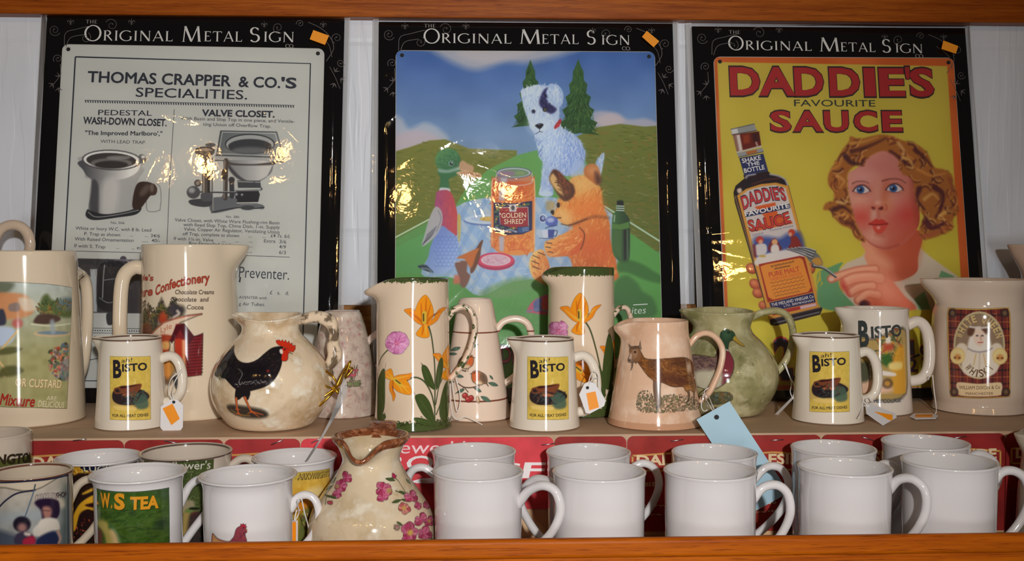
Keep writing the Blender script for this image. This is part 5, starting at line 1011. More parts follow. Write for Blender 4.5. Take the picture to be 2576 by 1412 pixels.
# --- whisky jug
JE = Pot('pitcher', 'large cream whisky pitcher with a tartan label of a ruffed lady', 'pitcher', 2463, 1056, [(705, 116), (716, 114), (740, 106), (765, 104), (785, 110), (820, 112), (900, 112), (975, 111), (1005, 106), (1014, 108), (1030, 112), (1046, 111), (1054, 108)], ceramic('putty_glaze', (196, 178, 160)), spout=(181, .0165, .34, .040, .0005), Y=1.108)
c = JE.canvas([(2386, 770), (2540, 776), (2542, 1000), (2390, 1002), (2463, 1008)], .0003); c.z = (2290, 600, 2.664)
lk = [(262, 472), (458, 480), (652, 468), (660, 1056), (466, 1068), (275, 1056)]
c.P([(256, 464), (458, 472), (658, 460), (667, 1062), (466, 1075), (270, 1062)], (196, 160, 80), 1.5, sm=False); c.P(lk, (112, 50, 46), 1.5, sm=False); c.lock = c.mask(lk, 1.5, False)
for i in range(14):
    x = 250+i*32; y = 460+i*46
    c.L([(x, 450), (x+10, 1080)], 9 if i % 2 else 4, (52, 38, 40) if i % 2 else (190, 110, 60), 2, .7); c.L([(240, y), (680, y+6)], 12 if i % 2 else 5, (48, 36, 40) if i % 2 else (196, 120, 70), 2, .7)
c.E((462, 716), 172, 228, (196, 180, 140), 3); c.E((462, 716), 158, 212, (120, 96, 84), 3); c.E((462, 716), 150, 204, (134, 106, 92), 4); c.E((462, 716), 165, 221, (150, 134, 100), 1.5, .4)
c.P([(345, 850), (370, 760), (420, 735), (510, 735), (560, 760), (590, 850), (560, 910), (462, 930), (370, 910)], (216, 204, 186), 5); c.E((345, 745), 40, 44, (214, 200, 180), 5); c.E((578, 745), 40, 44, (214, 200, 180), 5); c.P([(385, 740), (400, 660), (440, 620), (500, 620), (530, 670), (545, 745), (500, 765), (430, 762)], (222, 212, 200), 6)
c.P([(420, 630), (432, 700), (466, 725), (490, 700), (500, 620), (470, 590), (430, 600)], (222, 196, 176), 4); c.P([(382, 640), (392, 600), (430, 590), (430, 625), (410, 655)], (96, 66, 52), 5); c.P([(470, 596), (515, 600), (510, 640), (496, 630)], (96, 66, 52), 5); c.L([(400, 592), (460, 600), (516, 596)], 12, (206, 200, 190), 4)
c.E((448, 652), 8, 5, (70, 60, 70), 3); c.E((482, 652), 8, 5, (70, 60, 70), 3); c.L([(470, 655), (474, 680)], 5, (176, 130, 116), 3); c.L([(456, 698), (484, 697)], 6, (170, 80, 76), 3); c.L([(390, 740), (420, 755), (465, 762), (520, 752), (548, 735)], 9, (150, 140, 140), 4); c.L([(465, 770), (462, 900)], 5, (190, 170, 150), 4); c.L([(440, 775), (425, 850)], 5, (196, 160, 100), 3); c.L([(490, 775), (505, 850)], 5, (196, 160, 100), 3)
c.lock = None
c.E((318, 788), 50, 56, (214, 186, 120), 3); c.E((318, 788), 42, 47, (224, 200, 140), 3); c.E((318, 796), 22, 20, (190, 120, 60), 8, .8); c.E((600, 790), 50, 56, (214, 186, 120), 3); c.E((600, 790), 42, 47, (224, 200, 140), 3); c.E((600, 798), 22, 20, (190, 120, 60), 8, .8)
for p_ in ((300, 800), (330, 802), (585, 803), (615, 803)): c.E(p_, 8, 6, (110, 70, 40), 3)
def around(c, txt, cx, cy, rx_, ry_, a0, a1, cap, col, flip=False):
    n = len(txt)
    for i, ch in enumerate(txt):
        if ch == ' ': continue
        a = math.radians(a0+(a1-a0)*i/(n-1)); x, y = cx+rx_*math.cos(a), cy-ry_*math.sin(a)
        tx, ty = -math.sin(a)*rx_, -math.cos(a)*ry_; l = math.hypot(tx, ty); tx, ty = tx/l, ty/l
        if not flip: tx, ty = -tx, -ty
        wv = cap*.62 if ch != 'I' else cap*.2
        c.T(ch, (x-tx*wv/2, y-ty*wv/2), (x+tx*wv/2, y+ty*wv/2), cap, col, .02)
around(c, 'WHITE QUEEN', 462, 716, 118, 158, 158, 22, 44, (206, 180, 120)); around(c, 'WHISKY', 462, 730, 134, 200, 228, 312, 46, (110, 84, 56), True)
c.P([(310, 975), (345, 965), (462, 975), (590, 965), (615, 985), (610, 1040), (590, 1055), (462, 1062), (340, 1055), (318, 1030)], (216, 190, 150), 3)
c.T('WILLIAM DIXON & Co', (328, 1010), (600, 1008), 22, (110, 90, 66), .012); c.T('MANCHESTER', (372, 1048), (556, 1048), 16, (120, 96, 70), .012)
for x, y in ((285, 500), (632, 500), (295, 1030), (640, 1030)): c.E((x, y), 28, 30, (60, 46, 44), 5, .9); c.E((x, y), 14, 16, (120, 96, 70), 5, .9)
JE.fire(c)
p = Pot('pitcher', 'beige spouted pitcher at the right edge, behind the whisky pitcher', 'pitcher', 2655, 1010, [(620, 84), (640, 80), (700, 80), (900, 86), (1010, 86)], ceramic('beige_glaze_dark', (176, 150, 130)), Y=1.185, spout=(181, .020, .3, .05, .001))
# --- cockerel jug
H0 = .13
M_COCK = ceramic('cockerel_glaze', (212, 192, 164), mottle=(((182, 156, 120), 32, .48, .66), ((226, 214, 196), 60, .52, .70)), bands=((.1165, .14, (112, 92, 70), .004),))
JF = Pot('pitcher', 'round cream pitcher painted with a black cockerel', 'pitcher', 682, 1088, [(799, 80), (806, 76), (822, 71), (838, 74), (858, 92), (884, 116), (915, 137), (950, 147), (980, 148), (1010, 141), (1040, 124), (1066, 102), (1083, 82)], M_COCK,
         spout=(183, .0075, .26, .012, .001), wave=lambda a: .0035*max(0, math.sin(a))+.002*math.cos(2*a))
JF.handle([(752, 806), (792, 797), (828, 808), (840, 838), (838, 870), (842, 895), (826, 925), (824, 948), (800, 985)], [13, 15, 18, 12, 16, 19, 11, 15, 13], [14, 13, 12, 17, 13, 12, 17, 14, 14], ceramic('cockerel_handle', (206, 186, 160), mottle=(((104, 88, 70), 90, .50, .60),)))
c = JF.canvas([(532, 850), (745, 845), (745, 1070), (560, 1070), (640, 1075)], .00034); c.z = (520, 760, 4.152)
c.P([(220, 1085), (330, 1080), (560, 1120), (640, 1170), (600, 1210), (450, 1215), (330, 1190), (240, 1140)], (66, 56, 48), 10, .9); c.L([(260, 1130), (340, 1175), (450, 1190)], 10, (176, 140, 70), 5, .8)
BK = (30, 25, 27)
c.P([(300, 1010), (305, 920), (330, 900), (450, 930), (440, 1010), (420, 1020), (380, 990), (340, 1020)], BK, 3)
ck = [(290, 450), (300, 560), (350, 620), (440, 636), (530, 600), (600, 540), (680, 480), (770, 462), (800, 480), (790, 590), (780, 660), (750, 740), (690, 830), (600, 890), (480, 925), (380, 950), (290, 900), (240, 850), (190, 800), (140, 790), (85, 760), (110, 690), (160, 600), (230, 510)]
c.P(ck, BK, 3); c.lock = c.mask(ck, 3)
c.hair([(100, 760), (280, 470), (310, 600), (240, 820)], 60, 70, 125, [(50, 44, 44), (20, 20, 24), (40, 54, 46)], 8, 10); c.hair([(300, 620), (760, 480), (780, 640), (600, 880), (300, 900)], 130, 40, 150, [(46, 40, 42), (18, 16, 18), (64, 44, 40)], 8, 30)
c.P([(350, 720), (460, 650), (620, 650), (650, 760), (560, 840), (420, 850)], (20, 17, 20), 20, .8); c.c = 0
for i in range(46):
    t = i/45; c.E((300+t*330, 870-40*math.sin(t*2.4)+RNG.normal()*14), 4, 3, (176, 172, 168), 3, .8)
for i in range(18): c.E((336+26*math.sin(i*.3)+i*2, 700+i*9), 2.5, 2.5, (176, 180, 170), 3, .8)
c.E((640, 720), 14, 12, (130, 40, 36), 5); c.lock = None
c.hair([(90, 750), (150, 780), (200, 830), (110, 800)], 14, 50, 60, [(206, 196, 150), (60, 56, 46)], 5, 10)
for a, b_, w in (((310, 1010), (335, 1170), 26), ((400, 1000), (470, 1150), 26), ((335, 1160), (370, 1200), 14), ((335, 1160), (300, 1180), 12), ((470, 1145), (590, 1180), 14), ((470, 1145), (545, 1200), 14), ((470, 1145), (430, 1170), 12), ((305, 1120), (350, 1125), 10)): c.L([a, b_], w, (196, 92, 46), 3, 1, w*.55)
c.P([(722, 400), (760, 395), (775, 410), (790, 390), (805, 415), (825, 395), (838, 425), (860, 405), (868, 438), (890, 425), (895, 455), (925, 450), (925, 490), (900, 525), (870, 515), (850, 490), (800, 470), (750, 450), (725, 425)], (196, 48, 26), 2, sm=False); c.P([(790, 480), (850, 490), (870, 520), (850, 545), (845, 600), (815, 620), (780, 605), (785, 540)], (190, 44, 26), 3); c.E((778, 517), 18, 27, (214, 200, 186), 3, 1, -15); c.L([(860, 520), (895, 545)], 14, (180, 100, 60), 3, 1, 4); c.E((815, 495), 8, 8, (60, 20, 20), 3)
JF.fire(c)
# --- mottled pink jug
M_PINK = ceramic('pink_mottled_glaze', (182, 164, 150), mottle=(((158, 138, 128), 130, .46, .66), ((166, 118, 114), 190, .56, .72), ((198, 184, 170), 90, .5, .7)))
JG = Pot('pitcher', 'mottled dusty pink tapering pitcher behind the cockerel jug', 'pitcher', 862, 1056, [(785, 44), (792, 48), (806, 52), (840, 62), (920, 76), (1000, 83), (1040, 85), (1052, 82)], M_PINK)
JG.handle([(920, 866), (938, 848), (955, 838), (967, 852), (970, 895), (950, 925)], 9, 8)
c = JG.canvas([(845, 900), (930, 905), (920, 990), (860, 990)], .0003)
c.hair([(880, 960), (905, 958), (905, 972), (870, 975)], 30, 12, 0, [(110, 120, 84), (140, 140, 100)], 3, 20); c.hair([(870, 925), (900, 925), (896, 960), (884, 962)], 20, 14, 90, [(96, 110, 76)], 2, 20)
for _ in range(14): c.E((874+RNG.random()*28, 928+RNG.random()*20), 3.2, 3, (180, 84, 96), 1.5, .9)
JG.fire(c, 'painted_flowers')
# --- tall flower jugs
GREEN = (66, 78, 40)
def flower_mat(key, H): return ceramic(key, (208, 188, 164), bands=((H-.0085, H+.02, GREEN, .011), (-.001, .0105, GREEN, .013)))
def petal_flower(c, x, y, s, a=0., col=(226, 138, 30)):
    d = (176, 84, 20); lt = (240, 176, 66)
    def q(pts): return [(x+s*(px*math.cos(a)-py*math.sin(a)), y+s*(px*math.sin(a)+py*math.cos(a))) for px, py in pts]
    c.P(q([(-10, 40), (-40, 10), (-46, -10), (-30, -62), (-2, -90), (26, -56), (40, -10), (30, 30), (8, 48)]), col, 1.2)
    c.P(q([(0, 46), (-30, 44), (-72, 8), (-96, -14), (-60, -24), (-40, -6)]), (218, 130, 34), 1.2); c.P(q([(4, 46), (40, 18), (62, -26), (98, -40), (76, -10), (60, 24), (24, 52)]), (218, 130, 34), 1.2); c.P(q([(-2, 44), (12, 46), (28, 96), (4, 110), (-34, 96), (-20, 66)]), col, 1.2)
    for (p0, p1) in (((-4, 36), (-20, -50)), ((0, 36), (2, -76)), ((6, 36), (24, -46)), ((-6, 40), (-70, -6)), ((10, 40), (70, -20)), ((0, 52), (-8, 96)), ((6, 52), (14, 96))):
        m = ((p0[0]+p1[0])/2+RNG.normal()*4, (p0[1]+p1[1])/2); c.L(q([p0, m, p1]), s*5*c.z[2], lt if RNG.random() > .5 else d, 1.2, .6, s*1.5*c.z[2])
    c.L(q([(0, 34), (-2, -4)]), s*7*c.z[2], (196, 170, 60), 1, .9); c.L(q([(-4, 30), (-6, 0)]), s*2.4*c.z[2], (90, 74, 40), .8)
def leaf(c, pts, col=(62, 76, 38)):
    c.P(pts, col, 1.2); p = np.array(pts); i = len(p)//2; c.L([p[0], p.mean(0), p[i]], 3, (96, 112, 60), 1.2, .7)
    for _ in range(8): t = RNG.random(); q = p[0]*(1-t)+p[i]*t+RNG.normal(0, 3, 2); c.L([q, q+(p[i]-p[0])*.14], 4, (46, 58, 30), 1, .5)
def pink_flower(c, x, y, r):
    for ring, (n, rr, w) in enumerate(((11, .98, .30), (9, .78, .27), (7, .52, .22))):
        for k in range(n):
            a = k*2*math.pi/n+ring*.35+RNG.normal()*.08; L = r*rr*(.9+.2*RNG.random()); d = np.array([math.cos(a), math.sin(a)]); m = np.array([-d[1], d[0]]); o_ = np.array([x, y])
            col = ((196, 118, 164), (206, 134, 178), (186, 104, 154), (214, 152, 190))[int(RNG.integers(4))]
            c.P([o_, o_+d*L*.5+m*L*w*.8, o_+d*L*.88+m*L*w, o_+d*L, o_+d*L*.9-m*L*w, o_+d*L*.5-m*L*w*.8], col, 1.3, .95); c.L([o_+d*L*.35+m*L*.1, o_+d*L*.9+m*L*.14], r*.05, (164, 78, 132), 1.6, .7, 2); c.L([o_+d*L*.5-m*L*.08, o_+d*L*.95-m*L*.06], r*.06, (226, 176, 206), 1.6, .7, 2)
    c.E((x+4, y+2), r*.22, r*.2, (196, 96, 136), 4, .9); c.hair([(x-r*.2, y-r*.2), (x+r*.2, y-r*.2), (x+r*.2, y+r*.2), (x-r*.2, y+r*.2)], 12, r*.25, 0, [(226, 160, 190), (170, 70, 120)], r*.06, 90)
JH = Pot('pitcher', 'tall cream pitcher painted with orange tulips and a pink flower, left of the robin jug', 'pitcher', 1039, 1089, [(704, 90), (720, 90), (800, 91), (900, 91), (1000, 93), (1060, 97), (1078, 97), (1086, 93)], flower_mat('flower_glaze', .1545), spout=(180, .0125, .55, .026, -.012), group='tall flower painted pitchers')
JH.H and JH.handle([(1122, 806), (1143, 780), (1168, 772), (1188, 788), (1195, 822), (1186, 868), (1162, 918), (1126, 962)], 8, 13, ceramic('flower_handle', (214, 190, 168), mottle=((GREEN, 130, .53, .60),)))
c = JH.canvas([(948, 735), (1130, 735), (1134, 1082), (948, 1082), (1039, 1090), (1039, 725)], .00034); c.z = (910, 660, 3.209)
ST = (74, 84, 50)
for pts, w in (([(520, 470), (560, 590), (585, 800), (590, 1000), (588, 1320)], 11), ([(340, 970), (420, 930), (500, 960), (560, 1060), (588, 1180)], 11), ([(690, 860), (630, 980), (595, 1150)], 9), ([(140, 830), (160, 770), (215, 705)], 9), ([(128, 900), (140, 1000)], 8), ([(660, 1060), (600, 1230)], 9)): c.L(pts, w, ST, 1.5)
petal_flower(c, 508, 420, 1.75, .06); petal_flower(c, 305, 985, 1.4, 2.3); petal_flower(c, 708, 790, 1.5, .2); pink_flower(c, 280, 650, 98)
for pts in ([(590, 1030), (520, 980), (485, 880), (490, 830), (530, 850), (570, 940)], [(600, 1030), (600, 900), (625, 790), (650, 775), (655, 850), (635, 960)], [(588, 1310), (500, 1240), (440, 1130), (435, 1075), (500, 1070), (560, 1160)], [(130, 1270), (128, 1000), (160, 880), (188, 870), (190, 1000), (180, 1200)], [(640, 1270), (625, 1170), (660, 1010), (695, 960), (705, 1100), (690, 1260)], [(585, 1320), (480, 1310), (420, 1270), (440, 1255), (520, 1270)], [(150, 1290), (150, 1250), (185, 1225), (195, 1260)]): leaf(c, pts)
c.hair([(260, 1300), (400, 1275), (480, 1250), (700, 1280), (700, 1330), (260, 1330)], 60, 12, 80, [GREEN, (92, 104, 56)], 6, 60, .8)
JH.fire(c, 'painted_flowers')
JI = Pot('pitcher', 'tall cream pitcher painted with an orange tulip, behind the small centre gravy jug', 'pitcher', 1462, 1054, [(676, 82), (690, 82), (780, 83), (900, 85), (1000, 87), (1040, 89), (1050, 85)], flower_mat('flower_glaze_b', .1585), spout=(197, .0100, .45, .026, -.008), group='tall flower painted pitchers')
JI.handle([(1538, 800, .0), (1558, 776, .004), (1578, 778, .006), (1587, 810, .006), (1580, 860, .004), (1558, 905, 0), (1536, 930, 0)], 7, 12, ceramic('flower_handle_b', (210, 188, 168), mottle=((GREEN, 130, .56, .63),)))
c = JI.canvas([(1383, 700), (1544, 700), (1548, 1050), (1378, 1050), (1462, 1056)], .00034); c.z = (850, 450, 2.824)
for pts, w in (([(1735, 985), (1790, 1070), (1830, 1200), (1860, 1330), (1880, 1420)], 10), ([(1860, 1400), (1900, 1540)], 9)): c.L(pts, w, ST, 1.5)
petal_flower(c, 1720, 945, 1.5, .06); pink_flower(c, 1565, 1085, 78); petal_flower(c, 1720, 1370, 1.4, 2.3); petal_flower(c, 1965, 1240, 1.2, .3)
for pts in ([(1880, 1440), (1890, 1250), (1925, 1100), (1960, 1250), (1955, 1420), (1920, 1500)], [(1890, 1560), (1840, 1420), (1815, 1310), (1860, 1340), (1900, 1440)], [(1890, 1640), (1800, 1500), (1830, 1500), (1890, 1580)], [(1900, 1640), (1910, 1540), (1950, 1460), (1950, 1600)]): leaf(c, pts)
JI.fire(c, 'painted_flowers')
# --- robin jug
JJ = Pot('pitcher', 'cream tapering pitcher painted with two robins and berries, brown bands round it', 'pitcher', 1196, 1064, [(754, 40), (762, 44), (775, 47), (815, 54), (880, 64), (950, 74), (1030, 86), (1046, 90), (1060, 87)], ceramic('robin_glaze', (214, 194, 176), bands=((.0905, .0920, (112, 56, 40), 0), (.0205, .0222, (112, 56, 40), 0))))
JJ.handle([(1244, 838), (1266, 810), (1298, 802), (1326, 814), (1337, 850), (1326, 900), (1302, 940), (1266, 968)], 9, 10)
c = JJ.canvas([(1130, 860), (1270, 860), (1280, 1030), (1130, 1035)], .0003); c.z = (910, 660, 3.209)
BR = (96, 76, 66)
for pts, w in (([(700, 900), (780, 870), (840, 880)], 8), ([(780, 980), (830, 1010), (900, 1010), (960, 985), (1000, 960)], 8), ([(830, 1010), (860, 1050)], 6), ([(760, 1060), (830, 1010)], 6), ([(900, 1010), (950, 1050)], 6)): c.L(pts, w, BR, 1.5)
for x, y, l, a in ((910, 672, 40, -.5), (760, 700, 40, -.3), (740, 740, 30, 0), (790, 920, 34, .2), (1060, 985, 40, .3), (1000, 1105, 44, .5), (800, 1040, 34, -.4), (1045, 930, 22, .9), (940, 1030, 30, .6), (720, 960, 30, .3)):
    d = np.array([math.cos(a), math.sin(a)]); n_ = np.array([-d[1], d[0]]); o_ = np.array([x, y]); c.P([o_-d*l, o_+n_*l*.4, o_+d*l, o_-n_*l*.4], (84, 112, 96), 1.5); c.L([o_-d*l, o_+d*l], 3, (50, 74, 66), 1)
c.E((938, 1110), 12, 30, (176, 136, 84), 3, 1, -15)
for x, y in ((835, 1078), (882, 1098), (860, 1108)): c.E((x, y), 24, 24, (150, 52, 50), 3); c.E((x-6, y-7), 9, 7, (206, 120, 110), 4, .8)
for (bx, by, s) in ((850, 790, 1.0), (940, 920, 1.0)):
    f = 1 if bx < 900 else -1
    q = lambda x, y: (bx+f*x, by+y)
    c.P([q(-70, 50), q(-60, -5), q(-20, -35), q(10, -42), q(46, -30), q(50, 0), q(44, 40), q(10, 66), q(-30, 66)], (150, 108, 78), 3); c.P([q(0, -30), q(30, -38), q(48, -22), q(52, 10), q(36, 46), q(4, 34), q(-6, 0)], (190, 96, 52), 8); c.P([q(-20, 44), q(20, 44), q(10, 66), q(-30, 66)], (206, 190, 160), 8); c.P([q(-72, 52), q(-64, 0), q(-26, -24), q(-14, 10), q(-36, 50)], (104, 84, 70), 6, .9); c.L([q(-40, 0), q(-56, 50)], 4, (70, 58, 50), 2); c.L([q(48, -20), q(70, -18)], 5, (60, 50, 46), 1.5, 1, 1); c.E(q(32, -26), 5, 5, (24, 20, 20), 1.5); c.L([q(-60, 50), q(-80, 80)], 12, (120, 96, 76), 3, 1, 6); c.L([q(-4, 64), q(-8, 92)], 4, (100, 70, 60), 1.5); c.L([q(14, 64), q(6, 92)], 4, (100, 70, 60), 1.5)
JJ.fire(c)
# --- goat jug
M_GOAT = ceramic('peach_glaze', (206, 170, 142), mottle=(((186, 140, 110), 20, .46, .68), ((218, 190, 166), 40, .5, .66)), bands=((.0, .0075, (184, 140, 110), .003),))
JK = Pot('pitcher', 'peach tapering pitcher painted with a brown goat, blue tag on its handle', 'pitcher', 1648, 1087, [(808, 82), (816, 82), (835, 83), (870, 88), (960, 102), (1030, 113), (1055, 118), (1072, 119), (1082, 116)], M_GOAT, spout=(183, .0095, .42, .026, -.006))
JK.handle([(1730, 872), (1752, 846), (1776, 838), (1801, 850), (1817, 880), (1813, 920), (1799, 958), (1782, 990), (1758, 1012)], 8, 11)
c = JK.canvas([(1570, 850), (1752, 850), (1762, 1050), (1590, 1050), (1660, 1056)], .0003); c.z = (1520, 750, 3.716)
c.dabs([(300, 1010), (320, 900), (380, 860), (440, 890), (490, 1000), (470, 1060), (350, 1070)], 300, 6, [(110, 116, 84), (84, 96, 66), (150, 146, 110), (196, 170, 140)], 1.6, .7); c.dabs([(420, 970), (600, 900), (740, 900), (850, 940), (890, 1020), (700, 1060), (400, 1075)], 520, 7, [(120, 122, 80), (146, 138, 92), (96, 106, 66), (176, 156, 116), (190, 170, 140)], 2, .6)
GB = (116, 72, 40); gb = [(340, 500), (380, 560), (460, 575), (560, 568), (700, 556), (780, 565), (830, 620), (860, 720), (860, 800), (850, 870), (830, 880), (800, 860), (760, 870), (735, 830), (640, 830), (540, 790), (480, 780), (410, 730), (350, 650), (310, 590), (300, 540)]
for pts, w, w1 in (([(480, 760), (478, 860), (490, 960), (500, 1015)], 46, 24), ([(515, 770), (512, 880), (520, 1000)], 36, 20), ([(770, 840), (790, 900), (785, 960)], 40, 16), ([(840, 830), (838, 900), (835, 980)], 36, 16)): c.L(pts, w, (110, 84, 66), 4, 1, w1)
c.P(gb, GB, 4); c.lock = c.mask(gb, 4); c.hair(gb, 200, 50, lambda p: 20+(p[1]-650)*.15, [(140, 92, 46), (96, 58, 36), (80, 48, 36), (156, 108, 60), (120, 76, 40)], 14, 30, .55); c.P([(420, 590), (480, 580), (480, 640), (430, 640)], (80, 56, 44), 16, .7); c.P([(640, 590), (760, 570), (760, 620), (640, 630)], (70, 44, 36), 20, .7); c.P([(540, 770), (640, 800), (760, 800), (740, 740), (560, 730)], (74, 42, 38), 26, .8); c.P([(770, 620), (800, 610), (810, 680), (780, 690)], (186, 160, 136), 12, .9); c.P([(830, 640), (870, 720), (890, 860), (860, 860), (850, 760)], (170, 140, 110), 10, .9); c.P([(740, 830), (800, 830), (830, 870), (780, 880)], (166, 116, 66), 10, .9); c.lock = None
c.P([(240, 470), (300, 455), (340, 490), (340, 560), (310, 600), (270, 600), (230, 600), (222, 570), (240, 530)], (126, 88, 60), 4); c.P([(270, 480), (310, 470), (310, 540), (280, 560)], (160, 124, 94), 8, .8); c.P([(245, 520), (262, 530), (250, 590), (228, 590)], (190, 166, 146), 6, .9); c.E((290, 505), 11, 9, (40, 26, 24), 3); c.E((238, 582), 12, 10, (60, 44, 42), 4)
c.P([(240, 470), (230, 430), (265, 460)], (120, 104, 90), 3, sm=False); c.P([(320, 470), (338, 400), (350, 480)], (130, 110, 92), 3, sm=False); c.P([(250, 460), (320, 450), (330, 470), (260, 480)], (96, 70, 54), 5); c.L([(265, 590), (262, 640), (252, 672)], 26, (104, 84, 70), 6, 1, 4); c.L([(300, 590), (298, 610)], 10, (110, 84, 66), 4)
for a, b_ in (((785, 955), (770, 975)), ((835, 975), (845, 990)), ((500, 1010), (490, 1030))): c.L([a, b_], 14, (70, 56, 50), 3)
JK.fire(c)
# --- duck jug
M_DUCK = ceramic('moss_green_glaze', (160, 152, 112), mottle=(((116, 114, 74), 26, .44, .66), ((176, 170, 134), 60, .5, .68), ((96, 98, 60), 90, .62, .74)))
JL = Pot('pitcher', 'round moss green pitcher painted with a mallard duck, behind the goat jug', 'pitcher', 1816, 1053, [(786, 84), (795, 80), (818, 71), (836, 76), (858, 98), (886, 122), (918, 137), (950, 140), (980, 133), (1010, 116), (1034, 98), (1048, 82)], M_DUCK, spout=(181, .0110, .45, .022, .002), wave=lambda a: .0025*max(0, math.sin(a)))
JL.handle([(1888, 800), (1920, 786), (1958, 783), (1984, 800), (1995, 840), (1989, 880), (1970, 918), (1938, 952)], 9, 11)
c = JL.canvas([(1735, 820), (1880, 820), (1880, 1040), (1735, 1040), (1700, 1000)], .0003); c.z = (1520, 750, 3.716)
dk = [(700, 560), (830, 530), (940, 540), (1030, 550), (1060, 480), (1080, 400), (1150, 440), (1160, 490), (1200, 560), (1212, 640), (1180, 740), (1100, 820), (1000, 860), (900, 840), (760, 780), (680, 700)]
c.P(dk, (104, 84, 76), 4); c.lock = c.mask(dk, 4); c.hair([(700, 560), (1030, 550), (1060, 680), (860, 680), (700, 650)], 110, 50, 15, [(80, 60, 56), (124, 100, 90), (66, 50, 56)], 10, 15, .7); c.P([(860, 690), (1060, 680), (1110, 700), (1100, 820), (1000, 860), (880, 840)], (166, 162, 140), 12); c.P([(1060, 500), (1160, 480), (1212, 570), (1215, 650), (1180, 740), (1110, 810), (1110, 720), (1080, 620)], (112, 44, 52), 10); c.P([(1050, 520), (1100, 430), (1150, 470), (1080, 560)], (70, 44, 40), 8, .9); c.lock = None
c.P([(1082, 380), (1090, 320), (1140, 294), (1200, 310), (1226, 350), (1210, 390), (1170, 410), (1150, 490), (1110, 480), (1100, 430)], (44, 66, 48), 4); c.E((1160, 322), 14, 12, (20, 26, 22), 3); c.P([(1110, 330), (1150, 310), (1180, 360), (1130, 390)], (64, 92, 64), 14, .6); c.P([(1205, 375), (1225, 355), (1260, 400), (1310, 445), (1290, 452), (1210, 400)], (166, 136, 56), 3); c.L([(1210, 392), (1300, 450)], 5, (110, 84, 40), 2); c.L([(1140, 484), (1165, 492)], 9, (200, 196, 180), 3)
c.dabs([(960, 900), (1150, 880), (1200, 950), (1060, 1000), (960, 1000)], 260, 8, [(120, 110, 70), (140, 96, 60), (96, 104, 66), (90, 110, 110)], 6, .6)
JL.fire(c)

# ------------------------------------------------------------------ lower shelf: mugs in front of the step
M_WHITE = ceramic('white_glaze', WHITE, g=.90, rough=.07); M_IVM = ceramic('ivory_mug_glaze', (222, 210, 194), g=.90, rough=.08)
def zbot(cx, Y): return 615-FLOOR*0+(-FLOOR)/Y*F
def mug(label, cx, rim, hw, Y, mat=M_WHITE, flare=4, group=None, name='mug', top=None, straight=0, **kw):
    pb = rim+ (at(cx, rim, Y)[2]-FLOOR)/mpp(cx, rim, Y)
    b = hw-flare
    prof = [(rim, hw), (rim+8, hw-flare*.55), (rim+26, b), (rim+60, b), (rim+130, b-1), (rim+200, b-2), (pb-14, b-4), (pb-3, b-9)]
    return Pot(name, label, 'mug', cx, pb, prof, mat, zb=FLOOR, Y=Y, th=.0028, group=group, gain=.92, **kw)
GM = 'plain white mugs on the lower shelf'
R1 = [13, 11.5, 11.5, 11.5, 11.5, 11, 11, 11]
def wm(label, cx, rim, hw, Y, h, r=R1):
    m = mug(label, cx, rim, hw, Y, group=GM); m.handle(h, r, [x*1.05 for x in r]); return m
wm('white mug in the front row, just right of the floral jug', 1203, 1187, 114, .853, [(1300, 1272, -.010), (1330, 1236, -.020), (1366, 1222, -.029), (1398, 1238, -.034), (1410, 1284, -.035), (1394, 1330, -.034), (1362, 1368, -.027), (1306, 1412, -.010)])
wm('white mug in the front row, its handle reaching back between two mugs', 1507, 1187, 118, .853, [(1412, 1240, .012), (1385, 1214, .028), (1350, 1206, .040), (1322, 1226, .048), (1308, 1262, .050), (1330, 1312, .044), (1360, 1352, .034), (1414, 1402, .014)])
wm('white mug in the front row below the blue hanging tag', 1786, 1185, 117, .848, [(1890, 1262), (1918, 1228), (1954, 1221), (1981, 1243), (1988, 1288), (1974, 1330), (1946, 1368), (1888, 1410)])
wm('white mug in the front row, second from the right end', 2124, 1176, 116, .850, [(2230, 1240, -.006), (2260, 1208, -.018), (2297, 1206, -.029), (2326, 1234, -.035), (2330, 1280, -.035), (2312, 1325, -.032), (2280, 1362, -.022), (2226, 1402, -.006)])
wm('white mug at the right end of the front row, handle cut by the picture edge', 2386, 1162, 116, .853, [(2490, 1226), (2518, 1190), (2552, 1186), (2580, 1208), (2590, 1252), (2574, 1300), (2540, 1346), (2486, 1392)])
r2 = [11, 10, 10, 10, 10, 10, 10]
wm('white mug in the back row with its handle turned left, near the floral jug', 1193, 1136, 106, .9325, [(1096, 1196), (1066, 1177), (1038, 1184), (1024, 1216), (1030, 1258), (1058, 1296), (1098, 1324)], r2)
wm('white mug in the back row behind the second white mug of the front row', 1480, 1138, 107, .9325, [(1578, 1186), (1616, 1166), (1646, 1180), (1658, 1216), (1646, 1258), (1618, 1300), (1578, 1336)], r2)
wm('white mug in the back row with the blue tag hanging behind it', 1796, 1139, 107, .927, [(1894, 1210), (1928, 1176), (1962, 1178), (1983, 1210), (1980, 1252), (1952, 1300), (1892, 1356)], r2)
wm('white mug in the back row, second from the right end', 2095, 1128, 105, .930, [(2192, 1190, -.004), (2222, 1168, -.018), (2252, 1178, -.028), (2264, 1216, -.032), (2252, 1262, -.028), (2224, 1300, -.018), (2190, 1336, -.004)], r2)
wm('white mug at the right end of the back row', 2326, 1114, 106, .930, [(2424, 1160), (2462, 1142), (2496, 1158), (2512, 1192), (2502, 1228), (2474, 1264), (2424, 1300)], r2)

def hand(m, h, r=11): m.handle(h, r, r*1.05)
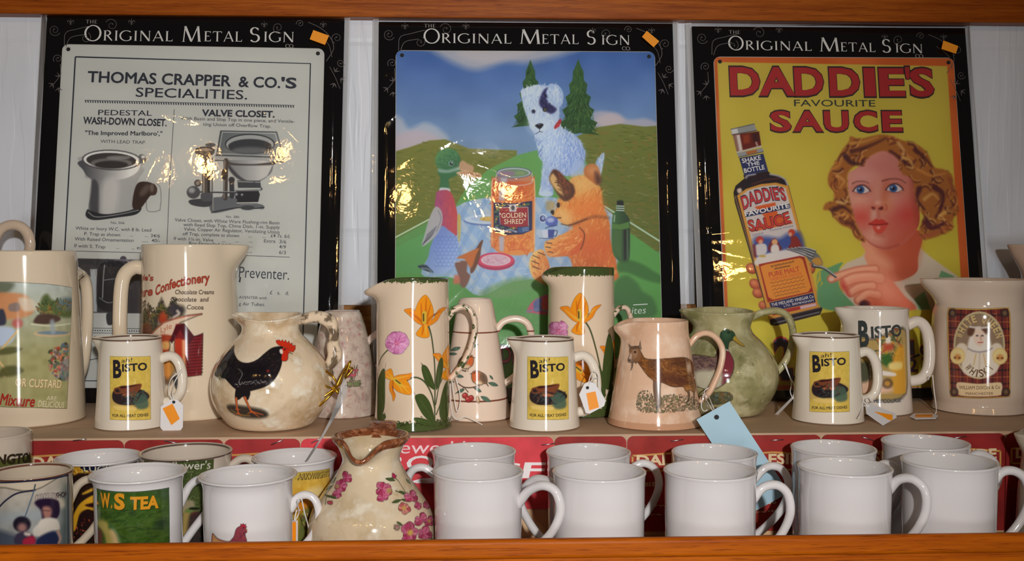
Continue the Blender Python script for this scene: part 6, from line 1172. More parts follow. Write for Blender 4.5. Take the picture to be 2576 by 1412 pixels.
# printed mugs at the left
m1 = mug('cream mug with a seaside picture of two children, front left corner', 80, 1187, 99, .852, ('cream_mug_glaze', (206, 190, 168), (110, 66, 50), .90), 2)
hand(m1, [(172, 1268, .012), (196, 1222, .024), (226, 1206, .032), (254, 1216, .036), (265, 1258, .036), (248, 1310, .032), (216, 1352, .022), (168, 1396, .010)])
c = m1.canvas([(0, 1195), (176, 1195), (176, 1375), (-6, 1375), (80, 1200)], .0003); c.z = (0, 1060, 4.012)
c.P([(-40, 700), (330, 700), (680, 560), (680, 1300), (-40, 1300)], ((196, 186, 170), (150, 156, 156), (300, 700), (300, 1200)), 6, .95); c.mottle(16, 9, 6)
c.P([(-40, 930), (300, 900), (420, 880), (420, 1000), (200, 1010), (-40, 1040)], (150, 160, 164), 20, .8); c.P([(-40, 1100), (100, 1130), (190, 1180), (160, 1300), (-40, 1300)], (70, 80, 96), 16, .9); c.P([(600, 800), (680, 700), (680, 1300), (590, 1300), (610, 1000)], (84, 96, 96), 30, .8); c.P([(620, 620), (680, 640), (680, 860), (640, 820)], (110, 120, 110), 30, .6)
c.L([(-40, 614), (240, 606), (480, 585), (685, 540)], 16, (36, 40, 66), 2); c.L([(684, 540), (684, 1300)], 14, (40, 38, 52), 2)
c.L([(-30, 900), (60, 800), (180, 725), (350, 695)], 16, (40, 40, 60), 2); c.L([(355, 640), (330, 740), (255, 960)], 11, (84, 100, 120), 2)
c.T('CHOCOLATE', (352, 815), (556, 790), 60, (66, 50, 54), .05, 14); c.T('CHOCOLATE', (354, 811), (554, 786), 54, (206, 190, 180), .01, 14); c.T('SHOP', (556, 780), (664, 770), 52, (66, 50, 54), .04, 6)
c.P([(560, 770), (640, 790), (650, 860), (600, 880), (540, 820)], (200, 188, 166), 12, .9)
c.P([(350, 830), (390, 790), (480, 780), (580, 800), (600, 880), (590, 950), (550, 990), (480, 960), (430, 990), (410, 900)], (38, 24, 48), 6); c.P([(430, 870), (490, 860), (520, 900), (510, 960), (470, 985), (440, 960)], (166, 116, 104), 8); c.L([(440, 900), (500, 905)], 6, (60, 40, 46), 4, .7)
c.P([(400, 1010), (450, 980), (550, 980), (590, 1020), (600, 1090), (560, 1110), (550, 1180), (400, 1180), (370, 1090)], (212, 204, 190), 6); c.P([(380, 1180), (560, 1110), (590, 1300), (380, 1300)], (36, 44, 76), 8); c.L([(580, 1110), (605, 1180), (590, 1230)], 26, (190, 146, 130), 6)
c.E((222, 1040), 88, 80, (30, 26, 40), 6); c.E((225, 1075), 46, 46, (150, 110, 104), 10); c.P([(160, 1150), (250, 1110), (330, 1150), (350, 1230), (160, 1240)], (60, 54, 74), 6); c.P([(250, 1120), (310, 1130), (300, 1160), (250, 1150)], (206, 190, 180), 6); c.P([(240, 1190), (340, 1160), (350, 1240), (240, 1250)], (166, 40, 66), 6); c.P([(330, 1100), (380, 1050), (400, 1130), (350, 1160)], (206, 200, 190), 6)
m1.fire(c)
m2 = Pot('mug', 'green banded cream mug at the left edge, behind the seaside mug', 'mug', -12, 1400, [(1092, 87), (1100, 86), (1140, 86), (1300, 85), (1400, 84)], ceramic('green_band_glaze', (204, 188, 170), g=.90, bands=((-.01, .0955, (84, 86, 42), 0),)), zb=FLOOR, Y=.925, gain=.92)
c = m2.canvas([(0, 1130), (74, 1125), (74, 1170), (0, 1175), (30, 1180)], .0003); c.z = (0, 1060, 4.012); c.T('KINGTON', (-170, 425), (320, 400), 88, (50, 40, 26), .04); m2.fire(c, 'printed_lettering')
m3 = mug('white mug with a dark blue and yellow label, behind the seaside mug', 250, 1151, 105, .932, M_WHITE, 9)
c = m3.canvas([(150, 1150), (348, 1150), (340, 1380), (160, 1380), (250, 1180)], .0003); c.z = (0, 1060, 4.012)
q = [(620, 440), (700, 445), (800, 450), (1000, 455), (1200, 440), (1385, 400), (1380, 1300), (640, 1300)]
c.P(q, (206, 160, 50), 2, sm=False); c.P([(620, 430), (810, 446), (1000, 452), (1200, 440), (1395, 395), (1390, 420), (1200, 470), (1190, 520), (950, 522), (820, 512), (810, 450)], (26, 28, 52), 2, sm=False); c.lock = c.mask(q, 2, False)
c.T("LUCK'S", (850, 505), (1190, 490), 54, (214, 206, 180), .01); c.hair([(640, 470), (940, 530), (900, 640), (720, 700)], 130, 50, 40, [(226, 190, 60), (200, 110, 40), (150, 60, 30), (236, 206, 90)], 16, 50, .85)
c.P([(640, 660), (960, 560), (1000, 1300), (640, 1300)], (30, 18, 20), 6, .95); c.P([(700, 1120), (740, 960), (820, 820), (980, 740), (980, 900), (880, 890), (800, 960), (760, 1100)], (216, 160, 40), 4); c.P([(840, 720), (980, 650), (980, 680), (850, 740)], (200, 150, 44), 4); c.P([(870, 840), (980, 820), (980, 870), (880, 860)], (40, 14, 20), 5); c.E((880, 970), 80, 70, (40, 22, 22), 8); c.hair([(740, 1020), (980, 960), (980, 1250), (740, 1260)], 80, 26, 80, [(110, 34, 30), (60, 24, 26), (196, 84, 50), (26, 18, 24)], 14, 50, .8); c.L([(955, 880), (950, 1090)], 5, (176, 60, 50), 2)
c.lock = None; m3.fire(c)
m4 = mug('cream mug with a green garden picture, behind and between the tea mug and hen mug', 470, 1137, 113, .932, ('cream_mug_rim', (216, 202, 186), (96, 76, 66), .90), 3)
hand(m4, [(574, 1180), (604, 1156), (630, 1157), (648, 1178), (652, 1216), (636, 1262), (606, 1300), (574, 1322)], 10.5)
c = m4.canvas([(362, 1145), (552, 1145), (552, 1380), (370, 1380), (460, 1170)], .0003); c.z = (200, 1080, 4.253)
q = [(690, 330), (800, 345), (1000, 350), (1200, 340), (1435, 318), (1432, 1230), (700, 1230)]
c.P(q, (72, 84, 44), 2, sm=False); c.lock = c.mask(q, 2, False); c.hair([(700, 340), (1430, 330), (1430, 1000), (700, 1000)], 260, 44, 30, [(54, 66, 36), (96, 110, 56), (40, 52, 34), (84, 100, 60), (120, 130, 90)], 14, 70, .7)
c.T('Mayflower\'s', (800, 400), (1398, 420), 84, (206, 200, 190), .006); c.P([(1100, 780), (1200, 760), (1230, 850), (1110, 900)], (166, 150, 120), 8, .9); c.P([(1110, 900), (1180, 890), (1170, 1230), (1100, 1230)], (166, 140, 80), 8); c.P([(1130, 870), (1210, 830), (1300, 840), (1290, 880), (1150, 895)], (110, 130, 70), 5); c.E((1230, 850), 60, 14, (30, 30, 24), 4); c.E((1240, 920), 42, 34, (176, 66, 44), 8); c.P([(1180, 930), (1330, 900), (1335, 1230), (1170, 1230)], (56, 44, 46), 10, .9); c.hair([(1200, 960), (1330, 960), (1330, 1200), (1190, 1200)], 30, 40, 80, [(30, 44, 40), (90, 50, 44), (44, 60, 56)], 12, 30)
c.lock = None; m4.fire(c)
m5 = mug('white tea mug with a green label and orange letters, front row', 350, 1191, 118, .846, M_WHITE, 12)
hand(m5, [(452, 1272, .016), (478, 1222, .030), (508, 1206, .040), (536, 1222, .044), (541, 1262, .044), (518, 1292, .040), (488, 1330, .030), (448, 1386, .016)])
c = m5.canvas([(245, 1225), (428, 1225), (428, 1380), (248, 1380), (345, 1240)], .0003); c.z = (200, 1080, 4.253)
q = [(150, 618), (190, 632), (300, 655), (450, 668), (600, 668), (780, 652), (955, 624), (962, 1240), (170, 1240)]
c.P(q, (62, 90, 34), 2, sm=False); c.mottle(10, 9, 8); c.lock = c.mask(q, 2, False); c.L([(190, 635), (450, 668), (780, 652), (955, 628)], 12, (70, 96, 110), 4, .7); c.L([(955, 630), (962, 1240)], 12, (50, 84, 90), 5, .7)
c.hair([(200, 820), (940, 800), (940, 1230), (400, 1230)], 110, 90, -12, [(44, 72, 30), (84, 104, 50), (36, 54, 36), (76, 104, 44)], 22, 15, .45); c.P([(820, 990), (900, 980), (920, 1040), (840, 1060)], (30, 44, 44), 26, .7); c.P([(540, 890), (580, 880), (580, 910), (550, 920)], (30, 44, 40), 14, .6); c.P([(800, 680), (940, 660), (940, 740), (850, 720)], (60, 80, 70), 24, .6)
c.P([(180, 990), (240, 970), (300, 1000), (320, 1070), (380, 1090), (420, 1230), (300, 1240), (260, 1110)], (170, 156, 84), 12); c.P([(330, 1080), (390, 1100), (430, 1230), (370, 1240)], (206, 176, 130), 14, .8); c.P([(190, 1080), (240, 1090), (240, 1240), (180, 1240)], (120, 70, 60), 12, .9); c.L([(330, 1030), (400, 1110), (440, 1230)], 16, (56, 110, 90), 12, .6)
c.lock = None
for t, a, b_, cp in (('C', (120, 800), (196, 806), 120), ('.', (196, 800), (208, 801), 120), ('W', (232, 828), (336, 836), 138), ('.', (340, 838), (354, 839), 130), ('S', (374, 850), (488, 852), 150), ('TEA', (540, 855), (845, 836), 120)): c.T(t, (a[0]+5, a[1]+6), (b_[0]+5, b_[1]+6), cp, (44, 50, 24), .05); c.T(t, a, b_, cp, (220, 150, 40), .045)
m5.fire(c)
m6 = mug('white mug printed with a hen at its foot, in front of the pale yellow mug', 625, 1196, 122, .845, M_WHITE, 12)
m6.handle([(728, 1282), (750, 1252), (774, 1246), (795, 1262), (802, 1300), (790, 1340), (764, 1374), (724, 1402)], [14, 11, 10, 10, 10, 10, 11, 12])
c = m6.canvas([(520, 1305), (640, 1305), (640, 1400), (520, 1400), (580, 1410)], .0003); c.z = (480, 1080, 4.253)
c.P([(232, 1120), (270, 1160), (340, 1190), (410, 1200), (460, 1150), (480, 1080), (510, 1045), (570, 1030), (590, 1060), (580, 1120), (600, 1200), (610, 1330), (250, 1340)], (140, 62, 74), 3); c.P([(236, 1130), (300, 1180), (400, 1210), (460, 1230), (440, 1330), (250, 1340)], (200, 150, 96), 8, .95); c.hair([(440, 1180), (590, 1080), (600, 1230), (450, 1260)], 60, 30, 80, [(120, 50, 66), (170, 90, 84), (96, 44, 66)], 8, 20, .6); c.hair([(250, 1170), (440, 1230), (420, 1320), (260, 1320)], 50, 30, 20, [(176, 120, 70), (220, 170, 110)], 8, 20, .6)
c.P([(530, 1040), (535, 1010), (550, 1020), (562, 1005), (572, 1022), (590, 1015), (590, 1040), (604, 1045), (580, 1060)], (166, 44, 60), 2, sm=False); c.P([(588, 1062), (606, 1076), (590, 1088)], (206, 150, 60), 2, sm=False); c.E((566, 1055), 6, 6, (30, 16, 20), 2); c.E((594, 1096), 8, 12, (176, 40, 56), 3)
m6.fire(c)
m7 = mug('white mug with a pale yellow label, between the hen mug and the floral jug', 742, 1150, 106, .936, M_WHITE, 9)
hand(m7, [(838, 1208, .008), (850, 1190, .014), (858, 1200, .018), (858, 1240, .018), (838, 1280, .01)], 8)
c = m7.canvas([(655, 1180), (832, 1175), (828, 1390), (660, 1390), (745, 1200)], .0003); c.z = (480, 1080, 4.253)
q = [(760, 480), (900, 475), (1150, 460), (1320, 445), (1485, 418), (1470, 1330), (760, 1330)]
c.P(q, ((216, 180, 84), (220, 170, 60), (1200, 480), (1200, 700)), 2, sm=False); c.lock = c.mask(q, 2, False); c.mottle(10, 9, 12)
c.P([(760, 475), (1100, 470), (1485, 415), (1480, 490), (1130, 545), (760, 550)], (196, 170, 70), 3, sm=False); c.T("ARKWRIGHT'S", (1140, 540), (1480, 500), 62, (104, 80, 34), .05); c.T("ARKWRIGHT'S", (1136, 536), (1476, 496), 60, (206, 180, 96), .0)
c.P([(1250, 640), (1370, 610), (1420, 650), (1350, 740), (1250, 720)], (232, 206, 140), 14, .9); c.P([(1120, 700), (1260, 740), (1280, 800), (1250, 880), (1150, 900), (1120, 800)], (214, 130, 40), 14, .9); c.P([(1180, 900), (1300, 860), (1330, 1200), (1180, 1330), (1130, 1200)], (96, 104, 54), 14, .9); c.hair([(1200, 900), (1330, 900), (1330, 1250), (1200, 1250)], 50, 50, 100, [(70, 60, 50), (170, 110, 100), (84, 110, 60), (206, 196, 110), (110, 60, 70)], 14, 30)
c.lock = None; m7.fire(c)
# floral jug
zt = at(934, 1100, .868)[2]-FLOOR
M_FLOR = ceramic('floral_jug_glaze', (224, 204, 172), mottle=(((196, 170, 130), 30, .50, .66), ((234, 222, 200), 60, .52, .7), ((190, 164, 120), 44, .62, .70)), g=.90)
JM = Pot('pitcher', 'floral pot-bellied jug with pink roses and a brown lip', 'jug', 934, 1500, [(1098, 96), (1106, 92), (1120, 83), (1145, 73), (1165, 74), (1200, 93), (1240, 122), (1285, 149), (1330, 158), (1380, 157), (1440, 146), (1490, 128)], M_FLOR, zb=FLOOR, Y=.868, spout=(-98, .0095, .36, .026, -.0135), gain=.92)
m_, nt_, b_ = M_FLOR, M_FLOR.node_tree, M_FLOR.node_tree.nodes['Principled BSDF']
M_BROWN = ceramic('brown_sponged_glaze', (132, 74, 44), mottle=(((176, 116, 80), 200, .5, .6), ((100, 50, 30), 120, .55, .65)), g=.90)
# sponged brown lip follows the warped rim
N = 120; ths = np.linspace(0, 2*math.pi, N, endpoint=False); V, Fc = [], []
rt = JM.rs[-1]
ringp = []
for a in ths:
    for (dz0, off) in ((-.0062, .0005), (-.0030, .0010), (-.0004, .0010), (.0016, -.0004), (.0018, -.0020), (.0000, -.0040), (-.004, -.0042)):
        z = JM.H+dz0; zq = min(z, JM.H); dr, dz = JM.warp(a, zq); r = JM.R(zq)+dr+off
        V.append((r*math.cos(a), r*math.sin(a), z+dz))
n = 7
for i in range(N):
    for k in range(n-1): Fc.append((i*n+k, ((i+1) % N)*n+k, ((i+1) % N)*n+k+1, i*n+k+1))
mesh_obj('brown_lip', V, Fc, M_BROWN, JM.root)['label'] = 'brown sponged lip'
JM.handle([(958, 1104, .026), (962, 1078, .034), (965, 1062, .048), (966, 1068, .066), (966, 1106, .080), (962, 1180, .082), (956, 1240, .066), (950, 1270, .045)], 5, [34, 36, 36, 34, 30, 28, 28, 30], M_BROWN, binorm=(1, 0, 0))
c = JM.canvas([(800, 1180), (1080, 1180), (1092, 1375), (790, 1375), (1000, 1180), (935, 1385)], .0003); c.z = (760, 1040, 3.795)
def rose(x, y, r, seed, centre=True, col=((176, 60, 96), (206, 110, 140), (150, 40, 80))):
    g = np.random.default_rng(seed)
    for k in range(6):
        a = k*1.05+g.random(); rr = r*(.75+.4*g.random()); d = np.array([math.cos(a), math.sin(a)]); n_ = np.array([-d[1], d[0]]); o_ = np.array([x, y])
        c.P([o_, o_+d*rr*.6+n_*rr*.45, o_+d*rr, o_+d*rr*.6-n_*rr*.45], col[k % 2], 2.2, .92); c.L([o_+d*rr*.3, o_+d*rr*.9], r*.12, col[2], 3, .7, 2); c.L([o_+d*rr*.4+n_*rr*.2, o_+d*rr*.8+n_*rr*.2], r*.10, (228, 168, 186), 3, .7, 2)
    if centre: c.E((x, y), r*.28, r*.28, (206, 170, 80), 5, .95); c.hair([(x-r*.3, y-r*.3), (x+r*.3, y-r*.3), (x+r*.3, y+r*.3), (x-r*.3, y+r*.3)], 14, r*.3, 0, [(150, 110, 60), (226, 200, 110)], 3, 90)
for pts, w in (([(860, 600), (910, 640), (950, 700), (1000, 780)], 8), ([(240, 760), (290, 700), (330, 610)], 8), ([(225, 870), (240, 780)], 7), ([(890, 740), (960, 770), (1010, 800)], 8), ([(960, 560), (1010, 650), (1040, 690)], 8)): c.L(pts, w, (96, 110, 70), 2)
for x, y, l, a in ((840, 632, 46, .2), (870, 612, 34, -.5), (900, 840, 44, -.3), (960, 760, 40, .4), (980, 830, 36, .2), (300, 640, 40, -.9), (260, 710, 36, -.6), (300, 800, 40, .3), (250, 790, 30, .4), (930, 1055, 34, .6), (1010, 650, 30, .8), (1240, 1220, 40, 1.2), (900, 1100, 26, 0)):
    d = np.array([math.cos(a), math.sin(a)]); n_ = np.array([-d[1], d[0]]); o_ = np.array([x, y]); c.P([o_-d*l, o_+n_*l*.35, o_+d*l, o_-n_*l*.35], (84, 100, 58), 2); c.L([o_-d*l, o_+d*l], 4, (60, 76, 44), 1.5)
rose(770, 720, 86, 1, False); rose(770, 800, 60, 2, False); c.E((830, 740), 26, 26, (176, 150, 90), 6, .9); rose(370, 690, 70, 4, False); rose(430, 610, 56, 5, False); rose(340, 770, 50, 6, False); c.E((340, 700), 20, 18, (170, 146, 96), 5)
rose(1040, 790, 66, 7, False); rose(970, 905, 62, 8, True, ((190, 90, 90), (214, 140, 120), (160, 60, 70))); rose(1110, 880, 40, 9, False); rose(1030, 1140, 96, 10); rose(1130, 1010, 70, 11, False); rose(1160, 1150, 76, 12, False); rose(1210, 1030, 50, 13); rose(1000, 1230, 60, 14, False); rose(1180, 880, 40, 15, False)
c.P([(860, 570), (890, 590), (890, 620), (860, 610)], (170, 50, 84), 3); c.P([(245, 840), (290, 840), (290, 870), (250, 865)], (190, 70, 84), 4); c.P([(880, 1070), (930, 1070), (920, 1110), (890, 1110)], (214, 150, 150), 8, .8)
JM.fire(c, 'painted_flowers')
p = Pot('pitcher', 'cream spouted jug cut by the right edge, at the end of the lower shelf', 'jug', 2652, 1500, [(1094, 82), (1110, 78), (1150, 76), (1250, 84), (1400, 88), (1490, 84)], ceramic('cream_jug_low', (196, 182, 160), g=.90), zb=FLOOR, Y=.925, spout=(181, .0085, .3, .03, 0))

# ------------------------------------------------------------------ red beer-box panels stapled to the step front
YP = .9752
def panel(label, x0, x1, col, ybot, words, staples, notch=None):
    a, b_ = at(x0+1.2, 1150, YP), at(x1-1.2, 1150, YP); W = b_[0]-a[0]; top = STEP-.0125+.0105; zb = at((x0+x1)/2, ybot, YP)[2]
    r = empty('card_panel', (a[0], YP, zb), label, 'card', 'red beer box panels on the front of the step'); h = top-zb; R = .006
    P = [(0, 0), (W, 0)]+[(W-R+R*math.cos(t), h-R+R*math.sin(t)) for t in np.linspace(0, math.pi/2, 6)]+[(R+R*math.cos(t), h-R+R*math.sin(t)) for t in np.linspace(math.pi/2, math.pi, 6)]
    n = len(P); V = [(x, 0, z) for x, z in P]+[(x, .0014, z) for x, z in P]
    m, nt, bb = new_mat('red_box_card'); o_ = nd(nt, 'ShaderNodeTexCoord').outputs['Object']
    nt.links.new(mixc(nt, c4(col, 1.25), c4(tuple(x*.84 for x in col), 1.25), ramp(nt, noise(nt, o_, 26., 3., .6), .4, .68)), bb.inputs['Base Color']); bb.inputs['Roughness'].default_value = .5; bb.inputs['Specular IOR Level'].default_value = .2
    mesh_obj('card', V, [tuple(range(n)), tuple(range(2*n-1, n-1, -1))]+[(i, i+n, (i+1) % n+n, (i+1) % n) for i in range(n)], m, r, smooth=False)
    TV, TF, TM, cols = [], [], [], []
    k = mpp((x0+x1)/2, 1180, YP)
    def loc(px, py): q = at(px, py, YP); return np.array([q[0]-a[0], q[2]-zb])
    def put(q, tris, cc, lay, rep=None):
        if cc not in cols: cols.append(cc)
        i0 = len(TV)
        for i, (x, z) in enumerate(q): TV.append((x, -.0005-.0003*lay-(0 if rep is None else rep[i]*.00003), z))
        for t in tris: TF.append(tuple(int(i)+i0 for i in t)); TM.append(cols.index(cc))
    for w in words:
        if w[0] == 'frame':
            _, fx0, fx1, fy0, fy1 = w
            q = [loc(fx0, fy0), loc((fx0+fx1)/2, fy0-7), loc(fx1, fy0), loc(fx1, fy1), loc(fx0, fy1)]
            for i in range(5):
                A, B = q[i], q[(i+1) % 5]; d = (B-A)/np.linalg.norm(B-A); nn = np.array([-d[1], d[0]])*.0009
                put([A+nn, B+nn, B-nn, A-nn], [(0, 1, 2, 3)], (190, 140, 70), 0)
        elif w[0] == 'bar':
            _, pts = w; put([loc(*q) for q in pts], [tuple(range(len(pts)))], (232, 228, 228), 0)
        else:
            t, p0, p1, cap, cc, bold, sk = w
            v, tr = glyphs(t, bold); put(place(v, loc(*p0), loc(*p1), cap*k, 0, sk), tr, cc, 1, v[:, 2] if v.shape[1] > 2 else None)
    if TV:
        mesh_obj('printed_lettering', TV, TF, [plain(cc, .45, 1.2) for cc in cols], r, TM, smooth=False)
    for (sx, sy, rot) in staples:
        q = loc(sx, sy); L = .0062; d = np.array([math.cos(rot), math.sin(rot)])
        path = [(q[0]-d[0]*L, .0005, q[1]-d[1]*L), (q[0]-d[0]*L*.9, -.0009, q[1]-d[1]*L*.9), (q[0]+d[0]*L*.9, -.0009, q[1]+d[1]*L*.9), (q[0]+d[0]*L, .0005, q[1]+d[1]*L)]
        Vv, Ff = tube_geo(path, .0006, .0006, (0, 1, .01), 6); mesh_obj('staple', Vv, Ff, M_STEEL, r)
CR = (214, 190, 150); RD1, RD2 = (150, 44, 42), (206, 66, 74)
panel('red card panel at the left end, behind the seaside mug', 66, 312, RD1, 1336, [('frame', 66, 300, 1150, 1190), ('DALESIDE', (80, 1177), (288, 1170), 26, CR, .035, 0)], [(200, 1107, .12)])
panel('red card panel behind the mug with the dark blue label and the garden mug', 312, 563, RD1, 1336, [('frame', 326, 550, 1150, 1190), ('DALESIDE', (338, 1174), (538, 1172), 26, CR, .035, 0)], [(430, 1112, -.2)])
panel('red card panel above the pale yellow mug', 563, 756, (168, 52, 54), 1336, [('frame', 577, 800, 1146, 1190)], [(697, 1113, .4)])
panel('bright red card panel with large white letters, behind the floral jug', 756, 1394, RD2, 1284, [('brewed by', (950, 1141), (1215, 1141), 31, (226, 196, 200), .0, .15), ('ROC', (968, 1183), (1150, 1183), 36, (228, 222, 222), .01, .2), ('F', (1312, 1202), (1366, 1202), 38, (228, 222, 222), .02, .2), ('S', (1270, 1190), (1306, 1190), 24, (228, 222, 222), .02, .2), ('bar', [(1032, 1212), (1060, 1204), (1100, 1202), (1100, 1216), (1050, 1216)])], [(797, 1108, .45), (1378, 1118, .12)])
panel('red card panel just right of the bright red panel, behind a white mug', 1394, 1577, RD1, 1336, [('** *', (1405, 1284), (1430, 1284), 6, CR, 0, 0)], [])
def brand(x0, x1, y0, y1): return [('frame', x0+14, x1-14, y0-21, y0+16), ('DALESIDE', (x0+24, y0+2), (x1-24, y1+2), 24, CR, .035, 0)]
panel('red card panel lettered in cream, just left of the blue tag', 1577, 1822, (154, 46, 40), 1336, brand(1577, 1822, 1168, 1166)+[('BEERS', (1622, 1224), (1668, 1222), 10, CR, .01, 0), ('www.daleside', (1612, 1276), (1780, 1272), 8, CR, 0, 0), ('phone: +44', (1616, 1297), (1700, 1296), 6, CR, 0, 0)], [(1703, 1108, .12)])
panel('red card panel lettered in cream and partly covered by the blue tag', 1822, 2066, (152, 44, 40), 1336, brand(1822, 2066, 1166, 1164)+[('daleside', (1868, 1271), (1952, 1267), 10, CR, 0, 0), ('phone: +44', (1888, 1291), (1952, 1288), 6, CR, 0, 0)], [(1955, 1107, .05)])
panel('red card panel behind the second white mug from the right end', 2066, 2302, (148, 42, 38), 1336, brand(2066, 2302, 1162, 1158), [(2183, 1104, -.3)])
panel('red card panel above the right end white mugs', 2302, 2530, (140, 38, 36), 1336, brand(2302, 2530, 1156, 1151), [(2415, 1100, .1)])
panel('red card panel at the right end, beside the cut off jug', 2530, 2775, (136, 36, 36), 1336, brand(2530, 2775, 1150, 1146), [])
# ------------------------------------------------------------------ price tags
def flat(name, pts, Y, mat, parent, org, th=.0006, rnd=True):
    """a card seen at these corners, each with its own depth"""
    P = [at(p[0], p[1], p[2] if len(p) > 2 else Y)-org for p in pts]; c_ = sum(P)/len(P)
    nrm = np.cross(P[1]-P[0], P[2]-P[0]); nrm /= np.linalg.norm(nrm); nrm = nrm if nrm[1] < 0 else -nrm
    n = len(P); V = [q for q in P]+[q-nrm*th for q in P]
    o = mesh_obj(name, V, [tuple(range(n)), tuple(range(2*n-1, n-1, -1))]+[(i, (i+1) % n, (i+1) % n+n, i+n) for i in range(n)], mat, parent, smooth=False)
    return o
def string(pts, Y, parent, org, r=.00055, mat=None, name='string'):
    P = [at(p[0], p[1], p[2] if len(p) > 2 else Y)-org for p in pts]; path = cat(P, 8)
    V, Fc = tube_geo(path, r, r, (.1, 1, .1), 7); return mesh_obj(name, V, Fc, mat or M_STRING, parent)
def price_tag(label, cardpts, Y, stick, strings, hole=None, mat=None, group='paper price tags on strings'):
    org = at(cardpts[0][0], cardpts[0][1], cardpts[0][2] if len(cardpts[0]) > 2 else Y); r = empty('price_tag', tuple(org), label, 'tag', group)
    flat('card', cardpts, Y, mat or M_PAPER, r, org)
    if stick: flat('sticker', [(p[0], p[1], (p[2] if len(p) > 2 else Y)-.0009) for p in stick], Y, M_ORANGE, r, org, .0003)['label'] = 'orange sticker'
    for s_ in strings: string(s_, Y, r, org)
    if hole:
        t = np.linspace(0, 2*math.pi, 16, endpoint=False); hx, hy, hr = hole[:3]; hY = hole[3] if len(hole) > 3 else Y
        flat('punch_hole', [(hx+hr*math.cos(a), hy+hr*math.sin(a), hY-.0007) for a in t], hY, plain((40, 38, 40), .8), r, org, .0003)
    return r
ya = JA.Y-.030
price_tag('white price tag with an orange sticker, on the small left gravy jug', [(404, 1024), (417, 1014), (428, 1006), (446, 1006), (461, 1020), (460, 1075), (454, 1083), (410, 1084), (403, 1076)], ya, [(409, 1028), (434, 1016), (452, 1054), (431, 1070)], [[(437, 1012), (424, 985), (430, 955, JA.Y-.012), (446, 940, JA.Y-.010), (456, 930, JA.Y-.012)], [(439, 1012), (434, 990), (440, 960, JA.Y-.014), (458, 934, JA.Y-.012)]], (437, 1012, 4))
yb_ = JB.Y-.020
price_tag('white price tag with an orange sticker, on the small centre gravy jug', [(1457, 993), (1470, 966), (1482, 960), (1498, 966), (1523, 1009), (1520, 1022), (1484, 1041), (1474, 1040)], yb_, [(1475, 990), (1498, 985), (1507, 1025), (1483, 1033)], [[(1479, 975), (1484, 950), (1492, 935, JB.Y-.013), (1504, 942, JB.Y-.013), (1508, 968), (1513, 990), (1524, 1010)], [(1479, 975), (1490, 955), (1506, 950, JB.Y-.012)]], (1478, 976, 4))
B0 = .9685
price_tag('long pale blue tag hanging from the goat jug down in front of the red panels', [(1752, 1056, .9725), (1835, 1010, .9730), (1985, 1240, .9685), (1901, 1286, .9680)], B0, None,
          [[(1803, 1050, .9715), (1786, 1022, .985), (1774, 1000, 1.01), (1772, 985, 1.02), (1782, 976, JK.Y-.012)], [(1804, 1049, .9715), (1792, 1020, .985), (1780, 995, 1.01), (1766, 992, 1.02)], [(1770, 992, 1.012), (1764, 1020, 1.005), (1770, 1034, 1.0), (1780, 1030, 1.0), (1776, 1010, 1.005)]], (1803, 1050, 6, .9716), plain((168, 200, 216), .7, 1.05))
yc = JC.Y-.006
price_tag('white price tag with an orange sticker lying beside the small right gravy jug', [(2177, 1022, yc-.012), (2190, 1017, yc-.006), (2252, 1040, yc-.012), (2256, 1050, yc-.018), (2222, 1070, yc-.034), (2180, 1040, yc-.022)], yc, [(2201, 1036, yc-.016), (2246, 1044, yc-.018), (2245, 1058, yc-.024), (2198, 1050, yc-.022)], [[(2184, 1024, yc-.012), (2172, 1012, yc-.010), (2168, 1030, yc-.02), (2160, 1052, yc-.035)], [(2186, 1022, yc-.010), (2178, 1006, yc-.004), (2190, 1002, yc-.010), (2195, 1012, yc-.008)]])
def on_step(pts):                                        # lying on the step: each corner at the depth where the step is seen
    out = []
    for x, y in pts: d = ray(x, y); out.append((x, y, (STEP+.0018)/d[2]*d[1]))
    return out
yd = JD.Y-.02
price_tag('price tag lying flat behind the medium gravy jug with its string up to the handle', on_step([(2298, 1041), (2344, 1040), (2360, 1046), (2354, 1053), (2302, 1054), (2288, 1048)]), yd, on_step([(2303, 1043.5), (2346, 1043), (2345, 1049.5), (2303, 1050)]), [[(2346, 944, JD.Y-.008), (2350, 985, JD.Y-.01), (2355, 1024, yd+.000), (2354, 1040, yd-.010), (2346, 1045, 1.088)], [(2344, 946, JD.Y-.012), (2338, 948, JD.Y-.016), (2336, 956, JD.Y-.012)]])
yl = JL.Y-.01
price_tag('grey-white tag seen edge-on, hanging from the duck jug handle', [(1946, 1046, yl), (1990, 1002, yl-.03), (1996, 1004, yl-.03), (1954, 1048, yl)], yl, None, [[(1975, 912, JL.Y-.010), (1986, 946, yl), (1998, 972, yl-.02), (1994, 1004, yl-.03)], [(1972, 914, JL.Y-.012), (1990, 960, yl), (1988, 985, yl-.02), (1994, 1004, yl-.03)]], None, plain((206, 202, 200), .6))
ym = m6.Y+.012
price_tag('narrow orange and white tag hanging on the hen mug handle', [(728, 1310, ym+.003), (748, 1310, ym-.002), (748, 1388, ym-.002), (728, 1388, ym+.003)], ym, [(733, 1314, ym), (744, 1314, ym-.002), (744, 1388, ym-.002), (733, 1388, ym)], [[(741, 1312, ym-.002), (752, 1290, ym-.006), (748, 1262, m6.Y-.012), (758, 1256, m6.Y-.013), (766, 1290, m6.Y-.004), (776, 1330, ym), (772, 1360, ym)], [(740, 1312, ym), (746, 1286, ym), (756, 1284, ym)]])
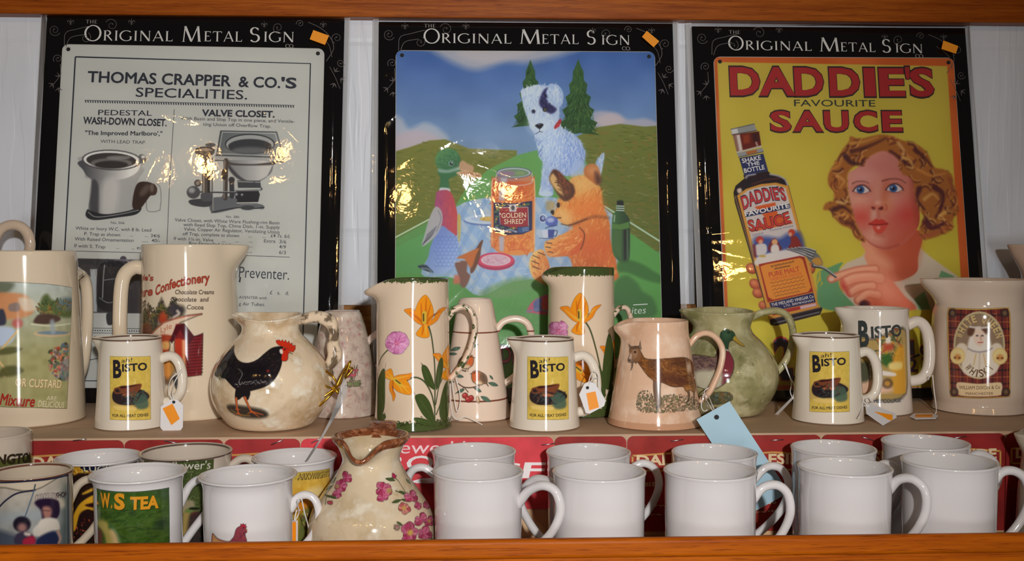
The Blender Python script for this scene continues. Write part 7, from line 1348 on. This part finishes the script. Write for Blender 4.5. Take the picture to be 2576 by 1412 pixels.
# strings on the robin jug, gold tie and clear strip on the cockerel jug
org = at(1146, 940, JJ.Y); r = empty('tag_string', tuple(org), 'looped white string hanging in front of the robin jug', 'string')
for s_ in ([(1136, 930, 1.052), (1140, 980, 1.046), (1150, 1035, 1.040), (1158, 1000, 1.042), (1146, 945, 1.046)], [(1134, 935, 1.052), (1133, 990, 1.046), (1138, 1040, 1.038), (1152, 1056, 1.034), (1172, 1050, 1.036), (1214, 1069, 1.032)]): string(s_, 1.04, r, org, .0005)
yt = JF.Y
org = at(852, 975, yt); r = empty('gold_tie', tuple(org), 'gold wire bow twisted round the cockerel jug handle', 'ribbon')
def gold(pts, rr=.0011): string(pts, yt, r, org, rr, M_GOLD, 'wire')
gold([(812, 932, yt-.012), (804, 948, yt-.016), (812, 966, yt-.018), (832, 976, yt-.016), (846, 976, yt-.014), (848, 966, yt-.008), (836, 946, yt-.006), (816, 932, yt-.012)]); gold([(846, 976, yt-.016), (866, 950, yt-.02), (880, 915, yt-.02), (879, 912, yt-.016), (862, 940, yt-.012), (846, 974, yt-.014)]); gold([(846, 978, yt-.016), (826, 1000, yt-.022), (804, 1020, yt-.022), (802, 1012, yt-.020), (818, 996, yt-.016), (846, 976, yt-.014)], .0013)
gold([(848, 974, yt-.014), (872, 948, yt-.006), (886, 930, yt-.004), (882, 926, yt-.002), (866, 936, yt-.004)]); gold([(840, 970, yt-.018), (848, 986, yt-.020), (856, 992, yt-.018), (852, 978, yt-.016)], .0016)
org = at(868, 960, .995); r = empty('clear_strip', tuple(org), 'clear plastic strip hanging from the gold tie down into the pale yellow mug', 'strip')
L_ = [(866, 948, 1.012), (866, 985, 1.0), (852, 1025, .985), (828, 1070, .962), (802, 1115, .950), (773, 1160, .948)]; W_ = [1, 14, 11, 6, 4.5, 4]
P1 = cat([at(x-w*.9, y, Y)-org for (x, y, Y), w in zip(L_, W_)], 8); P2 = cat([at(x+w*.5, y-w*.2, Y+.002)-org for (x, y, Y), w in zip(L_, W_)], 8); n = len(P1)
mesh_obj('strip', list(P1)+list(P2)+[q+np.array([0, .0008, 0]) for q in P1]+[q+np.array([0, .0008, 0]) for q in P2], [(i, i+1, n+i+1, n+i) for i in range(n-1)]+[(2*n+i, 3*n+i, 3*n+i+1, 2*n+i+1) for i in range(n-1)], M_ACET, r)
bpy.context.view_layer.update()
